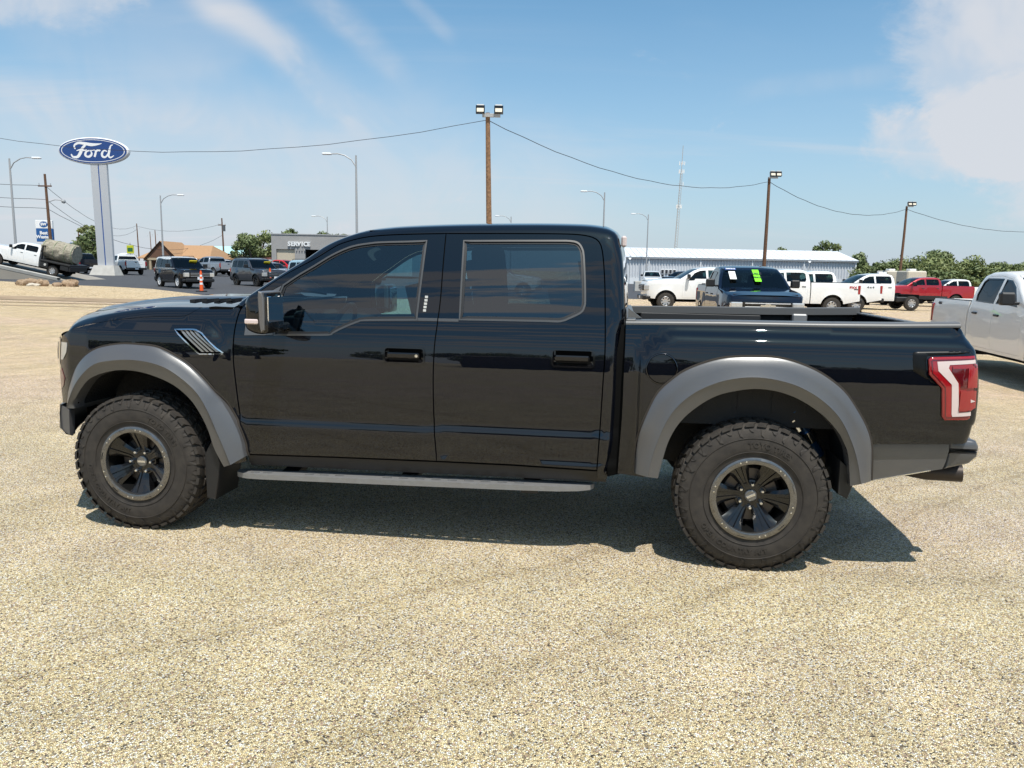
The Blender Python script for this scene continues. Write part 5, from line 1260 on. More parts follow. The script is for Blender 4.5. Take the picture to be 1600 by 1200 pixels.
    b.build('grille_bar', M_alloy if kind != 'crossover' else M_blk, gr)
    for s in (near, far):
        b = MB(); yy = sorted((s*hw*.60, s*(hw-.10))); b.rbox(nx+.0, nx+.24, yy[0], yy[1], zt_-.28, zt_-.04, .025); b.build('headlight', M_clear, root)
    b = MB(); b.rbox(nx-.06, nx+.16, -hw*.84, hw*.84, .46 if not suv else .36, .68 if not suv else .56, .04); b.rbox(nx+.05, nx+.33, -hw*.93, hw*.93, .48 if not suv else .38, .66 if not suv else .54, .04); b.build('front_bumper', bumper, root)
    if lights: b = MB(); b.rbox(nx-.075, nx-.06, -.16, .16, .50, .64, .003); b.build('number_plate', M_plate, root)
    for cx in (0., wb):
        for s in (near, far): add_wheel(root, cx, s, hw, S['wk'], rim)
    # bring the origin to the middle of the footprint
    off = wb/2
    for ch in root.children: ch.location.x -= off
    return root, W
def heading(fx, fy):   # nose direction -> rotation (nose is local -x)
    return math.atan2(-fy, -fx)
def decal(root, W, s, x, z, txt, size, m, wb, sx=1.):
    w = float(W(np.array([x]), np.array([z]))[0])+.004
    M = Matrix.Translation((x-wb/2, s*w, z))@(Matrix.Rotation(PI, 4, 'Z') if s > 0 else Matrix())@UPX
    return text_mesh('lettering', txt, size, .004, m, root, M, sx=sx, bold=.006)
M_ink = mat('dark_lettering', (.03,.03,.035), rough=.5); M_redink = mat('red_lettering', (.45,.03,.03), rough=.5)

# left part of the lot -------------------------------------------------------------------
vsuv, W_ = vehicle('compact_suv', 'boxy_suv', P_black, (-19.6,46.0), heading(.70,-.71), 'black boxy compact SUV with white roof and white wheels beside the orange post', 'suv', rim=M_wwheel, roof=P_white, scale=1.02)
b = MB(); b.obox((-.47,-.38,1.50), (1,0,.9), (0,1,0), (-.9,0,1), .012, .22, .085); b.build('price_sticker', mat('yellow_sticker', (.75,.62,.03), rough=.5), vsuv)
b = MB()
for s in (near, far): b.box(-1.0, 2.1, *sorted((s*.905, s*.925)), 1.085, 1.115)
b.build('white_body_stripe', P_white, vsuv)
for x in (): pass
vg, W_ = vehicle('compact_suv', 'boxy_suv', P_grey, (-17.6,53.4), heading(.72,-.70), 'dark grey boxy compact SUV with dark wheels and yellow windshield sticker', 'suv', rim=M_wheelblk, scale=1.06)
b = MB(); b.obox((-.47,-.38,1.50), (1,0,.9), (0,1,0), (-.9,0,1), .012, .22, .085); b.build('price_sticker', MATS['yellow_sticker'], vg)
vehicle('parked_pickup', 'pickup', P_silver, (-32.9,84.5), heading(-.80,.60), 'silver crew cab pickup seen from behind between the two boxy SUVs', 'pickup truck', rim=M_alloy, scale=1.05)
vp, W_ = vehicle('parked_pickup', 'pickup', P_white, (-39.0,77.5), heading(-.74,.67), 'white crew cab pickup just right of the tall blue oval sign', 'pickup truck', rim=M_alloy, glass=G_dark)
vp, W_ = vehicle('parked_pickup', 'pickup', P_black, (-42.4,76.0), heading(-.70,.71), 'black pickup with red tail light just left of the tall blue oval sign', 'pickup truck', rim=M_alloy, glass=G_dark)
vehicle('parked_suv', 'boxy_suv', P_white, (-34.5,93), heading(.9,-.43), 'white SUV far behind the black boxy SUV with the white roof', 'suv')
vehicle('parked_pickup', 'pickup', P_brightred, (-26.0,88), heading(.93,-.37), 'bright red pickup in front of the grey service building', 'pickup truck')
vehicle('parked_crossover', 'crossover', P_silver, (-24.0,78), heading(.9,-.45), 'silver crossover below the red pickup near the service bays', 'car', scale=.92)
vehicle('parked_van', 'boxy_suv', P_white, (-57,88), heading(1,-.1), 'white van behind the hay bale at far left', 'van', scale=1.2)
vehicle('parked_suv', 'boxy_suv', P_white, (-13.2,66), heading(.8,-.6), 'white SUV seen through the black pickup front door window', 'suv', scale=1.05)
vehicle('parked_suv', 'boxy_suv', mat('pale_blue_paint', (.35,.50,.58), rough=.3, coat=1), (-12.6,50.0), heading(.75,-.65), 'pale blue SUV seen lower through the front door window', 'suv', scale=1.05)
vehicle('parked_pickup', 'pickup', P_white, (-1.2,46.5), heading(1,-.1), 'white pickup glimpsed through the rear door window', 'pickup truck')

# right part of the lot -------------------------------------------------------------------
def tr_at(px_x, Y): return ((px_x-800)/1200*Y*.985+0, Y)
wA, W_ = vehicle('white_work_truck', 'heavy', P_white, (9.25,37.6), heading(-1,.01), 'white heavy duty pickup whose nose shows left of the dark blue pickup', 'pickup truck', rim=M_alloy, z=None)
b = MB()
for k in range(3): b.add([(0,0,0)],[])
wB, WB_ = vehicle('white_work_truck', 'heavy', P_white, (12.4,36.0), heading(-1,.02), 'white heavy duty pickup with FX4 lettering on its bed side', 'pickup truck', rim=M_alloy, z=None)
decal(wB, WB_, near, 4.95, 1.26, 'FX4', .16, M_redink, 4.06, 1.2); decal(wB, WB_, near, 5.12, 1.18, 'OFF ROAD', .05, M_ink, 4.06)
wC, WC_ = vehicle('white_work_truck', 'heavy', P_white, (15.1,39.6), heading(-.998,.02), 'white heavy duty pickup with 4x4 lettering partly hidden behind the FX4 one', 'pickup truck', rim=M_alloy, z=None)
decal(wC, WC_, near, 4.7, 1.27, '4 x 4', .13, M_ink, 4.06, 1.3)
wD, WD_ = vehicle('chassis_cab_truck', 'heavy', P_white, (20.65,45.0), heading(-1,.02), 'white chassis cab truck with bare black frame behind its cab', 'truck', rim=M_alloy, bed=False, z=None)
b = MB()
for s in (near, far): b.box(1.0, 4.3, *sorted((s*.36, s*.44)), .62, .82)
for x in (1.5, 2.2, 3.0, 3.7, 4.2): b.box(x-.04, x+.04, -.40, .40, .66, .78)
b.rbox(1.2, 1.9, -.85, -.45, .45, .75, .05); b.build('frame_rail', M_blk, wD)
b = MB()
for xx, hh in ((.55,.07),(.78,.05)): b.rbox(xx-.12, xx+.12, -.12, .12, 2.02, 2.02+hh+.06, .03)
b.build('roof_beacon', P_white, wD)
wE, WE_ = vehicle('red_pickup', 'heavy', P_red, (28.0,53.4), heading(-1,.03), 'deep red crew cab pickup behind the bare truck frame', 'pickup truck', rim=M_alloy, z=None, scale=.97)
vehicle('parked_suv', 'pickup', P_white, (35.0,62), heading(-1,.05), 'white crew cab pickup just beyond the tail of the red pickup', 'pickup truck', z=None, glass=G_dark)
wI, WI_ = vehicle('dark_blue_pickup', 'pickup', P_navy, (6.72,22.4), heading(-.10,-.995), 'dark blue pickup facing the camera with a green sale tag in its windshield', 'pickup truck', rim=M_wheelblk, glass=G_dark, z=None, scale=1.0)
wH, WH_ = vehicle('pearl_white_pickup', 'pickup', P_pearl, (9.45,13.5), heading(-.17,-.985), 'pale silver white crew cab pickup cut off by the right edge of the picture', 'pickup truck', rim=M_wheelblk, glass=G_dark, scale=.975)
decal(wH, WH_, far, 4.45, 1.27, '4X4', .07, M_ink, 3.68, 1.4)
vehicle('far_pickup', 'pickup', P_white, (15.6,88), heading(-.1,-1), 'small white pickup facing the camera by the concrete block', 'pickup truck')
vehicle('far_pickup', 'heavy', P_navy, (19.2,88), heading(-.75,-.66), 'dark blue pickup with red licence flag in front of the long metal shed', 'pickup truck')
# things in the dark blue pickup's windshield
def wscreen(t, f):   # point on its windshield: t across, f up the glass
    x = .70+.80*f; z = 1.40+.43*f; return (x-1.84-.05*(1-t*t)-.035, t*.80, z+.055+.04*f*(1-f)*4)
def sticker(name, t0, t1, f0, f1, m, d=.0):
    a, b_, c, e = wscreen(t0, f0), wscreen(t1, f0), wscreen(t1, f1), wscreen(t0, f1)
    n = (Vector(b_)-Vector(a)).cross(Vector(e)-Vector(a)).normalized()
    if n.x > 0: n = -n
    P = [Vector(p)+n*(.004+d) for p in (a, b_, c, e)]; o = MB(); Q = [p+n*.003 for p in P]
    o.add(P+Q, [(4,5,6,7),(0,1,5,4),(1,2,6,5),(2,3,7,6),(3,0,4,7)]); return o.build(name, m, wI, smooth=0), P, n
M_green = mat('fluorescent_green_card', (.22,.85,.02), rough=.5); M_card = mat('white_card', (.8,.82,.8), rough=.6); M_bluest = mat('blue_white_sticker', (.05,.12,.45), rough=.4)
def on_screen(txt, t, f, size, m, d=.010, sx=1.):
    p = Vector(wscreen(t, f)); up = (Vector(wscreen(t, f+.1))-p).normalized(); rt = Vector((0,-1,0)); n = rt.cross(up)
    Mx = Matrix(((rt.x,up.x,n.x,0),(rt.y,up.y,n.y,0),(rt.z,up.z,n.z,0),(0,0,0,1)))
    return text_mesh('lettering', txt, size, .003, m, wI, Matrix.Translation(p+n*d*(1 if n.x < 0 else -1))@Mx, sx=sx, bold=.004)
_s, _P, _n = sticker('sale_tag', -.02, -.24, .12, .86, M_green)
on_screen('SALE', -.13, .56, .16, M_ink, sx=.8); on_screen('PRICE', -.13, .34, .08, M_ink)
sticker('white_card', .80, .58, .22, .70, M_card)
sticker('year_sticker', .88, .52, .84, .97, M_bluest); on_screen('2022', .70, .905, .11, M_card, .012, 1.2)
b = MB()
b.prism([(-.20,-.03),(-.07,-.03),(-.05,-.06),(.05,-.06),(.07,-.03),(.20,-.03),(.18,.03),(.07,.03),(.05,.06),(-.05,.06),(-.07,.03),(-.18,.03)], -3.0, -2.965, axis='x')
b.v = [(v[0]+.05, v[1], v[2]+.93) for v in b.v]; b.build('bowtie_badge', M_chrome, wI, smooth=0)
# ================================================================ structures and street furniture
M_galv = mat('galvanised_steel', (.42,.42,.42), rough=.5, metal=.3)
M_pole = mat('creosoted_wood', (.17,.085,.045), rough=.85, noise=(9.,.9,(.07,.04,.025),8), bump=(25,.6,.02))
M_polel = mat('weathered_brown_wood', (.30,.17,.09), rough=.85, noise=(9.,.9,(.12,.065,.035),8), bump=(25,.6,.02))
M_wire = mat('black_cable', (.03,.03,.035), rough=.7)
M_sheetw = mat('white_metal_sheet', (.72,.74,.76), rough=.45, noise=(1.2,.5,(.60,.62,.65),4))
M_sheetg = mat('pale_grey_corrugated', (.62,.64,.67), rough=.5, noise=(.8,.4,(.50,.52,.55),4))
M_conc2 = mat('service_building_concrete', (.34,.33,.32), rough=.85, noise=(1.,.5,(.28,.27,.26),6))
M_tanroof = mat('tan_shingle_roof', (.42,.25,.13), rough=.85, noise=(6.,.7,(.33,.18,.09),8))
M_brownw = mat('brown_timber_wall', (.13,.065,.04), rough=.8)
M_tanw = mat('tan_stone_wall', (.42,.33,.22), rough=.8)
M_teal = mat('pale_teal_roof', (.42,.66,.66), rough=.5)
M_lens_off = mat('lamp_lens', (.75,.68,.55), rough=.2)
M_bluesign = mat('sign_blue', (.008,.045,.20), rough=.3, coat=.6)
M_whitesign = mat('sign_white', (.80,.80,.80), rough=.35)
M_orange = mat('fluorescent_orange', (.85,.12,.02), rough=.5)
M_bark = mat('grey_bark', (.12,.095,.07), rough=.9, bump=(12,.5,.05))
M_leafa = mat('mesquite_leaves', (.15,.185,.06), rough=.6, noise=(.8,.8,(.23,.25,.09),3))
M_leafb = mat('oak_leaves', (.10,.135,.045), rough=.6, noise=(.8,.8,(.16,.19,.065),3))
# trees ------------------------------------------------------------------------------------
def crown_mesh(seed, rx, rz, n, clumps, leaf, zc, base=.25):
    r_ = np.random.default_rng(seed); cs = []
    for _ in range(clumps):
        a = r_.uniform(0, 2*PI); q = r_.uniform(.15, 1)**.6; zz = r_.uniform(-1, 1)
        rr = rx*q*math.sqrt(max(.05, 1-zz*zz*.8)); cs.append((rr*math.cos(a), rr*math.sin(a), zc+zz*rz*.75, r_.uniform(.20, .42)*rx))
    V = []; F = []
    for i in range(n):
        cx, cy, cz, cr = cs[r_.integers(len(cs))]
        d = r_.normal(size=3); d /= np.linalg.norm(d); p = np.array([cx, cy, cz])+d*cr*r_.uniform(.45, 1.05)*np.array([1,1,.72])
        if p[2] < base: continue
        u = r_.normal(size=3); u /= np.linalg.norm(u); v = np.cross(u, d); v /= np.linalg.norm(v)+1e-9; s_ = leaf*r_.uniform(.5, 1.3)
        k = len(V); V += [tuple(p-u*s_), tuple(p+v*s_*.6), tuple(p+u*s_), tuple(p-v*s_*.6)]; F.append((k, k+1, k+2, k+3))
    me = bpy.data.meshes.new('crown'); me.from_pydata(V, [], F); return me, cs
def trunk_mesh(cs, h, r0, seed):
    r_ = random.Random(seed); b = MB(); lean = (r_.uniform(-.3,.3), r_.uniform(-.3,.3))
    f = Vector((lean[0], lean[1], h)); b.tube([(0,0,-.2),(lean[0]*.4,lean[1]*.4,h*.5),tuple(f)], [r0, r0*.8, r0*.65], 7)
    for c in cs[::2]:
        m_ = (f+Vector(c[:3]))/2+Vector((0,0,.25)); b.tube([tuple(f), tuple(m_), tuple(c[:3])], [r0*.45, r0*.28, r0*.10], 5)
    return b.mesh('trunk', 60)
TV = []
for i, (rx, rz, n, cl, mt) in enumerate(((3.0,2.0,5200,26,M_leafa),(2.5,2.2,4400,20,M_leafb),(3.6,1.8,5600,30,M_leafa),(2.0,1.5,3000,14,M_leafb),(1.3,2.6,2400,16,M_leafa))):
    me, cs = crown_mesh(40+i, rx, rz, n, cl, .17, 3.0 if i < 3 else 2.6); me.materials.append(mt)
    tm = trunk_mesh(cs, 1.4, .20, i); tm.materials.append(M_bark); TV.append((me, tm))
def tree(x, y, k, s, label, group, z=None, sz=1.):
    t = empty('tree', (x, y, terr(x, y) if z is None else z), random.uniform(0, 6.28), label, 'tree', group); t.scale = (s, s, s*sz)
    for nm, me in (('crown', TV[k][0]), ('trunk', TV[k][1])):
        o = bpy.data.objects.new(nm, me); COL.objects.link(o); o.parent = t
    return t
def px(u, Y): 
    """world x of image column u (1600 wide) at distance Y"""
    return (u-800)/1200*Y*.985
lab = {0:'broad olive mesquite in the tree line', 1:'rounded darker oak in the tree line', 2:'wide low mesquite in the tree line', 3:'small dark bush filling the tree line', 4:'narrow upright tree in the tree line'}
G_tl = 'tree line beyond the lot at right'
TLP = [' '+q for q in ('off the shed end, rear row','right beside the shed end','left of the third wood pole, rear row','just left of the third wood pole','just right of the third wood pole','above the cab of the red pickup','behind the cab of the red pickup','above the bed of the red pickup','above the far white cab','in the gap past the red pickup','just left of the silver white pickup','over the silver white pickup','cut by the silver white pickup','cut by the right picture edge','low against the shed corner','low behind the chassis cab truck','low behind the travel trailers','low behind the red pickup cab','low behind the red pickup bed','low behind the silver white pickup bed','low behind the silver white pickup cab','low at the right picture edge')]
RT = random.Random(5)
for i, (u, Y, k, s, sz) in enumerate(((1352,128,3,1.5,1.25),(1366,112,0,1.0,1.0),(1394,104,1,1.15,.95),(1412,118,2,1.2,1.1),(1432,104,0,1.1,1.05),(1456,98,2,1.15,1.12),(1472,108,1,1.4,1.1),(1492,100,0,1.22,1.05),(1512,96,3,1.3,.9),(1530,110,2,1.0,.95),(1552,100,0,1.12,.98),(1574,96,1,1.2,.92),(1592,92,2,1.1,.95),(1616,98,0,1.1,1.0),(1345,98,3,1.0,.9),(1385,96,3,1.2,.8),(1425,95,3,1.3,.8),(1465,92,3,1.3,.75),(1500,90,3,1.2,.8),(1538,90,3,1.3,.8),(1568,88,3,1.25,.8),(1600,86,3,1.3,.8))):
    tree(px(u, Y), Y, k, s, lab[k]+TLP[i], G_tl, z=-.75, sz=sz*.80)
for u, Y, k, s, L in ((1208,150,3,1.35,'treetop just showing over the shed roof beside the second wood pole'),(1280,150,3,1.7,'rounded treetop behind the right end of the long metal shed')):
    tree(px(u, Y), Y, k, s, L, None, z=1.2)
for i, (u, Y, k, s, z_, L) in enumerate(((388,112,1,1.15,.6,'leafy green tree left of the service building'),(405,118,0,1.25,.6,'broad green tree touching the service building wall'),(445,128,3,1.35,2.2,'treetop behind the service building above its left bay'),(462,130,3,1.3,1.7,'low treetop behind the service building roof'),(492,130,3,1.35,2.0,'treetop behind the service building above the second bay'),(505,132,3,1.35,1.9,'treetop behind the service building at right'),(530,128,4,1.3,1.0,'thin bare looking tree behind the service building'),(136,120,4,1.45,.6,'tall slender tree left of the blue oval sign'),(120,116,3,1.1,.6,'low bushy tree under the yellow half sun sign'),(142,100,3,1.3,.6,'dark shrub behind the black pickup at the sign'))):
    tree(px(u, Y), Y, k, s, L, None, z=z_-.2)
# long white metal shed ------------------------------------------------------------------------
SY = 120.; sx0, sx1 = px(930, SY), px(1334, SY); gz = -.75
shed = empty('metal_shed', ((sx0+sx1)/2, SY+6, gz), 0, 'long white metal shed with ribbed wall and low sloped roof', 'building')
sc = (sx0+sx1)/2; eave = 4.55
def S_(o): o.location.x -= sc; o.location.y -= SY+6; return o
bays = np.linspace(sx0, sx1, 6)
for i in range(5):
    b = MB(); X = np.arange(bays[i]+.12, bays[i+1]-.12, .11); rows = [[], []]
    for j, x in enumerate(X):
        y = SY-(.13 if j % 4 in (1, 2) else 0)
        rows[0].append((x, y, 1.75 if i > 2 else 1.45)); rows[1].append((x, y, eave-.1))
    b.grid(rows); S_(b.build('wall_panel', M_sheetg, shed, smooth=0))
    b = MB(); b.box(bays[i]+.05, bays[i+1]-.05, SY-.14, SY+.1, 0, 1.74 if i > 2 else 1.44); S_(b.build('base_wall', M_sheetw, shed, smooth=0))
for x in bays:
    b = MB(); b.box(x-.10, x+.10, SY-.28, SY-.02, 0, eave-.05); S_(b.build('downspout', M_sheetw, shed, smooth=0))
b = MB(); b.box(sx0-.3, sx1+.3, SY-.45, SY-.15, eave-.12, eave+.12); S_(b.build('gutter', mat('gutter_grey', (.36,.38,.40), rough=.5), shed, smooth=0))
nP = 44; xs_ = np.linspace(sx0-.4, sx1+.4, nP+1)
for i in range(nP):
    b = MB(); x0, x1 = xs_[i], xs_[i+1]
    b.add([(x0+.02,SY-.5,eave+.10),(x1-.02,SY-.5,eave+.10),(x1-.02,SY+8,eave+1.75),(x0+.02,SY+8,eave+1.75),(x0+.02,SY+16.5,eave+.1),(x1-.02,SY+16.5,eave+.1)], [(0,1,2,3),(3,2,5,4)])
    b.add([(x0,SY-.5,eave+.16),(x0+.06,SY-.5,eave+.16),(x0+.06,SY+8,eave+1.81),(x0,SY+8,eave+1.81)], [(0,1,2,3)]); S_(b.build('roof_sheet', M_sheetw, shed, smooth=0))
b = MB(); b.add([(sx1,SY,0),(sx1,SY+16,0),(sx1,SY+16,eave),(sx1,SY+8,eave+1.65),(sx1,SY,eave)], [(0,1,2,3,4)]); b.add([(sx0,SY,0),(sx0,SY+16,0),(sx0,SY+16,eave),(sx0,SY+8,eave+1.65),(sx0,SY,eave)], [(0,1,2,3,4)]); b.box(sx0,sx1,SY+.2,SY+.3,0,eave); S_(b.build('end_wall', M_sheetg, shed, smooth=0))
M_pane = mat('dark_window_pane', (.03,.035,.045), rough=.1)
for u0, n in ((1030, 4), (1271, 2)):
    for k in range(n):
        x = px(u0+ (6.2 if n == 4 else 12)*k, SY); w = .5 if n == 4 else 1.0
        b = MB(); b.rbox(x, x+w, SY-.22, SY-.10, 2.15, 2.85 if n == 4 else 2.75, .03); f = S_(b.build('window', M_whitesign, shed)); b = MB(); b.box(x+.06, x+w-.06, SY-.235, SY-.221, 2.22, 2.78 if n == 4 else 2.68); b.build('pane', M_pane, f, smooth=0)
for u in (1262,981):
    x = px(u, 112); t = empty('satellite_mast', (x, 112, -.7), 0, 'pale mast with a small dish standing before the metal shed, %s' % ('behind the white pickups' if u > 1100 else 'close behind the black cab'), 'mast')
    b = MB(); b.tube([(0,0,0),(0,0,4.2)], .05, 6); b.build('pole', M_galv, t); b = MB(); b.lathe_y([(0,-.05),(.16,-.08),(.22,-.12)], 12, (0,0,4.3)); b.build('dish', M_whitesign, t)
# service building --------------------------------------------------------------------------------
VY = 104.; vx0, vx1 = px(420, VY), px(640, VY); vz = .55
sv = empty('service_building', ((vx0+vx1)/2, VY+8, vz), 0, 'flat roofed grey service building with open garage bays', 'building')
cx_ = (vx0+vx1)/2
def V_(o): o.location.x -= cx_; o.location.y -= VY+8; return o
H = 5.15; d0, d1 = px(427.5, VY), px(456.5, VY); d2, d3 = px(472.5, VY), px(506, VY); dz = 3.25
b = MB(); b.box(vx0, vx1, VY, VY+.35, dz, H); b.box(vx0, d0, VY, VY+.35, 0, dz); b.box(d1, d2, VY, VY+.35, 0, dz); b.box(d3, vx1, VY, VY+.35, 0, dz)
b.box(vx0, vx0+.3, VY+.36, VY+16, 0, H); b.box(vx1-.3, vx1, VY+.36, VY+16, 0, H); b.box(vx0+.31, vx1-.31, VY+15.7, VY+16, 0, H-.1); V_(b.build('wall', M_conc2, sv, smooth=0))
b = MB(); b.box(vx0-.08, vx1+.08, VY-.08, VY+.5, H+.005, H+.14); V_(b.build('parapet_cap', M_galv, sv, smooth=0))
b = MB(); b.box(vx0+.31, vx1-.31, VY+.36, VY+15.69, H-.6, H-.3); V_(b.build('roof', M_conc2, sv, smooth=0))
b = MB(); b.box(d0+.02, d1-.02, VY+.20, VY+.28, 0, dz-.02); V_(b.build('garage_door', mat('beige_roll_door', (.52,.45,.34), rough=.7), sv, smooth=0))
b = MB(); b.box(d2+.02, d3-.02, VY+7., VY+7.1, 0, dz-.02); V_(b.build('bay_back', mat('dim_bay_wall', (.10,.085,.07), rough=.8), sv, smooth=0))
for k, ch in enumerate('SERVICE'):
    x = px(446.8+(481.5-446.8)*(k+.3)/6.8, VY); V_(text_mesh('letter', ch, .78, .14, M_whitesign, sv, Matrix.Translation((x, VY-.12, 3.93))@UPX, bold=.035))
for k in range(4):
    x = px(459+4.2*k, VY); b = MB(); b.rbox(x, x+.12, VY-.16, VY-.01, 3.05, 3.35, .02); V_(b.build('wall_lamp', M_galv, sv))
b = MB(); b.rbox(px(595,VY), px(640,VY), VY+3, VY+5, H+.0, H+1.05, .05); V_(b.build('roof_unit', M_whitesign, sv))
# brown roofed restaurant ----------------------------------------------------------------------------
BY = 118.; bx = px(266, BY); bh = empty('brown_roof_building', (bx, BY+6, .55), 0, 'low building with tan shingle roof and brown timber gable', 'building')
def B_(o): o.location.x -= bx; o.location.y -= BY+6; return o
x0, x1 = px(209, BY), px(323, BY); g0, g1, gp = px(232,BY), px(276,BY), px(254,BY)
b = MB(); b.box(x0+.5, x1-.5, BY+1, BY+12, 0, 1.9); B_(b.build('wall', M_tanw, bh, smooth=0))
b = MB(); b.add([(x0,BY,1.9),(x1,BY,1.9),(x1-1.8,BY+6,4.0),(x0+1.8,BY+6,4.0),(x1,BY+13,1.9),(x0,BY+13,1.9)], [(0,1,2,3),(1,4,2),(3,2,4,5),(0,3,5)]); b.add([(x0,BY,1.75),(x1,BY,1.75),(x1,BY,1.9),(x0,BY,1.9)],[(0,1,2,3)]); B_(b.build('roof', M_tanroof, bh, smooth=0))
b = MB(); b.add([(g0,BY-1.5,1.9),(g1,BY-1.5,1.9),(gp,BY-1.5,4.35)], [(0,1,2)]); B_(b.build('gable', M_brownw, bh, smooth=0))
b = MB(); b.add([(g0-.5,BY-1.8,1.65),(gp,BY-1.8,4.4),(gp,BY+6,4.4),(g0-.5,BY+6,1.65)], [(0,1,2,3)]); b.add([(g1+.5,BY-1.8,1.65),(gp,BY-1.8,4.4),(gp,BY+6,4.4),(g1+.5,BY+6,1.65)], [(0,1,2,3)]); B_(b.build('gable_roof', M_tanroof, bh, smooth=0))
b = MB(); b.box(g0, g1, BY-1.5, BY+.8, 1.55, 1.88); B_(b.build('fascia', M_tanw, bh, smooth=0))
for u0, u1, m_ in ((214,219,M_pane),(224,234,M_brownw),(240,250,M_pane),(262,272,M_pane),(286,296,M_pane),(304,314,M_pane)):
    b = MB(); b.box(px(u0,BY), px(u1,BY), BY+.90, BY+.985, .35, 1.55); B_(b.build('window' if m_ is M_pane else 'door', m_, bh, smooth=0))
for u in (236,253,274): b = MB(); b.box(px(u,BY)-.15, px(u,BY)+.15, BY-1.45, BY-1.15, 0, 1.55); B_(b.build('porch_post', M_tanw, bh, smooth=0))
# teal roofed building, carport, small white store -------------------------------------------------------
def simple(name, u0, u1, Y, zb, hw_, hr, mw, mr, depth, label, wins=()):
    x0, x1 = px(u0, Y), px(u1, Y); c = (x0+x1)/2; t = empty(name, (c, Y+depth/2, zb), 0, label, 'building')
    def T_(o): o.location.x -= c; o.location.y -= Y+depth/2; return o
    b = MB(); b.box(x0+.1, x1-.1, Y+.3, Y+depth, 0, hw_); T_(b.build('wall', mw, t, smooth=0))
    b = MB(); b.add([(x0,Y,hw_),(x1,Y,hw_),(x1,Y+depth/2,hr),(x0,Y+depth/2,hr),(x1,Y+depth+.3,hw_),(x0,Y+depth+.3,hw_)], [(0,1,2,3),(3,2,5,4),(0,3,4,) if False else (0,3,5),(1,4,2) if False else (1,2,4)]) if False else b.add([(x0,Y,hw_+.002),(x1,Y,hw_+.002),(x1,Y+depth/2,hr),(x0,Y+depth/2,hr),(x1,Y+depth+.3,hw_+.002),(x0,Y+depth+.3,hw_+.002)], [(0,1,2,3),(3,2,4,5),(0,3,5),(1,4,2)]); T_(b.build('roof', mr, t, smooth=0))
    for (a, c_) in wins:
        b = MB(); b.box(px(a,Y), px(c_,Y), Y+.2, Y+.29, .8, 1.9); T_(b.build('window', M_pane, t, smooth=0))
    return t
simple('teal_roof_building', 306, 376, 140, .6, 2.3, 4.4, M_whitesign, M_teal, 12, 'long low building with pale teal metal roof', ((318,324),(336,342),(352,358)))
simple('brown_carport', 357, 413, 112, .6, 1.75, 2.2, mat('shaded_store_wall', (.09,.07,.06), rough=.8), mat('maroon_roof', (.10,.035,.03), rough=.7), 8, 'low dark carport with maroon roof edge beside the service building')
simple('white_outbuilding', 408, 421, 108, .6, 1.7, 1.8, M_whitesign, M_whitesign, 4, 'small white outbuilding against the service building')
simple('grey_motel', 46, 96, 120, .7, 2.5, 3.9, mat('motel_wall', (.25,.20,.14), rough=.8), mat('motel_roof', (.26,.25,.24), rough=.8), 12, 'low grey roofed building behind the hay bale', ((52,57),(62,68),(72,76)))
simple('white_storefront', 174, 186, 125, .6, 2.2, 2.6, M_whitesign, M_whitesign, 5, 'small white storefront right of the blue oval sign pylon')
# travel trailers ------------------------------------------------------------------------------------------
for u0, u1, Y, L in ((1384,1414,84,'beige travel trailer left of the third wood pole'),(1417,1448,80,'beige travel trailer right of the third wood pole above the red pickup')):
    x0, x1 = px(u0, Y), px(u1, Y); t = empty('travel_trailer', ((x0+x1)/2, Y+1.2, -.75), 0, L, 'trailer', 'travel trailers parked before the tree line')
    hl = (x1-x0)/2; b = MB(); b.rbox(-hl, hl, -1.2, 1.2, .7, 3.0, .12); b.build('body', mat('beige_trailer', (.50,.46,.38), rough=.5), t)
    for a in (-.6, .1, .5): b = MB(); b.rbox(a*hl, a*hl+.45, -1.235, -1.19, 1.7, 2.3, .02); b.build('window', M_pane, t)
    b = MB(); b.box(-hl+.1, hl-.1, -1.215, -1.205, 1.25, 1.42); b.build('stripe', mat('trailer_stripe', (.15,.11,.08), rough=.5), t, smooth=0)
    b = MB(); b.rbox(-.4, .3, -.4, .4, 2.98, 3.2, .05); b.build('roof_vent', M_whitesign, t)
    for a in (-.35, .35): b = MB(); b.lathe_y([(0,-.1),(.33,-.1),(.36,0),(.33,.1)], 14, (a,-1.1,.36)); b.build('wheel', M_tyre, t)
# blue oval pylon sign ----------------------------------------------------------------------------------------
FY = 71.; fx = px(159, FY); fz = terr(fx, FY)
fs = empty('pylon_sign', (fx, FY, fz), 0, 'tall white pylon carrying a blue oval Ford sign', 'sign')
b = MB(); vs = [(-1.15,-.8,0),(1.2,-.8,0),(1.2,.8,0),(-1.15,.8,0),(-.85,-.45,.9),(.95,-.45,.9),(.95,.45,.9),(-.85,.45,.9)]; b.add(vs, [(4,5,6,7),(0,1,5,4),(1,2,6,5),(2,3,7,6),(3,0,4,7)]); b.build('plinth', M_conc, fs, smooth=0)
TP = 9.85
b = MB()
lean = lambda z: -.014*z
def pyl(x0, x1, y0, y1):
    return b.add([(x0+lean(0),y0,.9),(x1+lean(0),y0,.9),(x1+lean(0),y1,.9),(x0+lean(0),y1,.9),(x0+lean(TP),y0,TP),(x1+lean(TP),y0,TP),(x1+lean(TP),y1,TP),(x0+lean(TP),y1,TP)], [(0,1,5,4),(1,2,6,5),(2,3,7,6),(3,0,4,7)])
pyl(-.64,.02,-.15,.15); pyl(.12,.80,-.15,.15); b.build('pylon', mat('pylon_white', (.47,.48,.50), rough=.4, coat=.3), fs, smooth=0)
b = MB(); pyl(.02,.12,-.12,.12); b.build('blue_strip', mat('strip_blue', (.01,.07,.28), rough=.3), fs, smooth=0)
zc = 11.0; ox = -.42
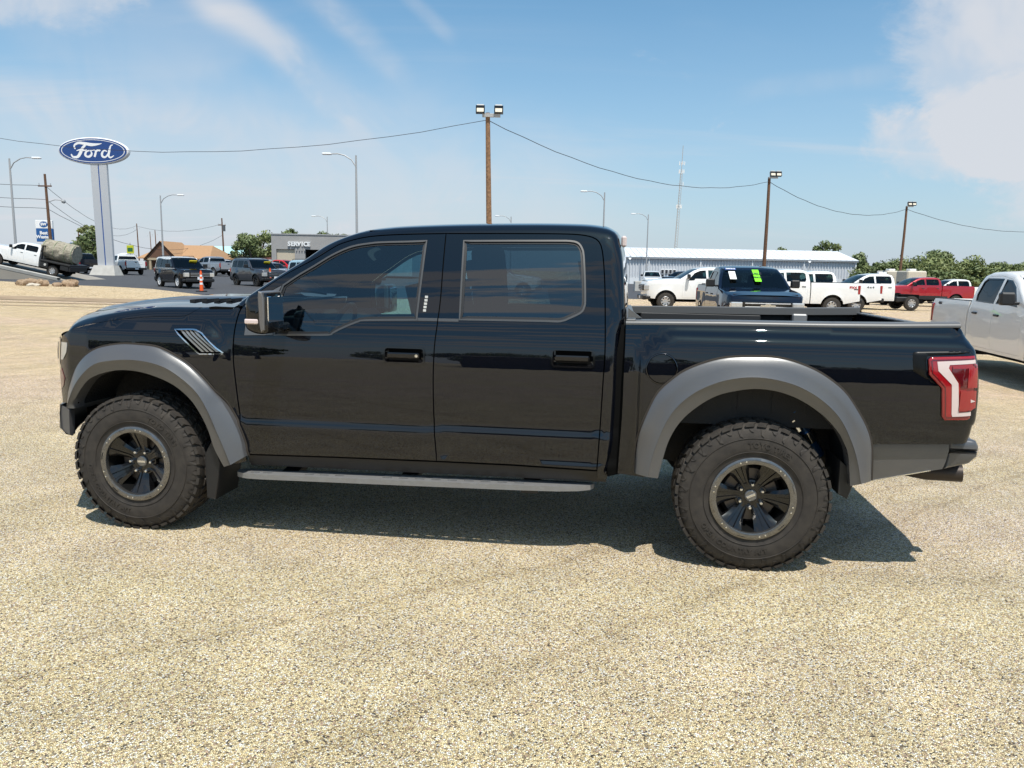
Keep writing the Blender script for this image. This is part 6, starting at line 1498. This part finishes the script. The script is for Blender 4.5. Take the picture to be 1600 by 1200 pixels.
el = lambda a, b_, n=72: [(ox+a*.93*math.cos(2*PI*k/n), zc+.93*b_*math.sin(2*PI*k/n)) for k in range(n)]
ov = MB(); ov.prism(el(3.36,1.27), -.20, .28, taper=.06); oval = ov.build('oval_cabinet', M_whitesign, fs, smooth=50)
ov = MB(); ov.prism(el(3.24,1.16), -.225, -.202, taper=.0); ov.build('blue_face', M_bluesign, oval, smooth=0)
ov = MB(); A, B2 = el(3.05,1.05), el(2.98,1.00); ov.add([(x,-.23,z) for x, z in A]+[(x,-.23,z) for x, z in B2], [(i,(i+1)%72,72+(i+1)%72,72+i) for i in range(72)]); ov.build('white_ring', M_whitesign, oval, smooth=0)
def brush(mb, pts, wd, y, seg=.04):
    S = resample(spline(pts, seg), 28); t = np.gradient(S, axis=0); t /= np.hypot(*t.T)[:,None]+1e-9; n = np.stack([-t[:,1], t[:,0]], -1)
    w = np.interp(np.linspace(0,1,28), np.linspace(0,1,len(wd)), wd)[:,None]/2; A = S+n*w; B_2 = S-n*w
    mb.grid([[(a[0], y, a[1]), (c[0], y, c[1])] for a, c in zip(A, B_2)])
lt = {'F': ([[(-1.62,-.30),(-1.50,-.52),(-1.18,-.52),(-.98,-.25),(-.78,.20),(-.55,.48)],[(-1.30,.12),(-1.36,.40),(-1.05,.62),(-.60,.58),(-.10,.50),(.45,.56),(.62,.62)],[(-1.22,-.02),(-.95,.06),(-.62,.02),(-.48,.10)]], [[.10,.16,.22,.24,.20,.16],[.10,.15,.20,.22,.24,.16,.04],[.05,.12,.12,.04]]),
      'o': ([[(-.28,.02),(-.52,-.08),(-.60,-.38),(-.38,-.50),(-.16,-.32),(-.16,-.08),(-.30,.03),(-.10,.02),(.08,.08)]], [[.08,.14,.18,.14,.18,.14,.06,.06,.05]]),
      'r': ([[(.10,.06),(.16,-.10),(.06,-.50)],[(.12,-.22),(.26,.02),(.42,.06),(.48,-.02)]], [[.08,.17,.15],[.08,.12,.16,.12]]),
      'd': ([[(.98,-.04),(.78,.04),(.62,-.16),(.62,-.42),(.82,-.50),(1.02,-.28),(1.12,.0)],[(1.42,.52),(1.26,.42),(1.14,.02),(1.08,-.40),(1.22,-.52),(1.46,-.36)]], [[.08,.10,.17,.17,.12,.12,.08],[.06,.12,.18,.16,.12,.05]])}
for ch, (strokes, wds) in lt.items():
    m_ = MB()
    for k, (p, w) in enumerate(zip(strokes, wds)): brush(m_, [(ox+.05+a*1.24, zc+c*1.06) for a, c in p], [q*1.15 for q in w], -.234-.003*k)
    m_.build('script_letter', M_whitesign, oval, smooth=0)
# hotel sign, half sun sign, small green sign ---------------------------------------------------------------------
def sign_post(name, u, Y, z0, label): return empty(name, (px(u, Y), Y, z0), 0, label, 'sign')
hs = sign_post('hotel_sign', 67, 92, .9, 'white and blue hotel sign on a post behind the brown utility pole')
b = MB(); b.tube([(0,0,0),(0,0,3.2)], .09, 8); b.build('post', M_galv, hs)
b = MB(); b.rbox(-1.0,1.0,-.15,.15,4.55,5.5,.03); b.build('upper_panel', M_whitesign, hs); b = MB(); b.rbox(-.95,1.0,-.16,.16,3.0,4.53,.03); b.build('lower_panel', mat('hotel_blue', (.01,.09,.28), rough=.4), hs)
b = MB(); b.prism([(.48*math.cos(a*PI/12), 5.02+.34*math.sin(a*PI/12)) for a in range(24)], -.17, -.155); b.build('roundel', MATS['hotel_blue'], hs, smooth=0)
text_mesh('lettering', 'BW', .42, .02, M_whitesign, hs, Matrix.Translation((0,-.185,5.02))@UPX, bold=.02); text_mesh('lettering', 'Best', .52, .02, M_whitesign, hs, Matrix.Translation((-.05,-.18,4.02))@UPX, bold=.02); text_mesh('lettering', 'Western', .52, .02, M_whitesign, hs, Matrix.Translation((0,-.18,3.56))@UPX, bold=.02)
ds = sign_post('motel_sign', 125, 118, 1.0, 'yellow half sun sign over a blue band near the slender tree')
b = MB(); b.tube([(0,0,0),(0,0,3.2)], .09, 8); b.build('post', M_galv, ds)
b = MB(); b.prism([(.85*math.cos(a*PI/12), 3.55+.85*math.sin(a*PI/12)) for a in range(13)], -.1, .1); b.build('sun_panel', mat('sun_yellow', (.80,.55,.16), rough=.5), ds, smooth=0)
b = MB(); b.rbox(-1.9,1.9,-.12,.12,2.9,3.5,.03); b.build('name_band', MATS['hotel_blue'], ds); text_mesh('lettering', 'DAYS INN', .42, .02, M_whitesign, ds, Matrix.Translation((.1,-.14,3.2))@UPX, bold=.01)
gs = sign_post('green_sign', 199, 125, .8, 'small yellow and green roadside sign right of the blue oval sign pylon')
b = MB(); b.tube([(0,0,0),(0,0,4.)], .07, 8); b.build('post', M_galv, gs); b = MB(); b.rbox(-.55,.55,-.08,.08,2.3,3.6,.03); b.build('panel', mat('yellow_green_sign', (.45,.50,.03), rough=.5), gs); b = MB(); b.rbox(-.42,.42,-.095,-.081,2.6,3.2,.005); b.build('dark_mark', mat('sign_dark_green', (.02,.12,.04), rough=.5), gs)
# wood floodlight poles and their cable --------------------------------------------------------------------------
PP = [(-40.5,50,0,0),(-1.15,37.6,-.22,0),(19.3,60.0,-.05,0),(40.7,82.0,.12,0),(75,106,0,0)]
plab = ['wood pole off to the left carrying the lamp cable','tall brown wood pole with two floodlights behind the cab roof','leaning dark wood pole with two floodlights above the dark blue pickup','leaning wood pole with two floodlights in front of the trees','wood pole beyond the right edge carrying the lamp cable']
tops = []
for i, (x, y, lx, ly) in enumerate(PP):
    z0 = terr(x, y); h = 8.92-z0 if i else 10.7
    t = empty('floodlight_pole', (x, y, z0), 0, plab[i], 'utility pole', 'wood floodlight poles in a row across the lot')
    b = MB(); b.tube([(lx*f, ly*f+.03*math.sin(f*7), h*f) for f in np.linspace(-.02, 1, 9)], [.155-.05*max(0,f) for f in np.linspace(-.02, 1, 9)], 10); b.build('pole', M_polel if i < 2 else M_pole, t)
    b = MB(); b.rbox(lx-.25, lx+.60, -.2, -.08, h-.22, h-.06, .01) if i == 1 else b.rbox(lx-.1, lx+.60, -.2, -.08, h-.10, h+.02, .01); b.build('crossarm', M_galv, t)
    for dx in ((-.34, .52) if i < 2 else (.18, .62)):
        b = MB(); c = Vector((lx+dx, -.2, h+.10+(.12 if i > 1 else 0)))
        b.obox(c, (1,0,0), (0,1,-.30), (0,.30,1), .21, .10, .17); fl = b.build('floodlight', M_gblack, t)
        b = MB(); b.obox(c+Vector((0,-.11,-.03)), (1,0,0), (0,1,-.30), (0,.30,1), .16, .008, .09); b.build('lens', M_lens_off, fl)
        b = MB(); b.obox(c+Vector((0,.06,.18)), (1,0,0), (0,1,-.30), (0,.30,1), .16, .07, .05); b.build('ballast_housing', M_galv, fl)
    tops.append(Vector((x+lx, y, z0+h-.32)))
def cable(name, a, b_, sag, r_, label, group=None, n=24):
    a, b_ = Vector(a), Vector(b_); P = [a.lerp(b_, k/n)-Vector((0,0,4*sag*(k/n)*(1-k/n)+.02*math.sin(k*2.1))) for k in range(n+1)]
    mid = Vector((0,0,0)); o = MB().tube(P, r_, 5).build(name, M_wire, None); return tag(o, label, 'cable', group)
cl = ['between the off-frame pole and the tall pole behind the cab','between the tall pole and the second wood pole','between the second and third wood poles','running right from the third wood pole']
for i in range(4): cable('overhead_cable', tops[i], tops[i+1], (2.0,1.5,1.4,1.3)[i], .013+.004*i, 'thin sagging black lamp cable '+cl[i], 'lamp cables strung between the wood poles')
# curved arm street lamps -------------------------------------------------------------------------------------------
def street_lamp(u, Y, ytop, side, label, arm=1.9):
    x = px(u, Y); z0 = terr(x, Y); hz = 421+.018*(u-800); top = CAM_H+(hz-ytop)*Y/1200
    t = empty('street_lamp', (x, Y, z0), 0, label, 'street lamp', 'curved arm street lamps along the highway'); h = top-z0
    b = MB(); b.tube([(-.012*h*(1 if u < 800 else -1)*0, 0, 0), (0,0,h)], [.12,.07], 8); b.build('pole', M_galv, t)
    b = MB(); b.tube([(0,0,h-.9),(side*.35,0,h-.35),(side*.9,0,h-.02),(side*arm*.75,0,h+.10),(side*arm,0,h+.08)], .045, 6); b.build('arm', M_galv, t)
    b = MB(); b.rbox(min(side*arm,side*(arm+.75)), max(side*arm,side*(arm+.75)), -.15,.15, h+.0, h+.15, .05); b.build('lamp_head', M_whitesign, t)
    return t
for u, Y, yt, sd, L in ((20,66,254,1,'curved arm street lamp at far left beside the flatbed truck'),(250,88,309,1,'curved arm street lamp rising behind the brown roofed building'),(554,62,250,-1,'tallest street lamp rising behind the cab windshield'),(508,132,341,-1,'small distant street lamp above the service building'),(938,86,305,-1,'street lamp rising behind the rear of the cab'),(1007,118,338,-1,'distant street lamp in front of the metal shed'),(794,128,341,-1,'distant street lamp just topping the cab roof')):
    street_lamp(u, Y, yt, sd, L)
# utility poles and lines at left ---------------------------------------------------------------------------------------
def upole(u, Y, yt, label, r0=.15, lamp=False, cross=True):
    x = px(u, Y); z0 = terr(x, Y); hz = 421+.018*(u-800); h = CAM_H+(hz-yt)*Y/1200-z0
    t = empty('utility_pole', (x, Y, z0), 0, label, 'utility pole', 'utility poles along the highway')
    b = MB(); b.tube([(.02*h,0,-.1),(0,0,h)], [r0,r0*.6], 8); b.build('pole', M_pole, t)
    if cross: b = MB(); b.rbox(-.7,.7,-.16,-.06,h-1.3,h-1.16,.01); b.build('crossarm', M_pole, t)
    for q in (-.6,.6): b = MB(); b.tube([(q,-.11,h-1.16),(q,-.11,h-.95)], .04, 6); b.build('insulator', M_galv, t)
    if lamp:
        b = MB(); b.tube([(0,0,h-2.9),(.9,0,h-2.6),(1.6,0,h-2.65)], .04, 6); b.build('lamp_arm', M_galv, t); b = MB(); b.lathe_y([(0,-.2),(.18,-.12),(.22,.1),(0,.2)], 10, (1.75,0,h-2.75)); b.build('lamp_head', M_galv, t)
    return Vector((x, Y, z0+h))
u1 = upole(73,82,277,'brown utility pole with a cobra lamp right of the hotel sign', .19, True)
u2 = upole(211,165,351,'distant utility pole left of the brown roofed building', .16, False, False)
u3 = upole(231,190,363,'farthest thin utility pole over the brown roof', .13, False, False)
u3b = upole(239,185,361,'dark short utility pole over the brown roof ridge', .16, False, False)
u4 = upole(344,140,343,'utility pole with transformer in front of the teal roof', .19)
b = MB(); b.lathe_y([(0,-.3),(.25,-.3),(.25,.3),(0,.3)], 10); 
tfm = MB(); tfm.tube([(u4.x+.3,140,u4.z-2.3),(u4.x+.3,140,u4.z-1.2)], .28, 10); tfm.build('transformer', mat('transformer_grey', (.08,.09,.10), rough=.5), None)
tag(bpy.data.objects['transformer'], 'grey transformer can hung on the utility pole by the teal roof', 'transformer')
u5 = upole(119,150,358,'thin utility pole left of the yellow half sun sign', .14, False, False)
for i, (a, c, sg) in enumerate(((Vector((-75,62,10.0)), u1-Vector((0,0,1.2)), .5), (Vector((-75,62,8.9)), u1-Vector((0,0,2.6)), .4), (Vector((-75,62,8.0)), u1-Vector((0,0,3.5)), .4), (u1-Vector((0,0,1.2)), u2-Vector((0,0,.4)), 2.2), (u1-Vector((0,0,2.6)), u2-Vector((0,0,1.2)), 2.4), (u1-Vector((0,0,3.5)), u4-Vector((0,0,3.0)), 3.4), (u2-Vector((0,0,.5)), u4-Vector((0,0,1.0)), 1.2))):
    cable('power_line', a, c, sg, .024, ('highest','middle','lowest','upper','middle','long low','far upper')[i]+' thin power line %s' % ('leaving the brown utility pole to the left' if i < 3 else 'running right behind the blue oval sign'), 'power lines leaving the brown utility pole to the left' if i < 3 else 'power lines running right behind the blue oval sign')
# lattice phone mast -------------------------------------------------------------------------------------------------------
MY = 300.; mx = px(1050, MY); mt = empty('phone_mast', (mx, MY, -1), 0, 'tall thin lattice phone mast with white antennas behind the metal shed', 'mast')
b = MB(); Hm = 50.; n = 40
for k in range(3):
    a = 2*PI*k/3; b.tube([(.75*math.cos(a),.75*math.sin(a),0),(1.2+.45*math.cos(a),.45*math.sin(a),Hm*.80)], .08, 4)
for j in range(n):
    f0, f1 = j/n*.80, (j+1)/n*.80; z0, z1 = Hm*f0, Hm*f1
    for k in range(3):
        a, c = 2*PI*k/3, 2*PI*((k+1)%3)/3; r0_, r1_ = .75-.3*f0/.8, .75-.3*f1/.8
        b.tube([(1.2*f0/.8+r0_*math.cos(a), r0_*math.sin(a), z0), (1.2*f1/.8+r1_*math.cos(c), r1_*math.sin(c), z1)], .045, 3, cap=False)
b.tube([(1.2,0,Hm*.80),(1.4,0,Hm)], .12, 5); b.build('lattice', M_galv, mt, smooth=0)
for zz, nn, xx in ((27.5,5,.9),(40.5,5,1.25),(43.5,4,1.35),(36,1,1.1)):
    for k in range(nn):
        a = 2*PI*k/nn; b = MB(); b.rbox(xx+.95*math.cos(a)-.11, xx+.95*math.cos(a)+.11, 1.1*math.sin(a)-.10, 1.1*math.sin(a)+.10, zz-.7, zz+.7, .03); b.build('antenna', M_whitesign, mt)
    b = MB(); b.tube([(xx-1.1,0,zz),(xx+1.1,0,zz)], .06, 4); b.build('antenna_arm', M_galv, mt)
# delineator posts ----------------------------------------------------------------------------------------------------------
def delineator(x, y, label, s=1.):
    t = empty('delineator_post', (x, y, terr(x, y)+.006), 0, label, 'traffic post'); t.scale = (s, s, s)
    b = MB(); b.rbox(-.26,.26,-.2,.2,0,.06,.015); b.build('base', M_blk, t)
    zz = [.05,.40,.52,.62,.74,.86,.96,1.14]
    for k in range(len(zz)-1):
        b = MB(); b.tube([(0,0,zz[k]),(0,0,zz[k+1]-.003)], [.11-.045*zz[k], .11-.045*zz[k+1]], 12); b.build('orange_section' if k % 2 == 0 else 'reflective_band', M_orange if k % 2 == 0 else M_whitesign, t)
    b = MB(); b.tube([(0,0,1.137),(0,0,1.2)], .03, 8); b.build('top_loop', M_orange, t)
delineator(-16.4,40.6,'orange and white delineator post in front of the black boxy SUV', .92)
delineator(-16.2,51.5,'orange and white delineator post by the nose of the dark grey SUV', 1.05)
# ramp with the flatbed truck and its bale, rocks -----------------------------------------------------------------------------
def rampz(x): return .40+max(0, (-30.3-x))*.20
b = MB(); X = [-60,-52,-44,-38,-34,-30.3]; Yf, Yb = 51.4, 57.5
b.grid([[(x, Yf, rampz(x)) for x in X], [(x, Yb, rampz(x)) for x in X]]); b.grid([[(x, Yf, -.2) for x in X], [(x, Yf, rampz(x)) for x in X]]); b.add([(-30.3,Yf,-.2),(-30.3,Yb,-.2),(-30.3,Yb,rampz(-30.3)),(-30.3,Yf,rampz(-30.3))], [(0,1,2,3)])
rp = b.build('display_ramp', mat('ramp_concrete', (.30,.27,.23), rough=.85, noise=(.6,.7,(.22,.20,.17),6)), None, smooth=0); tag(rp, 'sloping concrete display ramp carrying the flatbed truck', 'ramp')
b = MB(); b.grid([[(x, Yf-.02, rampz(x)-.02) for x in X], [(x, Yf-.06, rampz(x)+.18) for x in X], [(x, Yf+.35, rampz(x)+.18) for x in X], [(x, Yf+.35, rampz(x)) for x in X]]); b.build('ramp_kerb', M_conc, rp, smooth=0)
fx_, fy_ = -33.2, 53.4
fb, Wf_ = vehicle('flatbed_truck', 'heavy', P_white, (fx_, fy_), PI*0, 'white crew cab flatbed truck tilted nose up on the ramp with a hay bale', 'truck', rim=M_alloy, bed=False, z=rampz(fx_)+.02, tilt=math.atan(.20), scale=.93, glass=G_dark)
b = MB(); b.rbox(1.12, 3.35, -1.15, 1.15, .98, 1.10, .02); b.build('flatbed_deck', M_blk, fb)
b = MB(); b.box(1.3,3.6,-1.1,-.72,.55,.97) if False else b.rbox(1.15,1.75,-1.12,-.7,.55,.97,.03); b.build('tool_box', M_blk, fb); b = MB(); b.rbox(2.62,3.24,-1.12,-.95,.62,.97,.03); b.build('deck_skirt', M_blk, fb); b = MB(); b.rbox(3.25,3.38,-1.1,1.1,.62,.98,.02); b.build('tail_board', M_blk, fb)
b = MB()
for s in (-1,1): b.rbox(1.10,1.18,s*.95-.05,s*.95+.05,1.10,2.1,.01)
b.rbox(1.10,1.18,-1.0,1.0,2.0,2.1,.01)
for k in range(7): b.box(1.13,1.15,-.85+.28*k,-.82+.28*k,1.1,2.0)
b.build('headache_rack', M_blk, fb)
b = MB(); b.lathe_y([(0,-1.16),(.09,-1.16),(.09,-1.12)], 12, (1.55,0,.78)); b.build('side_lamp', M_clear, fb)
# bale: rough cylinder lying along the deck
th = math.atan(.20); r_ = np.random.default_rng(3); b = MB(); n, m = 44, 16; rows = []
for j in range(m+1):
    f = j/m; xx = -1.08+2.16*f; rr = .68*(1-.10*abs(2*f-1)**5); row = []
    for k in range(n+1):
        a = 2*PI*k/n; q = rr*(1+.035*math.sin(a*5+j*.9)+.03*r_.normal()) if k < n else None
        row.append((xx+.03*r_.normal(), q*math.cos(a), q*math.sin(a)) if k < n else row[0])
    rows.append(row)
b.grid(rows); b.add(rows[0][:-1], [tuple(range(n))]); b.add(rows[-1][:-1], [tuple(range(n))])
bale = b.build('hay_bale', mat('grey_green_hay', (.40,.36,.28), rough=.95, noise=(7,.9,(.22,.20,.15),8), bump=(14,1.,.08)), None, smooth=70)
bale.rotation_euler = (0, th, 0); bx_ = fx_+2.12; bale.location = (bx_, fy_+.0, rampz(bx_)+.02+1.72); tag(bale, 'big round hay bale lying on the black flatbed deck', 'hay bale')
b = MB()
for xx in (-1.0,-.4,.3,.9): b.lathe_y([(.90,-.02),(.91,0),(.90,.02)], 40); 
b = MB(); rows = []
for xx in (-.9,-.2,.5,1.0):
    P = [(xx, .695*math.cos(a), .695*math.sin(a)) for a in np.linspace(0, 2*PI, 40)]; b.tube(P, .02, 4, cap=False)
b.build('net_wrap', mat('green_net', (.28,.32,.20), rough=.8), bale)
def rock(x, y, sx, sy, sz, seed, label, m_):
    rg = np.random.default_rng(seed); b = MB(); n, m = 14, 8; rows = []
    ph = rg.uniform(0, 6.28, 6)
    for j in range(m+1):
        e = PI*j/m-PI/2; row = []
        for k in range(n+1):
            a = 2*PI*(k % n)/n; q = 1+.20*math.sin(2*a+ph[0]+e)+.16*math.sin(3*a+ph[1]-2*e)+.10*math.sin(5*a+ph[2]+3*e)+.08*math.sin(7*a+ph[3])
            row.append((sx*q*math.cos(e)**.7*math.cos(a), sy*q*math.cos(e)**.7*math.sin(a), sz*(.45+.62*math.sin(e)*q)))
        rows.append(row)
    o = b.grid(rows).build('landscape_rock', m_, None, (x, y, terr(x, y)-.02), smooth=28); return tag(o, label, 'rock')
M_rock = mat('brown_sandstone', (.40,.29,.19), rough=.9, noise=(2.5,.9,(.18,.11,.065),8), bump=(6,.8,.15)); M_rockp = mat('pale_limestone', (.55,.50,.42), rough=.9, noise=(3,.6,(.40,.33,.25),6), bump=(6,.8,.1))
rock(-26.0,41.5,.75,.35,.36,1,'long brown landscape rock below the concrete ramp',M_rock); rock(-25.2,41.3,.30,.25,.34,2,'small brown rock with pale side at the left rock group',M_rock); rock(-25.5,41.0,.28,.22,.16,3,'pale whitish rock low in the left rock group',M_rockp)
rock(-24.0,41.9,.38,.3,.36,4,'taller brown rock below the flatbed rear wheel',M_rock); rock(-24.5,41.6,.30,.25,.20,5,'low tan rock left of the taller brown rock',M_rock)
# concrete block by the small white pickup
b = MB(); b.rbox(-.75,.75,-.4,.4,0,.95,.04); cb = b.build('concrete_block', M_conc, None, (px(1002,72),72,terr(px(1002,72),72)), smooth=20); tag(cb, 'pale concrete barrier block in front of the small white pickup', 'barrier')
# flag on the dark blue far pickup, open umbrella-like fin over the cab roof ---------------------------------------------------
# loose pebbles lying on the near gravel
pg = np.random.default_rng(11); P_ = MB()
for i in range(2600):
    x, y = pg.uniform(-5, 5.5), 2.2+9*pg.random()**1.6; r_ = pg.uniform(.0035, .0095); a = pg.uniform(0, PI); h_ = r_*pg.uniform(.5, .8); q = [(x+r_*pg.uniform(.75,1.25)*math.cos(a+k*PI/2.5), y+r_*pg.uniform(.75,1.25)*math.sin(a+k*PI/2.5)) for k in range(5)]
    z0 = terr(x, y)+.001; P_.add([(u_, v_, z0) for u_, v_ in q]+[(x+(u_-x)*.6, y+(v_-y)*.6, z0+h_) for u_, v_ in q], [(5,6,7,8,9)]+[(k, (k+1)%5, 5+(k+1)%5, 5+k) for k in range(5)])
pb = P_.build('loose_pebbles', mat('loose_pebble_stone', (.52,.43,.29), rough=.8, noise=(35,1.,(.20,.16,.12),2)), None, smooth=0); tag(pb, 'loose pebbles scattered over the tan gravel lot', 'gravel', kind='stuff')
# behind the camera: what the paint mirrors
for i in range(26):
    x = -75+6*i+RT.uniform(-2,2); y = -48+RT.uniform(-6,6)
    tree(x, y, (0,1,2,3)[i % 4], 1.1+RT.random()*.5, 'dark tree in the row behind the camera', 'row of trees behind the camera', z=-.1)
bb = empty('low_dark_building', (8,-40,0), 0, 'low dark building behind the camera', 'building')
b = MB(); b.box(-22,10,-5,5,0,3.4); b.build('wall', mat('dark_brick', (.05,.042,.038), rough=.8), bb, smooth=0); b = MB(); b.box(-22.4,10.4,-5.4,5.4,3.41,3.7); b.build('roof', M_conc2, bb, smooth=0)
# dark blue pickup's windshield cards, drawn last -----------------------------------------------------------------------------
